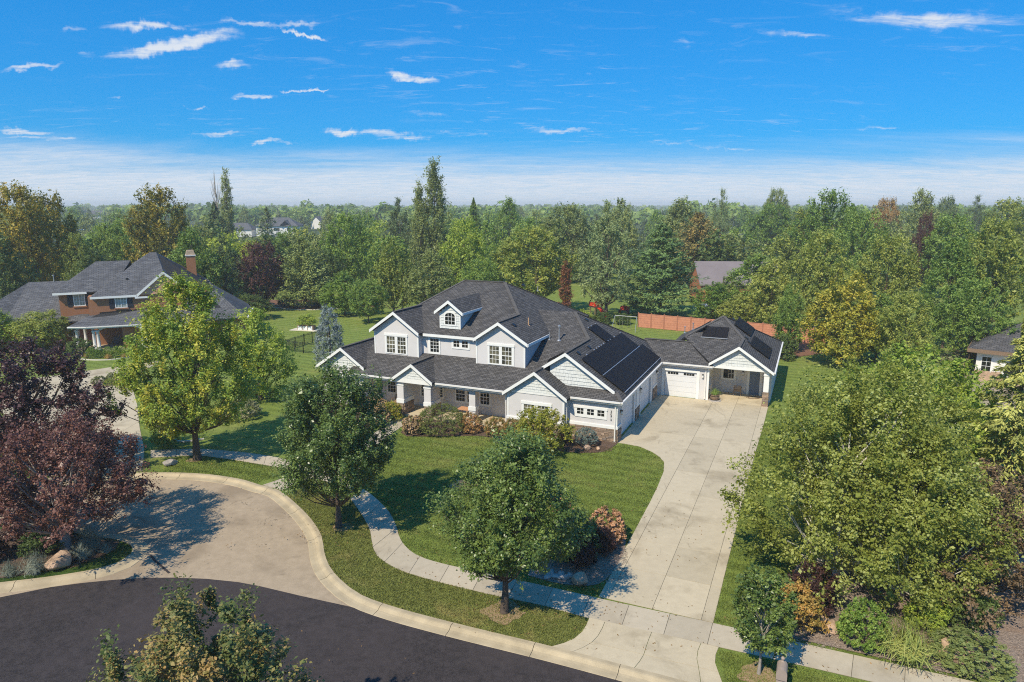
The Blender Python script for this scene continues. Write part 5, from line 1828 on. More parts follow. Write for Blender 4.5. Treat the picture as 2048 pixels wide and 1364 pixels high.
for k, (x, y, r, q) in enumerate(((11.8, 23.9, .42, .6), (12.3, 23.5, .35, .6), (15.8, 22.2, .6, .5), (16.8, 22.4, .5, .5))):
    rock('boulder', (x, y), r, M['boulder'], ('broad tan rock under the birch near the orange bush', 'smaller tan rock under the birch beside the broad one', 'long tan ledge rock behind the juniper', 'tan rock at the right end of the ledge behind the juniper')[k], 50 + k, sq=(1.3, .8, q))
for k, (x, y, r) in enumerate(((-35.4, 60.2, .5), (-36.1, 60.7, .4))):
    rock('rock', (x, y), r, M['boulder'], ('tan rock in the middle of the neighbour driveway island', 'tan rock at the back left of the neighbour driveway island')[k], 60 + k, 'rock', (1.2, .9, .7), 'rocks in the driveway island')


def edging(name, pts, label, w_=.14, h_=.09):
    mb = MB()
    pts = catmull(pts, .4)
    for a, b in zip(pts, pts[1:]):
        mb.bar((*a, h_ / 2), (*b, h_ / 2), w_, h_)
    return tag(mb.build(name, M['kerbstrip']), label, 'edging')


edging('garden_edging', [(-46.5, 71.0), (-45.0, 70.0), (-43.1, 69.7), (-41.6, 70.2), (-40.6, 71.6)], 'pale curved concrete edging before the brown house hedge')
edging('garden_edging', [(-26.2, 48.0), (-25.4, 47.6), (-25.2, 46.6), (-24.2, 46.2), (-23.7, 45.2), (-22.6, 44.6), (-21.4, 45.2)], 'wavy pale concrete edging left of the yellowing maple trunk')
edging('garden_edging', [(-40.5, 108.6), (-37.95, 107.16), (-34.5, 105.06), (-31.25, 104.45), (-28, 105.4), (-25, 107)], 'long pale edging along the far red-brown mulch bed', .22, .12)

# black iron fence beside the blue spruce
fc = empty('iron_fence', (-25.2, 74.65, 0), 0, 'black iron picket fence turning a corner on the back lawn', 'fence')


def fence_run(pts, step=1.75):
    loc = Vector((-25.2, 74.65, 0))
    pk_ = MB()
    for a, b in zip(pts, pts[1:]):
        a, b = Vector((*a, 0)) - loc, Vector((*b, 0)) - loc
        L = (b - a).length
        n_ = max(1, round(L / step))
        for k in range(n_ + 1):
            p = a.lerp(b, k / n_)
            MB().box(p.x - .035, p.x + .035, p.y - .035, p.y + .035, 0, 1.28).build('post', M['black'], fc)
        for z in (.12, 1.05, 1.18):
            MB().bar(a + Vector((0, 0, z)), b + Vector((0, 0, z)), .03, .035).build('rail', M['black'], fc)
        m_ = int(L / .11)
        for k in range(1, m_):
            p = a.lerp(b, k / m_)
            pk_.box(p.x - .009, p.x + .009, p.y - .009, p.y + .009, .1, 1.2)
    o = pk_.build('pickets', M['black'], fc)
    o['kind'] = 'stuff'


fence_run([(-25.2, 74.65), (-22.9, 73.3), (-20.6, 72.4)])
fence_run([(-25.2, 74.65), (-24.2, 78.0), (-22.6, 82.2), (-21.8, 84.0)])

# red precast wall at the back
bw = empty('precast_wall', (16.8, 89.5, 0), 0, 'long red precast brick-pattern wall across the back lawn', 'wall')
dirw = Vector((20.5 - 16.8, 87.35 - 89.5, 0)).normalized()
q = Vector((-dirw.y, dirw.x, 0))
pmesh = None
for k in range(13):
    if pmesh is None:
        b = MB()
        for r_ in range(6):
            o_ = .5 if r_ % 2 else 0
            x = -o_ * .4
            while x < 1.62:
                x0, x1 = max(0, x), min(1.62, x + .4)
                if x1 - x0 > .04:
                    b.box(x0 + .008, x1 - .008, -.05 - random.uniform(.0, .018), .05, .04 + r_ * .29, .04 + r_ * .29 + .275)
                x += .4
        b.box(0, 1.62, -.04, .04, 0.02, 1.80)
        b.box(-.02, 1.64, -.07, .07, 1.80, 1.86)
        po = b.build('panel', M['redfence'], bw)
        pmesh = po.data
    else:
        po = share('panel', pmesh, bw)
    po.location = dirw * (k * 1.75 + .07)
    po.rotation_euler = (0, 0, math.atan2(dirw.y, dirw.x))
for k in range(14):
    b = MB().box(-.075, .075, -.09, .09, 0, 1.98).build('post', M['redpost'], bw)
    b.location = dirw * (k * 1.75)
    b.rotation_euler = (0, 0, math.atan2(dirw.y, dirw.x))

# swing set, slide, planter boxes
sw = empty('swing_set', (14.6, 86.6, 0), rad(-28), 'pale metal swing frame on the lawn behind the solar roof', 'swing')
MB().tube((-1.45, 0, 1.95), (1.45, 0, 1.95), .03).build('top_bar', M['steel'], sw)
for sx in (-1, 1):
    for sy in (-1, 1):
        MB().tube((sx * 1.45, 0, 1.95), (sx * 1.6, sy * .9, 0), .025).build('leg', M['steel'], sw)
for x in (-.6, .5):
    s = MB().box(x - .22, x + .22, -.08, .08, .45, .48).build('seat', M['black'], sw)
    MB().tube((x - .2, 0, .48), (x - .2, 0, 2.05), .01, n=5).tube((x + .2, 0, .48), (x + .2, 0, 2.05), .01, n=5).build('chain', M['steel'], s)
sl = empty('playground_slide', (12.3, 99.0, 0), rad(30), 'red plastic playground slide under the grey-green pine', 'slide')
for sx in (-.6, .6):
    for sy in (-.6, .6):
        MB().box(sx - .06, sx + .06, sy - .06, sy + .06, 0, 2.3).build('post', M['wood'], sl)
MB().box(-.7, .7, -.7, .7, 1.25, 1.33).build('platform', M['wood'], sl)
MB().prism([(-.35, -.7, 1.3), (.35, -.7, 1.3), (.35, -2.9, .15), (-.35, -2.9, .15)], (0, 0, -.06)).build('chute', M['red'], sl)
MB().prism([(-.75, -.75, 1.5), (.75, -.75, 1.5), (.75, -.75, 2.3), (-.75, -.75, 2.3)], (0, .05, 0)).build('side_panel', M['red'], sl)
MB().prism([(-.75, -.7, 1.5), (-.75, .7, 1.5), (-.75, .7, 2.1), (-.75, -.7, 2.1)], (-.05, 0, 0)).build('side_panel', M['red'], sl)
hm = empty('garden_bench', (16.8, 101.5, 0), rad(-40), 'dark red slatted bench between the pine trunks', 'bench')
MB().box(-.8, .8, -.25, .25, .4, .46).build('seat', M['red'], hm)
MB().obox((0, .3, .75), (.8, 0, 0), (0, .02, 0), (0, .08, .28)).build('backrest', M['red'], hm)
for sx in (-.7, .7):
    MB().box(sx - .05, sx + .05, -.22, .22, 0, .4).build('leg', M['red'], hm)
cv_ = empty('pool_cover', (31.5, 104, 0), 0, 'pale blue covered pool behind the red precast wall', 'pool')
MB().box(-3, 3.5, -2.6, 2.6, 0, .7).build('cover', M['bluep'], cv_)
MB().box(-3.2, 3.7, -2.8, -2.62, 0, .8).build('rim', M['white'], cv_)
px = empty('raised_planter', (-26.7, 87.4, 0), rad(-14), 'raised garden planter with three white panels on the back lawn', 'planter')
MB().box(-1.15, 1.15, -.32, .32, 0, .62).build('box', M['wood'], px)
for k in range(3):
    MB().box(-1.05 + k * .72, -1.05 + k * .72 + .62, -.37, -.322, .06, .56).build('panel', M['planterwhite'], px)
MB().box(-2.0, 1.9, -.85, .8, 0, .06).build('stone_pad', M['kerbstrip'], px)

# utility pole behind the brown house
up = empty('utility_pole', (-74.5, 118, 0), rad(20), 'wooden utility pole with pale crossarm above the trees behind the brown house', 'utility pole')
MB().tube((0, 0, 0), (0, 0, 12.2), .16, .11).build('pole', M['wood'], up)
MB().box(-1.3, 1.3, -.06, .06, 11.7, 11.85).build('crossarm', M['white'], up)
MB().box(-.7, .7, -.05, .05, 10.2, 10.32).build('crossarm', M['white'], up)

# ------------------------------------------------------------------ houses further off


def simple_house(loc, rz, L, W, he, hr, label, wall, roof, eave=.5, hip=0.0, wins=()):
    r = empty('house', (*loc, 0), rz, label, 'house')
    MB().box(-L / 2, L / 2, -W / 2, W / 2, 0, he).build('wall', M[wall], r)
    a, b = L / 2 + eave, W / 2 + eave
    roofmesh('roof', [[(-a, -b, he - .02), (a, -b, he - .02), (a - hip, 0, hr), (-a + hip, 0, hr)], [(a, b, he - .02), (-a, b, he - .02), (-a + hip, 0, hr), (a - hip, 0, hr)]] +
             ([[(a, -b, he - .02), (a, b, he - .02), (a - hip, 0, hr)], [(-a, b, he - .02), (-a, -b, he - .02), (-a + hip, 0, hr)]] if hip else []), M[roof], r, .2)
    if not hip:
        for s in (-1, 1):
            MB().prism([(s * (L / 2 - .1), -W / 2, he), (s * (L / 2 - .1), W / 2, he), (s * (L / 2 - .1), 0, hr - .2)], (s * .1, 0, 0)).build('gable_wall', M[wall], r)
    for (x, z0, w_, h_) in wins:
        window(r, Plane('v', -W / 2), x - w_ / 2, x + w_ / 2, z0, z0 + h_, [(x - w_ / 2 + .1, x + w_ / 2 - .1, z0 + .1, z0 + h_ - .1, 2, 2, 0)], 0)
    return r


simple_house((38.5, 118.2), rad(-3), 13, 10, 3.0, 6.4, 'low orange brick house with taupe roof beyond the red wall', 'brickwall', 'brickroof', .5, 0, ((-3, 1, 1.4, 1.2), (2, 1, 1.4, 1.2)))
fh = simple_house((-118, 352), rad(4), 20, 13, 5.6, 9.6, 'white-walled far house with dark grey hipped roof among the trees left of centre', 'farwall', 'farroof', .6, 6, ((-6, 3, 2.4, 1.6), (0, 3, 3, 1.6), (6, 3, 2.4, 1.6)))
fg = roofmesh('cross_gable', [[(2, -7.9, 6.0), (4.6, -7.9, 8.4), (4.6, 0, 8.6), (2, 0, 6.0)], [(4.6, -7.9, 8.4), (7.2, -7.9, 6.0), (7.2, 0, 6.0), (4.6, 0, 8.6)]], M['farroof'], fh, .3)
simple_house((-140, 356), rad(4), 15, 12, 3.6, 6.8, 'grey-roofed far house wing left of the white-walled far house', 'farwall', 'farroof', .5, 4)
simple_house((-131, 470), rad(80), 9, 7, 4.5, 8.2, 'far house with white gable end above the tree canopy left of centre', 'farwall', 'farroof')
simple_house((-395, 610), rad(70), 13, 10, 6, 11.5, 'far white gabled house near the left skyline', 'farwall', 'farroof')
simple_house((-380, 640), rad(20), 12, 9, 6, 10.5, 'far pale blue-grey gabled house right of the white gabled one on the left skyline', 'farwall', 'farroof')
nbh = empty('house', (49.4, 61.8, 0), rad(-38), 'low neighbour house with grey shingle roof and arched window at the right edge', 'house')
MB().box(-5, 6, -3.6, 3.8, 0, 2.9).build('wall', M['farwall'], nbh)
MB().box(-5.05, 6.05, -3.65, -3.6, 0, .9).build('base_stone', M['boulder'], nbh)
roofmesh('roof', [[(-5.7, -4.3, 2.95), (6.7, -4.3, 2.95), (3, 0, 5.2), (-2, 0, 5.2)], [(-5.7, -4.3, 2.95), (-2, 0, 5.2), (-5.7, 4.5, 2.95)], [(-5.7, 4.5, 2.95), (-2, 0, 5.2), (3, 0, 5.2), (6.7, 4.5, 2.95)], [(6.7, -4.3, 2.95), (6.7, 4.5, 2.95), (3, 0, 5.2)]], M['nbroof'], nbh, .15)
b = MB()
edge_board(b, (-5.7, -4.3, 2.95), (6.7, -4.3, 2.95), .35, .06, (0, -1, 0))
edge_board(b, (-5.7, -4.3, 2.95), (-5.7, 4.5, 2.95), .35, .06, (-1, 0, 0))
b.split('fascia', M['wood'], nbh)
wa = MB().prism([(a, -3.601, z) for a, z in [(-3.0, .5), (-1.4, .5), (-1.4, 1.5)] + [(-2.2 + .8 * math.cos(q_), 1.5 + .7 * math.sin(q_)) for q_ in [math.pi * k / 8 for k in range(1, 8)]] + [(-3.0, 1.5)]], (0, -.05, 0)).build('window', M['white'], nbh)
MB().prism([(a, -3.652, z) for a, z in [(-2.8, .65), (-1.6, .65), (-1.6, 1.5)] + [(-2.2 + .6 * math.cos(q_), 1.5 + .52 * math.sin(q_)) for q_ in [math.pi * k / 8 for k in range(1, 8)]] + [(-2.8, 1.5)]], (0, -.006, 0)).build('pane', M['glass'], wa)
for a in (-4.2, .2, 2.6):
    window(nbh, Plane('v', -3.6), a - .45, a + .45, .8, 2.3, [(a - .35, a + .35, .9, 2.2, 2, 3, 0)], 0)

# ------------------------------------------------------------------ trees and shrubs


def norm(a):
    return a / (np.linalg.norm(a, axis=-1, keepdims=True) + 1e-9)


def leafmesh(name, P, N, T, L, W, rnd, shoot, extra=None):
    """n leaves as single four-cornered blades; rnd / shoot are per-leaf random values for the material.
    extra = (verts, quads): bark geometry joined in as material slot 1."""
    n = len(P)
    N = norm(N)
    T = norm(T - N * (T * N).sum(1, keepdims=True))
    B = np.cross(N, T)
    h, w = (L / 2)[:, None], (W / 2)[:, None]
    V = np.empty((n, 4, 3), np.float32)
    V[:, 0] = P - T * h
    V[:, 1] = P + B * w + T * h * .1 + N * w * .25
    V[:, 2] = P + T * h
    V[:, 3] = P - B * w + T * h * .1 + N * w * .25
    V = V.reshape(-1, 3)
    F = np.arange(4 * n, dtype=np.int32)
    nf = n
    mi = np.zeros(n, np.int32)
    rv, sv_ = np.repeat(rnd, 4).astype(np.float32), np.repeat(shoot, 4).astype(np.float32)
    if extra is not None and len(extra[0]):
        ev, ef = np.array(extra[0], np.float32), np.array(extra[1], np.int32)
        F = np.r_[F, (ef + len(V)).ravel()]
        V = np.r_[V, ev]
        nf += len(ef)
        mi = np.r_[mi, np.ones(len(ef), np.int32)]
        rv, sv_ = np.r_[rv, np.zeros(len(ev), np.float32)], np.r_[sv_, np.zeros(len(ev), np.float32)]
    me = bpy.data.meshes.new(name)
    me.vertices.add(len(V))
    me.vertices.foreach_set('co', V.ravel())
    me.loops.add(len(F))
    me.loops.foreach_set('vertex_index', F.astype(np.int32))
    me.polygons.add(nf)
    me.polygons.foreach_set('loop_start', np.arange(0, 4 * nf, 4, dtype=np.int32))
    me.polygons.foreach_set('material_index', mi)
    for k, d in (('rnd', rv), ('shoot', sv_)):
        a = me.attributes.new(k, 'FLOAT', 'POINT')
        a.data.foreach_set('value', d)
    me.update(calc_edges=True)
    return me


def tubes(segs, n=6):
    """Tapered limbs: list of (p0, p1, r0, r1) -> verts, quads."""
    V, F = [], []
    for p0, p1, r0, r1 in segs:
        p0, p1 = np.array(p0, float), np.array(p1, float)
        d = norm(p1 - p0)
        a = norm(np.cross(d, [0.3, 1, 0.1]))
        b = np.cross(d, a)
        i = len(V)
        for p, r in ((p0, r0), (p1, r1)):
            for k in range(n):
                w = 2 * math.pi * k / n
                V.append(p + (a * math.cos(w) + b * math.sin(w)) * r)
        for k in range(n):
            j = (k + 1) % n
            F.append([i + k, i + j, i + n + j, i + n + k])
    return V, F


def tubemesh(name, segs, mat, n=7):
    V, F = tubes(segs, n)
    me = bpy.data.meshes.new(name)
    me.from_pydata([tuple(v) for v in V], [], F)
    me.polygons.foreach_set('use_smooth', [True] * len(me.polygons))
    me.materials.append(mat)
    return me


def broad(seed, H, cb, prof, nshoot, nleaf, leaf, csize, spread=0.75, up=0.35, stretch=1.0, shell=0.55, lobes=0.22, droop=0.0, fork=None, trunk=0.16, limbs=40, aspect=0.62, inner=0.25, lean=(0, 0), flatn=0.6, stems=1):
    """Broad-leaved tree: returns leaf arrays and limb segments.
    prof: crown radius at evenly spaced heights from crown base to top."""
    rs = np.random.RandomState(seed)
    prof = np.array(prof, float)
    R = lambda t_: np.interp(t_, np.linspace(0, 1, len(prof)), prof)
    tt = rs.rand(nshoot * 6)
    tt = tt[rs.rand(len(tt)) < R(tt) / prof.max()][:nshoot]
    n = len(tt)
    az = rs.rand(n) * 2 * np.pi
    ph = rs.rand(6) * 6.28
    lob = 1 + lobes * (np.sin(2 * az + ph[0] + 3 * tt) + .7 * np.sin(3 * az + ph[1] - 5 * tt) + .6 * np.sin(5 * az + ph[2] + 7 * tt)) * .6
    u = rs.rand(n)
    rad_ = np.where(rs.rand(n) < inner, np.sqrt(u) * .75, shell + (1 - shell) * np.sqrt(u)) * R(tt) * lob
    cz = cb + tt * (H - cb)
    C = np.c_[rad_ * np.cos(az), rad_ * np.sin(az), cz]
    fz = cb * .8 if fork is None else fork
    oz = np.maximum(fz, cz - rad_ * .9 - .15 * (H - cb))
    O = np.c_[rad_ * .12 * np.cos(az), rad_ * .12 * np.sin(az), oz]
    D = norm(norm(C - O) + np.array([0, 0, up]) + rs.randn(n, 3) * .15)
    D[:, 2] -= droop
    D = norm(D)
    S = csize * (.65 + .7 * rs.rand(n))
    K = max(4, nleaf // n)
    q = 5
    TW = norm(D[:, None, :] + rs.randn(n, q, 3) * spread)
    ti = rs.randint(0, q, (n, K))
    tw = TW[np.arange(n)[:, None], ti]
    al = rs.rand(n, K) ** .8 * 1.25 - .3
    P = C[:, None, :] + tw * (al * S[:, None])[..., None] * stretch + rs.randn(n, K, 3) * (S * .13)[:, None, None]
    out = norm(P - C[:, None, :] + D[:, None, :] * .15 * S[:, None, None])
    N = out * .55 + np.array([0, 0, flatn]) + rs.randn(n, K, 3) * .6
    T = tw + rs.randn(n, K, 3) * .6 - np.array([0, 0, .35])
    P = P.reshape(-1, 3)
    m_ = P[:, 2] > .12
    L = leaf * np.exp(rs.randn(n * K) * .28)
    sh = np.repeat(rs.rand(n), K)
    hgt = lambda z: np.clip(z / H, 0, 1) ** 1.3
    P[:, 0] += lean[0] * hgt(P[:, 2])
    P[:, 1] += lean[1] * hgt(P[:, 2])
    lv = (P[m_], N.reshape(-1, 3)[m_], T.reshape(-1, 3)[m_], L[m_], L[m_] * aspect, rs.rand(n * K)[m_], sh[m_])
    sg = []
    top = H * .8
    N_ = 6
    pts = [np.array([0.05 * rs.randn() * k / N_ + lean[0] * hgt(top * k / N_), 0.05 * rs.randn() * k / N_ + lean[1] * hgt(top * k / N_), top * k / N_]) for k in range(N_ + 1)]
    if stems == 1:
        for k in range(N_):
            sg.append((pts[k], pts[k + 1], trunk * (1 - .85 * k / N_) * (1.35 if k == 0 else 1), trunk * (1 - .85 * (k + 1) / N_)))
    else:
        sg.append(((0, 0, 0), (0, 0, fz), trunk * 1.4, trunk))
        for s in range(stems):
            a = 2 * np.pi * (s + .5 * rs.rand()) / stems
            r_ = prof.max() * .5
            p0 = np.array([0, 0, fz * .9])
            p1 = np.array([r_ * .35 * np.cos(a), r_ * .35 * np.sin(a), fz + (H - fz) * .3])
            p2 = np.array([r_ * .8 * np.cos(a), r_ * .8 * np.sin(a), fz + (H - fz) * .62])
            p3 = np.array([r_ * 1.1 * np.cos(a), r_ * 1.1 * np.sin(a), fz + (H - fz) * .85])
            sg += [(p0, p1, trunk * .55, trunk * .4), (p1, p2, trunk * .4, trunk * .22), (p2, p3, trunk * .22, trunk * .07)]
    for i in rs.permutation(n)[:limbs]:
        o_, c_ = O[i].copy(), C[i].copy()
        for p in (o_, c_):
            p[0] += lean[0] * hgt(p[2])
            p[1] += lean[1] * hgt(p[2])
        md = o_ * .5 + c_ * .5 + np.array([0, 0, -.06 * np.linalg.norm(c_ - o_)])
        r0 = trunk * .30
        sg += [(o_, md, r0, r0 * .6), (md, c_, r0 * .6, r0 * .2)]
    return lv, sg


def conifer(seed, H, cb, prof, nwh, nbr, nseg, leaf, sag=0.15, tipup=0.1, dens=1.0, ragged=.18, trunk=.18, aspect=.3, side=.8, thick=.12):
    """Whorled conifer: boughs set round a straight trunk, needle sprays along every bough."""
    rs = np.random.RandomState(seed)
    prof = np.array(prof, float)
    R = lambda t_: np.interp(t_, np.linspace(0, 1, len(prof)), prof)
    t_ = (np.arange(nwh * nbr) + rs.rand(nwh * nbr)) / (nwh * nbr)
    n = len(t_)
    z = cb + t_ * (H - cb) * .985
    az = rs.rand(n) * 6.283
    Lb = R(t_) * (1 - ragged + 2 * ragged * rs.rand(n)) * np.where(rs.rand(n) < .12, 1.15, 1)
    K = nseg
    s = rs.rand(n, K) ** .62
    out = np.c_[np.cos(az), np.sin(az), np.zeros(n)]
    sd = np.c_[-np.sin(az), np.cos(az), np.zeros(n)]
    w = Lb[:, None] * (.32 * (1 - s) + .05) * side
    lat = (rs.rand(n, K) * 2 - 1)
    zz = z[:, None] - sag * Lb[:, None] * s + tipup * Lb[:, None] * s ** 2 * 1.6 + rs.randn(n, K) * thick * (.3 + .5 * s)
    P = out[:, None] * (Lb[:, None] * s)[..., None] + sd[:, None] * (lat * w)[..., None]
    P[..., 2] = zz - np.abs(lat) * w * .18
    T = out[:, None] * 1.0 + sd[:, None] * (lat * 1.1)[..., None] + rs.randn(n, K, 3) * .25
    T[..., 2] += tipup * .8 - sag * .4
    N = np.zeros((n, K, 3))
    N[..., 2] = .9
    N += out[:, None] * .35 + rs.randn(n, K, 3) * .45
    L = (leaf * (.7 + .6 * rs.rand(n, K)) * np.clip(.55 + .5 * Lb[:, None] / prof.max(), .5, 1)).ravel()
    P = P.reshape(-1, 3)
    k_ = P[:, 2] > .1
    lv = (P[k_], N.reshape(-1, 3)[k_], T.reshape(-1, 3)[k_], L[k_], L[k_] * aspect, rs.rand(n * K)[k_], np.repeat(rs.rand(n), K)[k_])
    sg = [((0, 0, 0), (0, 0, H * .5), trunk * 1.2, trunk * .7), ((0, 0, H * .5), (0, 0, H * .97), trunk * .7, .02)]
    for i in rs.permutation(n)[:36]:
        e = out[i] * Lb[i] * .75
        sg.append(((0, 0, z[i]), (e[0], e[1], z[i] - sag * Lb[i] * .6), trunk * .25, .012))
    return lv, sg


LIB = {}


def lib(name, res, bark='bark'):
    """Keep a crown mesh and a trunk mesh, measured so that copies can be set to a height and a width."""
    lv, sg = res
    cm = leafmesh('crown', *lv)
    cm.materials.append(LM['mid'])
    tm = tubemesh('trunk', sg, M[bark])
    P = lv[0]
    LIB[name] = (cm, tm, float(np.percentile(P[:, 2], 99.7)), float(np.percentile(np.hypot(P[:, 0], P[:, 1]), 96)) * 2)


def libfar(name, res, bark='bark'):
    """One-mesh version for trees too far off to show their parts."""
    lv, sg = res
    cm = leafmesh(name, *lv, extra=tubes(sg[:3], 5))
    cm.materials.append(LM['mid'])
    cm.materials.append(M[bark])
    P = lv[0]
    LIB[name] = (cm, None, float(np.percentile(P[:, 2], 99.7)), float(np.percentile(np.hypot(P[:, 0], P[:, 1]), 96)) * 2)


NAMES = {'round': 'broadleaf_tree', 'round2': 'broadleaf_tree', 'oval': 'broadleaf_tree', 'oval2': 'broadleaf_tree', 'column': 'poplar_tree', 'poplar': 'poplar_tree', 'poplar2': 'poplar_tree',
         'spruce': 'spruce_tree', 'pine': 'pine_tree', 'pine2': 'pine_tree', 'cedar': 'cedar_tree', 'bare': 'dead_tree'}
trs = random.Random(3)


def put(kind, x, y, h, w, col, label, cat='tree', group=None, name=None, rz=None, z=0.0, wy=None):
    cm, tm, H, W = LIB[kind]
    sx, sz = w / W, h / H
    nm = name or NAMES.get(kind, 'tree')
    rz = trs.uniform(0, 6.28) if rz is None else rz
    if tm is None:
        o = share(nm, cm, None, (x, y, z), (0, 0, rz), (sx, sx, sz))
        r = o
    else:
        r = empty(nm, (x, y, z), rz)
        share('trunk', tm, r, sc=((sx + sz) / 2 if sz < 1.4 * sx else sx * 1.2,) * 2 + (sz,))
        o = share('crown', cm, r, sc=(sx, (wy / W if wy else sx), sz))
    o.material_slots[0].link = 'OBJECT'
    o.material_slots[0].material = LM[col]
    tag(r, label, cat, group)
    return r


# --- crown library for the belt behind the gardens (about unit metres, scaled on placing)
lib('round', broad(11, 12, 2.2, [2.5, 4.6, 5.2, 5.0, 3.9, 1.6], 300, 23000, .29, 1.1, lobes=.3, up=.2, stretch=.95, limbs=45))
lib('round2', broad(12, 14, 3.0, [2.2, 4.8, 5.6, 5.4, 4.6, 3.4, 1.3], 280, 24000, .30, 1.2, lobes=.42, up=.28, limbs=55, trunk=.25))
lib('oval', broad(13, 12, 1.6, [2.4, 3.6, 4.0, 3.7, 2.9, 1.7, .5], 280, 22000, .26, 1.0, lobes=.28, up=.35))
lib('oval2', broad(14, 11, 1.2, [2.2, 3.6, 3.9, 3.6, 2.9, 2.2, .7], 240, 21000, .26, 1.05, lobes=.38, up=.45, stretch=1.05))
lib('column', broad(15, 20, 2.5, [.9, 1.3, 1.5, 1.5, 1.35, 1.1, .35], 170, 13000, .28, 1.0, up=1.6, lobes=.2, stretch=1.3, spread=.45))
lib('poplar', broad(16, 20, 2.5, [1.6, 2.5, 2.9, 2.7, 2.3, 1.7, 1.0, .3], 230, 21000, .28, 1.2, up=1.9, lobes=.45, stretch=1.5, spread=.42))
lib('poplar2', broad(17, 18, 2.5, [1.4, 2.2, 2.4, 2.2, 1.7, 1.0, .25], 170, 14000, .28, 1.1, up=1.9, lobes=.5, stretch=1.5, spread=.42))
lib('spruce', conifer(21, 12, .6, [2.9, 2.8, 2.35, 1.8, 1.2, .65, .06], 26, 10, 46, .42, sag=.22, tipup=.14, ragged=.14, thick=.16))
lib('pine', broad(22, 13, 2.0, [1.9, 3.2, 3.5, 3.1, 2.3, 1.2, .3], 230, 21000, .26, .8, up=.4, lobes=.4, spread=.9, aspect=.26, flatn=.4, trunk=.2))
lib('pine2', conifer(23, 11, .5, [3.4, 3.7, 3.5, 3.0, 2.3, 1.4, .3], 20, 12, 52, .42, sag=.02, tipup=.30, ragged=.26, thick=.26, side=1.1))
lib('cedar', conifer(24, 13, .8, [4.0, 4.1, 3.8, 3.2, 2.5, 1.5, .3], 22, 12, 60, .44, sag=.20, tipup=.20, ragged=.2, thick=.14, side=1.15))
dead = broad(25, 20, 3, [.8, 1.3, 1.4, 1.1, .5], 90, 20, .1, .5, up=2.0, limbs=90, trunk=.2)
lib('bare', (tuple(a[:60] for a in dead[0]), dead[1]), 'greybark')
put('round2',-74.3,104.0,18.7,12.1,'gold','tall olive-gold plane tree at the left edge behind the brown house','tree')
put('round',-75.7,112.0,17.7,10.6,'gold','second olive-gold plane tree rising beside the tall one at the left edge','tree')
put('oval',-68.6,92.0,12.0,7.4,'deep','dark green tree at the left edge below the gold plane trees','tree')
put('oval2',-61.1,100.0,9.5,8.1,'deep','dark green tree directly behind the left end of the brown house roof','tree')
put('round',-68.9,118.0,12.8,9.0,'mid','mid-green tree between the two gold plane trees behind the brown house','tree')
put('round2',-58.7,116.0,18.7,12.6,'gold','broad gold-leaved plane tree standing clear above the brown house ridge','tree')
put('column',-77.8,190.0,25.3,3.5,'grey','slim tall poplar with full green leaf left of centre on the skyline','tree')
put('bare',-81.0,191.0,24.5,3.6,'rust','bare grey dead poplar standing beside the slim green poplar','dead tree')
put('spruce',-74.9,175.0,16.5,10.1,'pine','dark conifer at the foot of the slim skyline poplar','tree')
put('oval',-45.3,97.0,12.4,7.1,'mid','bushy green tree just right of the brown house chimney','tree')
put('pine',-42.5,101.0,11.6,7.0,'pinedark','dark pine to the left of the purple plum in the back yard','tree')
put('round',-38.3,104.0,10.3,7.5,'plum','round purple-leaved plum tree at the far end of the back lawn','tree')
put('pine2',-32.4,106.0,10.8,8.4,'pineolive','olive wide-skirted pine behind the curved mulch bed of the back lawn','tree')
put('round2',-29.6,122.0,14.4,10.2,'mid2','tall broad tree with dark open limbs showing, left of the big poplar','tree')
put('oval2',-45.6,135.0,10.2,8.9,'mid','green tree behind the purple plum and the olive pine','tree')
put('round',-48.5,128.0,9.5,5.6,'lime','yellow-green tree peeping out behind the purple plum','tree')
put('oval',-24.5,99.0,6.3,6.6,'mid2','bushy green tree behind the blue spruce and grey house corner','tree')
put('round',-19.8,93.0,5.9,5.5,'mid','low spreading green tree between the back lawn and the grey house','tree')
put('oval2',-17.5,100.0,11.1,6.6,'olive','yellow-green upright tree behind the left roof slope of the grey house','tree')
put('oval',-11.6,98.0,9.3,7.2,'grey','grey-green bushy tree behind the left roof hip of the grey house','tree')
put('poplar',-15.0,135.0,24.3,7.2,'grey','tallest multi-stem poplar on the skyline, centre left','tree')
put('poplar2',-17.8,134.0,20.2,4.3,'grey','shorter poplar spire joined to the left side of the tallest one','tree')
put('pine',-24.3,150.0,17.2,9.8,'pinedark','dark loose pine left of the tall poplars','tree')
put('round',-8.1,118.0,13.6,9.4,'lime','bright yellow-green tree right of the tall poplars','tree')
put('spruce',-10.2,185.0,17.6,8.0,'mid2','pointed green tree on the skyline behind the bright yellow-green one','tree')
put('oval',-0.8,190.0,17.5,9.6,'mid2','tall dark green oval tree near the middle of the skyline','tree')
put('round2',3.6,102.0,12.7,13.0,'olive','wide olive-green maple directly behind the ridge of the grey house','tree')
put('round',-4.6,97.0,8.3,6.4,'mid','mid-green tree low behind the ridge of the grey house','tree')
put('column',7.2,92.0,8.5,1.8,'dead','dead rust-brown arborvitae behind the grey house roof','dead tree')
put('round2',11.9,142.0,15.9,13.4,'grey','pale grey-green tree filling the skyline above the grey house hip','tree')
put('pine',13.5,97.0,16.3,9.5,'pinegrey','tall grey-green pine with brown trunk behind the playground','tree')
put('oval2',25.0,160.0,17.0,10.4,'grey','tall pale green tree behind the grey-green pine','tree')
put('cedar',21.7,99.0,13.3,10.8,'cedar','broad dense green conifer behind the red brick wall','tree')
put('pine2',36.3,135.0,14.5,10.8,'pinerust','rusty-brown mottled conifer behind the broad dense one','tree')
put('oval',36.5,150.0,17.0,11.9,'grey','light green tree top rising behind the rusty conifer','tree')
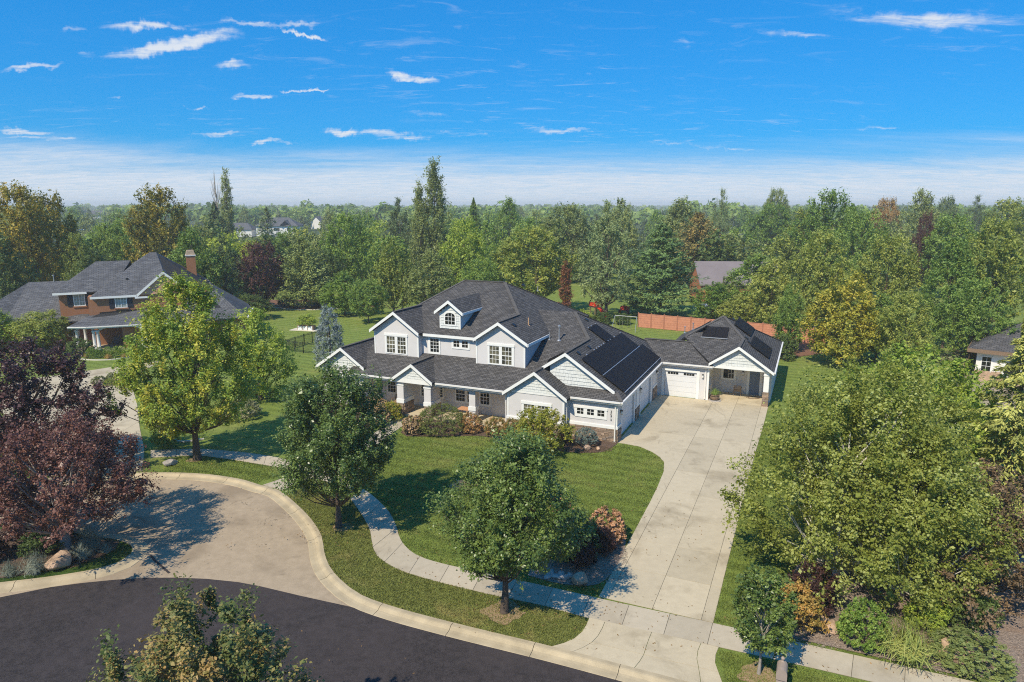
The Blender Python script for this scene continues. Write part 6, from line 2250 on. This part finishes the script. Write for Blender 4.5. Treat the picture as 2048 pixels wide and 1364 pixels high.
put('pine',54.3,180.0,19.7,7.5,'pinegrey','tall rounded grey pine on the skyline right of centre','tree')
put('spruce',60.6,190.0,11.4,5.2,'blue','larger of two blue spruces by the far green field','tree')
put('spruce',65.4,196.0,10.3,4.3,'blue','smaller of two blue spruces by the far green field','tree')
put('round',69.7,185.0,16.1,12.7,'mid2','round green tree beyond the far green field','tree')
put('round2',59.1,130.0,18.3,12.7,'mid2','big deep-green tree with tall crown on the right skyline','tree')
put('round',113.9,300.0,22.5,12.9,'olive','rounded olive tree on the skyline behind the far green field','tree')
put('round',102.3,190.0,17.5,10.3,'rust','brownish autumn tree on the right skyline','tree')
put('oval',99.9,170.0,19.2,10.4,'grey','spiky grey-green tree on the right skyline','tree')
put('pine',140.2,210.0,18.5,9.1,'pinedark','dark pine on the skyline toward the right edge','tree')
put('round',125.0,200.0,18.0,8.7,'pinedark','small dark round tree on the skyline at right','tree')
put('round2',107.0,150.0,17.0,13.0,'olive','olive tree at the right edge of the skyline','tree')
put('oval',33.7,88.0,9.0,7.1,'pale','light green tree overhanging the right part of the brick wall','tree')
put('oval2',27.9,94.0,5.4,6.4,'mid2','dark glossy tree standing before the low brick building','tree')
put('round2',37.9,84.0,12.7,8.6,'pale','tall pale-green linden behind the bright green tree at right','tree')
put('round',48.4,88.0,12.2,8.4,'olive','yellow-olive tree in the second row at right','tree')
put('oval2',33.0,67.0,9.5,7.9,'bright','bright green bushy tree right of the small garage cottage','tree')
put('round2',37.5,64.0,7.9,6.2,'pale','pale green tree next to the bright green one, right of the cottage','tree')
put('oval',48.9,76.0,12.2,6.7,'mid','mid-green tree with hanging leaves, right side middle','tree')
put('round2',56.2,80.0,14.2,9.9,'olive','large olive-green tree filling the right edge above the neighbour roof','tree')
put('round',71.8,120.0,14.6,3.5,'plum','small dark red tree among the green trees at right','tree')
put('oval2',30.5,74.0,7.4,3.8,'mid','shadowed green tree behind the cottage roof corner','tree')
put('round',58.2,115.0,15.1,9.2,'mid','green tree right of the big deep-green skyline tree','tree')
put('round',75.1,118.0,14.3,11.2,'mid','broad green tree behind the small dark red tree','tree')
put('oval',38.2,70.0,6.9,4.7,'mid','green tree between the bright green and pale green trees','tree')
put('round2',45.3,66.0,8.8,6.8,'mid','hanging-leaved green tree above the variegated bush at right','tree')
put('oval',58.5,140.0,14.9,8.1,'olive','olive tree left of the big deep-green skyline tree','tree')
put('round',-37.2,96.0,3.5,6.0,'deep','small round dark tree on the back lawn in front of the plum','tree')
put('round',-31.5,112.0,8.7,7.4,'deep','shaded green tree behind the olive pine','tree')
put('oval',30.3,90.0,4.2,5.3,'pale','light green tree whose boughs hang over the brick wall','tree')
put('round2',-66.6,105.0,11.5,5.4,'olive','olive tree filling the gap right of the two left gold planes','tree')
put('oval',34.7,97.0,8.9,9.3,'mid','green tree covering the right part of the low brick house','tree')
put('oval2',30.6,97.0,5.8,5.7,'grey','grey-green small tree in front of the low brick house','tree')
# --- far belt: individual trees thinning into one wooded mass
libfar('far_round', broad(31, 12, 1.5, [3.0, 4.8, 5.2, 4.8, 3.5, 1.2], 150, 4600, .55, 1.4, lobes=.35, limbs=0))
libfar('far_oval', broad(32, 13, 1.5, [2.6, 3.7, 3.9, 3.4, 2.5, .8], 130, 4200, .52, 1.2, lobes=.35, up=.6, limbs=0))
libfar('far_pine', conifer(33, 13, .8, [2.9, 2.9, 2.4, 1.9, 1.2, .1], 18, 9, 26, .62, sag=.1, tipup=.2, ragged=.25, thick=.3))
libfar('far_broad', broad(34, 13, 1.5, [3.6, 5.6, 6.0, 5.4, 4.4, 2.0], 150, 5000, .56, 1.5, lobes=.45, limbs=0))
FARK = [('far_round', 'mid', 'mid-green'), ('far_round', 'mid2', 'deep green'), ('far_oval', 'grey', 'grey-green'), ('far_broad', 'mid2', 'deep green'), ('far_pine', 'pinedark', 'dark conifer'), ('far_round', 'olive', 'olive'),
        ('far_oval', 'deep', 'dark green'), ('far_broad', 'grey', 'grey-green'), ('far_round', 'lime', 'yellow-green'), ('far_oval', 'rust', 'browning'), ('far_pine', 'pinegrey', 'grey conifer')]
FLAB = {'far_round': 'rounded', 'far_oval': 'upright', 'far_broad': 'broad', 'far_pine': 'pointed'}
# places wholly behind nearer crowns are left out
FAR_HIDDEN = {1, 5, 6, 8, 13, 14, 17, 21, 23, 24, 28, 35, 36, 40, 41, 43, 46, 48, 49, 52, 54, 62, 66, 69, 71, 72, 73, 76, 77, 89, 94, 99, 107, 109, 111, 112, 117, 118, 121, 125, 127, 128, 133, 134, 136, 138, 141, 146, 147, 149, 151, 153, 155, 164, 166, 170, 176, 177, 178, 179, 180, 186, 190, 195, 201, 202, 205, 206, 207, 210, 212, 213, 215, 216, 221, 222, 224, 232, 234}
frs = random.Random(19)
near_xy = []
cnt = 0
tries = 0
houses = [(-118, 352, 20), (-140, 356, 14), (-131, 470, 9), (-395, 610, 14), (-380, 640, 14)]
MARKS = [(-.70, 'left gold planes'), (-.60, 'brown house roof'), (-.50, 'broad gold plane'), (-.41, 'slim skyline poplar'), (-.34, 'white-walled far house'),
         (-.27, 'olive pine'), (-.20, 'dark-limbed tree'), (-.11, 'tallest poplars'), (-.05, 'bright yellow-green tree'), (.03, 'wide olive maple'),
         (.09, 'grey house hip'), (.15, 'grey-green pine'), (.22, 'dense wide conifer'), (.29, 'low brick house'), (.36, 'crop field'),
         (.46, 'big deep-green tree'), (.54, 'brown autumn tree'), (.60, 'spiky grey-green tree'), (.68, 'dark skyline pine'), (.76, 'right edge trees')]
far = []
while cnt < 236 and tries < 9000:
    tries += 1
    s = frs.random()
    y = 128 + 420 * s ** 1.5
    x = frs.uniform(-.80, .80) * y
    # keep the view lane to the far houses and the open crop field
    lane = any(abs(x / y - hx / hy) < (hr * .62) / hy and hy - 130 < y < hy + 4 for hx, hy, hr in houses)
    if lane or (46 < x < 128 and 140 < y < 262 and abs(x - y * .34) < 22):
        continue
    if any((x - a) ** 2 + (y - b) ** 2 < (4.2 + y * .010) ** 2 for a, b in near_xy):
        continue
    near_xy.append((x, y))
    k, c, ad = frs.choices(FARK, [14, 14, 10, 10, 9, 8, 8, 7, 4, 2, 7])[0]
    h = frs.uniform(8.5, 14.5) * (1.0 if y > 200 else .92)
    if frs.random() < .06:
        h *= 1.25
    w_ = frs.uniform(8, 13) * (.72 if k in ('far_pine', 'far_oval') else 1)
    sub = ad if 'conifer' in ad else ad + ' tree'
    size = 'tall' if h > 12.6 else ('low' if h < 9.8 else 'mid-height')
    row = 'near rows' if y < 185 else ('middle rows' if y < 300 else 'back rows')
    mk = min(MARKS, key=lambda q_: abs(q_[0] - x / y))[1]
    far.append([k, x, y, h, w_, c, '%s %s %s' % (size, FLAB[k], sub), '%s beyond %s' % (row, mk), '%s %s' % (FLAB[k], sub)])
    cnt += 1
seen = {}
for f in far:
    seen.setdefault((f[6], f[7]), []).append(f)
for (a_, b_), fs in seen.items():
    fs.sort(key=lambda f: f[1] / f[2])
    for i, f in enumerate(fs):
        pos = '' if len(fs) == 1 else ({0: 'left-hand ', len(fs) - 1: 'right-hand '}.get(i, 'middle '))
        f[6] = pos + a_
for idx, f in enumerate(far):
    if idx in FAR_HIDDEN:
        continue
    put(f[0], f[1], f[2], f[3], f[4], f[5], f[6] + ', ' + f[7], 'tree', 'trees of the far wooded belt: ' + f[8], 'far_tree', rz=idx * 1.7)

# the woods beyond, too many to count: crowns joined in one mass
rs = np.random.RandomState(5)
PP, NN, TT, LL, RR, SS = [], [], [], [], [], []
for k in range(1500):
    y = 430 + 3600 * rs.rand() ** 1.45
    x = (rs.rand() * 1.7 - .85) * y
    if any(abs(x / y - hx / hy) < (hr * .7) / hy and y < hy + 4 for hx, hy, hr in houses):
        continue
    h = rs.uniform(8, 15.5) * (1.2 if rs.rand() < .08 else 1)
    w = rs.uniform(5, 9)
    m_ = 190 if y < 900 else 90
    u = norm(rs.randn(m_, 3))
    u[:, 2] = np.abs(u[:, 2]) * 1.0 - .15
    lob = 1 + .22 * np.sin(3 * np.arctan2(u[:, 1], u[:, 0]) + 6 * rs.rand()) + .12 * rs.randn(m_)
    p = u * lob[:, None] * np.array([w, w, h * .55]) + np.array([x, y, h * .45])
    PP.append(p)
    NN.append(u + rs.randn(m_, 3) * .45)
    TT.append(rs.randn(m_, 3))
    LL.append(np.full(m_, 3.2 if y < 900 else 5.0) * rs.uniform(.7, 1.3, m_))
    RR.append(rs.rand(m_))
    SS.append(np.full(m_, rs.rand()))
fm = leafmesh('far_woods', np.concatenate(PP), np.concatenate(NN), np.concatenate(TT), np.concatenate(LL), np.concatenate(LL) * .75, np.concatenate(RR), np.concatenate(SS))
fm.materials.append(LM['mid'])
tag(share('far_woods', fm), kind='stuff')

# --- street and garden trees close to the camera


def hero(name, res, x, y, col, label, bark='bark', cat='tree', rz=0.0):
    lv, sg = res
    r = empty(name, (x, y, 0), rz)
    tm = tubemesh('trunk', sg, M[bark], 8)
    share('trunk', tm, r)
    cm = leafmesh('crown', *lv)
    cm.materials.append(LM[col])
    share('crown', cm, r)
    return tag(r, label, cat)


hero('pear_tree', broad(41, 7.9, 2.2, [1.75, 2.55, 2.75, 2.75, 2.6, 2.3, 1.85, 1.0], 320, 80000, .098, .55, up=1.6, stretch=1.6, spread=.40, lobes=.30, shell=.6, fork=1.3, trunk=.14, limbs=60, inner=.3),
     -8.75, 31.99, 'pear', 'dense dark-green egg-shaped pear tree in the verge by the curving sidewalk')
hero('street_tree', broad(42, 7.0, 2.25, [1.5, 2.1, 2.35, 2.35, 2.1, 1.7, 1.2, .55], 240, 62000, .093, .58, up=.8, stretch=1.55, spread=.50, lobes=.40, shell=.55, fork=1.5, trunk=.15, limbs=70, inner=.2, lean=(.4, 0)),
     -0.30, 24.66, 'maple', 'mid-green street tree with open crown in the verge, nearest the driveway entrance')
hero('maple_tree', broad(43, 11.3, 2.0, [1.4, 2.9, 3.4, 3.5, 3.3, 3.0, 2.5, 1.6, .6], 330, 62000, .135, .72, up=.9, stretch=1.3, spread=.55, lobes=.26, fork=1.9, trunk=.20, limbs=60),
     -20.1, 41.29, 'autumn', 'tall maple turning yellow and orange in front of the brown house')
hero('plum_tree', broad(44, 5.9, 2.0, [2.8, 3.9, 4.0, 3.4, 2.4, 1.2], 270, 62000, .10, .62, up=.45, stretch=1.3, spread=.6, lobes=.3, fork=1.0, trunk=.2, limbs=50, stems=6, lean=(.2, -.2)),
     -21.1, 29.75, 'purple', 'purple-leaved plum tree with several stems on the street island', 'greybark')
hero('plum_tree', broad(45, 7.7, 1.0, [2.8, 3.9, 4.1, 3.8, 3.0, 1.5], 300, 52000, .14, .75, up=.35, lobes=.3, trunk=.2, limbs=40),
     -28.6, 38.6, 'purpledark', 'dark purple plum tree behind the island, in front of the neighbour drive')
hero('maple_tree', broad(46, 6.2, 1.4, [1.4, 2.1, 2.3, 2.1, 1.6, .9], 130, 70000, .088, .58, up=1.5, stretch=1.35, spread=.5, lobes=.55, trunk=.14, limbs=50, shell=.45),
     -7.45, 14.9, 'bronze', 'bronze-tinted maple crown rising from the bottom edge in front of the dark asphalt')
hero('young_tree', broad(47, 3.7, 1.1, [.55, .9, .98, .92, .72, .3], 110, 12500, .09, .33, up=.8, lobes=.22, trunk=.055, limbs=30),
     8.57, 21.0, 'maple', 'small young tree with pale slim trunk beside the mailbox', 'greybark')
BK = dict(droop=.15, up=.25, spread=.62, lobes=.36, shell=.72, inner=.2, limbs=60, trunk=.15, aspect=.72, stretch=1.35, flatn=.35)
hero('birch_tree', broad(51, 8.3, .9, [2.4, 3.2, 3.5, 3.3, 2.8, 2.1, 1.1], 250, 62000, .108, .80, **BK), 14.2, 27.3, 'birch', 'birch with pale twinkling leaves overhanging the driveway, nearest it of the birches', 'birchbark')
hero('birch_tree', broad(52, 8.9, 1.0, [2.3, 3.1, 3.4, 3.2, 2.6, 1.9, 1.0], 230, 56000, .108, .80, **BK), 16.4, 28.7, 'birch', 'tallest birch at the back of the birch clump in the gravel bed', 'birchbark')
hero('birch_tree', broad(53, 6.3, .7, [2.1, 2.8, 2.9, 2.6, 2.0, 1.0], 210, 50000, .104, .74, **BK), 16.0, 25.6, 'birch', 'shorter yellower birch at the front of the birch clump', 'birchbark')
hero('broadleaf_tree', broad(54, 7.6, 1.0, [2.6, 4.0, 4.4, 4.0, 3.0, 1.3], 240, 34000, .18, .80, lobes=.25, droop=.1, up=.3), 23.3, 37.6, 'lime', 'golden-green rounded tree behind the birch clump, right side')
hero('deodar_tree', conifer(55, 11.0, .5, [3.4, 3.2, 2.7, 2.1, 1.4, .7, .1], 22, 10, 90, .34, sag=.34, tipup=.05, ragged=.22, thick=.10, side=1.2), 25.6, 33.2, 'deodar', 'golden-tipped drooping deodar cedar at the right edge')
hero('plum_tree', broad(56, 5.3, .5, [2.4, 3.2, 3.3, 2.9, 1.9, .8], 200, 40000, .10, .6, lobes=.28, up=.3), 19.6, 25.9, 'brownred', 'brown-purple leaved tree at the lower right edge beside the birches')
hero('locust_tree', broad(57, 7.3, .5, [1.6, 2.1, 2.2, 1.9, 1.4, .7], 150, 20000, .15, .7, lobes=.35, droop=.25, up=.2, stretch=1.4), -21.0, 55.0, 'lime', 'golden-green drooping tree beside the maple, over the side lawn')
hero('ornamental_tree', broad(58, 2.95, .4, [1.4, 1.8, 1.85, 1.6, 1.2, .6], 140, 19000, .10, .42, lobes=.3, up=.6, trunk=.07), 1.9, 42.3, 'bright', 'lime-green small ornamental tree before the front gable window')

# --- shrubs
lib('mound', broad(61, .92, .02, [.44, .52, .52, .46, .34, .12], 260, 9500, .042, .10, lobes=.05, up=.25, limbs=14, trunk=.02, shell=.75, inner=.2))
lib('ball', broad(62, .95, .06, [.30, .46, .52, .48, .36, .10], 300, 9500, .036, .075, lobes=.04, up=.2, limbs=10, trunk=.03, shell=.82, inner=.15))
lib('loose', broad(63, .95, .02, [.42, .52, .54, .48, .38, .15], 130, 7500, .055, .15, lobes=.22, up=.5, limbs=24, trunk=.02, shell=.6))
lib('flower', broad(64, .95, .05, [.40, .50, .53, .48, .36, .12], 190, 8500, .052, .085, lobes=.12, up=.4, limbs=14, trunk=.02, shell=.8, spread=1.1, stretch=.9, aspect=.9))
lib('weep', broad(65, .97, .03, [.52, .54, .53, .48, .38, .16], 520, 24000, .024, .075, lobes=.05, droop=1.2, up=0.0, limbs=14, trunk=.04, shell=.85, inner=.12, aspect=.45))


def blades(seed, n, spread_, bend):
    rs = np.random.RandomState(seed)
    a = rs.rand(n) * 6.283
    tilt = rs.rand(n) ** .7 * spread_
    L = .75 + .5 * rs.rand(n)
    P, N, T, LL_, W_, r_, s_ = [], [], [], [], [], [], []
    for k in range(3):
        th = tilt * (1 + bend * k)
        q = 0
        s0 = k / 3
        d = np.c_[np.sin(th) * np.cos(a), np.sin(th) * np.sin(a), np.cos(th)]
        if k == 0:
            base = np.c_[rs.randn(n) * .06, rs.randn(n) * .06, np.zeros(n)]
        P.append(base + d * (L / 6)[:, None])
        base = base + d * (L / 3)[:, None]
        T.append(d)
        N.append(np.c_[np.cos(a), np.sin(a), np.full(n, .4)] + rs.randn(n, 3) * .3)
        LL_.append(L / 3 * 1.15)
        W_.append(np.full(n, .035 * (1 - .25 * k)))
        r_.append(rs.rand(n))
        s_.append(rs.rand(n))
    return tuple(np.concatenate(q) for q in (P, N, T, LL_, W_, r_, s_))


for nm, arg in (('tuft', (71, 420, .95, .35)), ('reed', (72, 520, .75, .55))):
    lv = blades(*arg)
    cm = leafmesh('blades', *lv)
    cm.materials.append(LM['fescue'])
    LIB[nm] = (cm, None, float(lv[0][:, 2].max()), float(np.percentile(np.hypot(lv[0][:, 0], lv[0][:, 1]), 97)) * 2)


def shrub(kind, x, y, h, w, col, label, name='shrub', cat='shrub', group=None, z=0.02):
    return put(kind, x, y, h, w, col, label, cat, group, name, z=z)


lib('bluespruce', broad(66, 6.2, .15, [1.1, 1.45, 1.5, 1.35, 1.1, .8, .4], 330, 17000, .15, .38, up=.8, lobes=.14, spread=.6, aspect=.34, shell=.65, limbs=10))
NAMES['bluespruce'] = 'spruce_tree'
put('bluespruce', -18.1, 66.5, 6.2, 3.1, 'blue', 'dense blue spruce beside the left gable of the grey house')
shrub('ball', 5.0, 44.0, 1.2, 1.60, 'bluegreen', 'round blue-grey spruce ball in front of the stone garage wall', 'spruce_ball')
shrub('loose', 3.55, 44.2, 1.15, 1.05, 'darkred', 'dark red shrub left of the round blue-grey ball', 'barberry_shrub')
shrub('weep', -5.1, 46.9, 1.95, 3.5, 'mound', 'wide dark-green weeping mound in the middle of the porch bed', 'weeping_shrub')
shrub('flower', -7.0, 46.4, 1.35, 1.7, 'hydrangea', 'tan-flowered hydrangea at the left foot of the weeping mound', 'hydrangea_shrub')
shrub('flower', -9.9, 48.6, 1.4, 1.9, 'hydrangea', 'tan-flowered hydrangea left of the front walk, nearest the lawn', 'hydrangea_shrub')
shrub('loose', -9.1, 49.6, 1.4, 1.7, 'bright', 'fresh green round shrub beside the portico column', 'round_shrub')
shrub('flower', -10.6, 51.2, 1.2, 2.2, 'hydrangea', 'pale-flowered hydrangea below the porch window, behind the other one', 'hydrangea_shrub')
shrub('mound', -2.95, 46.75, 1.4, 1.7, 'burning', 'rounded bronze-topped shrub right of the weeping mound', 'round_shrub')
shrub('mound', -1.15, 46.0, 1.35, 1.7, 'burning', 'rounded bronze-topped shrub at the right end of the porch bed', 'round_shrub')
shrub('mound', 0.05, 45.6, 1.35, 1.4, 'burning', 'bronze-topped shrub half hidden behind the lime-green small tree', 'round_shrub')
shrub('flower', 4.55, 30.55, 1.65, 1.9, 'salmon', 'salmon-pink flowering hydrangea bush beside the driveway', 'hydrangea_shrub')
shrub('flower', 2.45, 32.3, 1.55, 1.3, 'salmon', 'salmon-pink hydrangea partly hidden behind the street tree', 'hydrangea_shrub')
shrub('loose', 3.1, 28.2, 1.35, 1.35, 'darkred', 'dark red barberry behind the pale boulder', 'barberry_shrub')
shrub('loose', 4.25, 29.3, 1.3, 1.15, 'darkred', 'dark red barberry below the salmon-pink hydrangea', 'barberry_shrub')
shrub('loose', 2.7, 29.2, 2.25, 2.6, 'maple', 'leafy green bush beneath the right side of the street tree', 'round_shrub')
shrub('mound', -20.6, 50.0, 1.6, 2.6, 'variegated', 'cream and green variegated round shrub beside the yellowing maple', 'variegated_shrub')
shrub('loose', 10.95, 23.75, 1.75, 1.9, 'orange', 'orange-tinted shrub at the left end of the gravel bed', 'round_shrub')
shrub('mound', 13.0, 22.65, 1.75, 1.75, 'mid2', 'dense green shrub between the orange-tinted shrub and the grass clump', 'round_shrub')
shrub('loose', 12.2, 25.0, 1.9, 2.0, 'darkred', 'dark purple shrub under the front birch', 'barberry_shrub')
shrub('reed', 14.15, 21.75, 1.35, 2.4, 'reed', 'tall arching green grass clump by the sidewalk', 'grass_clump', 'grass clump')
shrub('mound', 16.3, 21.6, 1.0, 2.6, 'grey', 'low grey-green juniper right of the grass clump', 'juniper_shrub')
shrub('loose', 17.6, 23.6, 1.9, 1.7, 'deep', 'dark green shrub at the lower right corner', 'round_shrub')
shrub('loose', 15.9, 23.6, 1.3, 1.7, 'lime', 'yellow-green shrub under the yellower birch', 'round_shrub')
for k, (x, y, h, w_, lb) in enumerate(((-22.0, 27.35, .72, .9, 'leftmost blue fescue tuft on the island'), (-21.05, 27.62, .95, 1.3, 'big blue fescue tuft left of the tan boulder'),
                                       (-19.72, 28.9, .85, 1.15, 'blue fescue tuft just right of the tan boulder'), (-19.75, 29.75, .75, .95, 'blue fescue tuft right of the purple tree trunk'),
                                       (-20.4, 30.35, .8, .9, 'greener fescue tuft behind the purple tree trunk'), (-18.95, 29.4, .5, .6, 'small blue fescue tuft nearest the island tip'))):
    shrub('tuft', x, y, h, w_, 'fescue', lb, 'fescue_tuft', 'grass tuft')
shrub('loose', -23.0, 31.0, 1.9, 3.2, 'darkred', 'dark shrub mass in the shade of the purple island tree', 'barberry_shrub')
shrub('loose', -22.0, 29.3, 1.2, 1.6, 'deep', 'dark green low shrub behind the tan boulder', 'round_shrub')
shrub('loose', -24.2, 28.6, 1.4, 2.2, 'darkred', 'dark red shrub at the left edge behind the fescue tufts', 'barberry_shrub')
shrub('loose', -23.2, 43.6, 1.5, 1.7, 'mid2', 'green shrub in the wavy edged bed left of the maple', 'round_shrub')
# brown house planting
shrub('loose', -46.6, 72.0, 1.9, 2.6, 'deep', 'dark green shrub at the left column of the brown house porch', 'round_shrub')
shrub('round', -52.2, 74.5, 4.4, 6.2, 'pale', 'pale-green spreading viburnum left of the brown house porch', 'viburnum_shrub')
shrub('oval2', -57.2, 73.5, 5.5, 5.0, 'lime', 'yellow-green small tree at the left edge in front of the brown house wing', 'broadleaf_tree', 'tree')
hg = empty('hedge', (-42.2, 71.2, 0), rad(14), 'clipped green hedge in front of the brown house porch', 'hedge')
for k in range(7):
    b = share('hedge_clump', LIB['ball'][0], hg, (-2.4 + k * .8, 0, 0), (0, 0, k), (1.0, .95, 1.25))
    b.material_slots[0].link = 'OBJECT'
    b.material_slots[0].material = LM['mid2']
for k, (x, y) in enumerate(((-45.2, 70.9), (-42.6, 70.3), (-41.2, 70.9))):
    shrub('tuft', x, y, .55, .8, 'orange', ('orange grass tuft at the left end of the brown house hedge', 'orange grass tuft in front of the middle of the brown house hedge', 'orange grass tuft at the right end of the brown house hedge')[k], 'grass_tuft', 'grass tuft')
for k, (x, y, h, w_, c) in enumerate(((-37.4, 59.9, .8, 1.3, 'mound'), (-36.6, 60.8, .9, 1.3, 'mound'), (-35.9, 61.2, 1.1, 1.2, 'olive'), (-36.2, 59.6, .6, 1.1, 'olive'), (-35.1, 59.8, .7, 1.2, 'mound'), (-34.6, 60.7, 1.2, 1.6, 'brownred'))):
    shrub('mound' if c != 'brownred' else 'loose', x, y, h, w_, c, ('green cushion shrub at the left end of the driveway island', 'green cushion shrub second along the driveway island', 'taller olive shrub at the back of the driveway island', 'low olive cushion at the front of the driveway island', 'green cushion at the right front of the driveway island', 'brown-red shrub at the right of the driveway island')[k], 'cushion_shrub')
pxp = put('loose', -26.6, 87.5, 1.5, 2.4, 'lime', 'yellow-green vegetables growing in the raised garden planter', 'plant', None, 'vegetable_plant', z=.58)
put('tuft', *H2W(4.75, 13.35), .55, 1.0, 'mid', 'leafy green plant growing in the half barrel', 'plant', None, 'potted_plant', z=.48)
# right-hand neighbour planting
shrub('mound', 45.1, 67.0, 1.6, 3.6, 'variegated', 'pale clipped bush beside the right neighbour house', 'variegated_shrub')
shrub('mound', 44.4, 70.5, 1.4, 2.6, 'mid2', 'bright green clipped bush behind the pale clipped one', 'round_shrub')
shrub('loose', 48.6, 69.5, 2.2, 3.2, 'blue', 'blue-grey spruce shrub at the corner of the right neighbour house', 'spruce_shrub')
shrub('loose', 28.5, 70.5, 2.6, 3.2, 'deep', 'dark green bush at the end of the red wall by the red mulch', 'round_shrub')
for k, (x, y, h, w_, c) in enumerate(((9.2, 93.5, 1.8, 3.4, 'lime'), (12.4, 92.0, 1.6, 2.8, 'deep'), (6.8, 95.5, 2.2, 3.6, 'mid'), (15.1, 91.6, 1.5, 2.4, 'deep'))):
    shrub('loose', x, y, h, w_, c, ('yellow-green bush behind the swing frame', 'dark bush just left of the swing frame', 'green bush near the red slide', 'dark bush between the swing frame and the red wall')[k], 'round_shrub')
for k, (x, y, h, w_) in enumerate(((-41, 109.5, 2.2, 4), (-36, 108.5, 1.4, 3), (-30, 108.5, 1.5, 3.4), (-26, 109, 2.4, 4))):
    shrub('loose', x, y, h, w_, 'deep', ('low dark shrub at the left end of the far mulch bed', 'low dark shrub second along the far mulch bed', 'low dark shrub third along the far mulch bed', 'low dark shrub at the right end of the far mulch bed')[k], 'round_shrub')

# ------------------------------------------------------------------ air
hz = MB().box(-5300, 5300, -420, 5300, -1.2, 30).build('haze', None)
hz['kind'] = 'stuff'
hm_ = bpy.data.materials.new('haze')
hm_.use_nodes = True
t = hm_.node_tree
for n_ in list(t.nodes):
    t.nodes.remove(n_)
vol = t.nodes.new('ShaderNodeVolumePrincipled')
vol.inputs['Color'].default_value = (0.97, 0.98, 1.0, 1)
vol.inputs['Density'].default_value = 0.00042
vol.inputs['Anisotropy'].default_value = 0.0
ou = t.nodes.new('ShaderNodeOutputMaterial')
t.links.new(vol.outputs[0], ou.inputs['Volume'])
hz.data.materials.append(hm_)
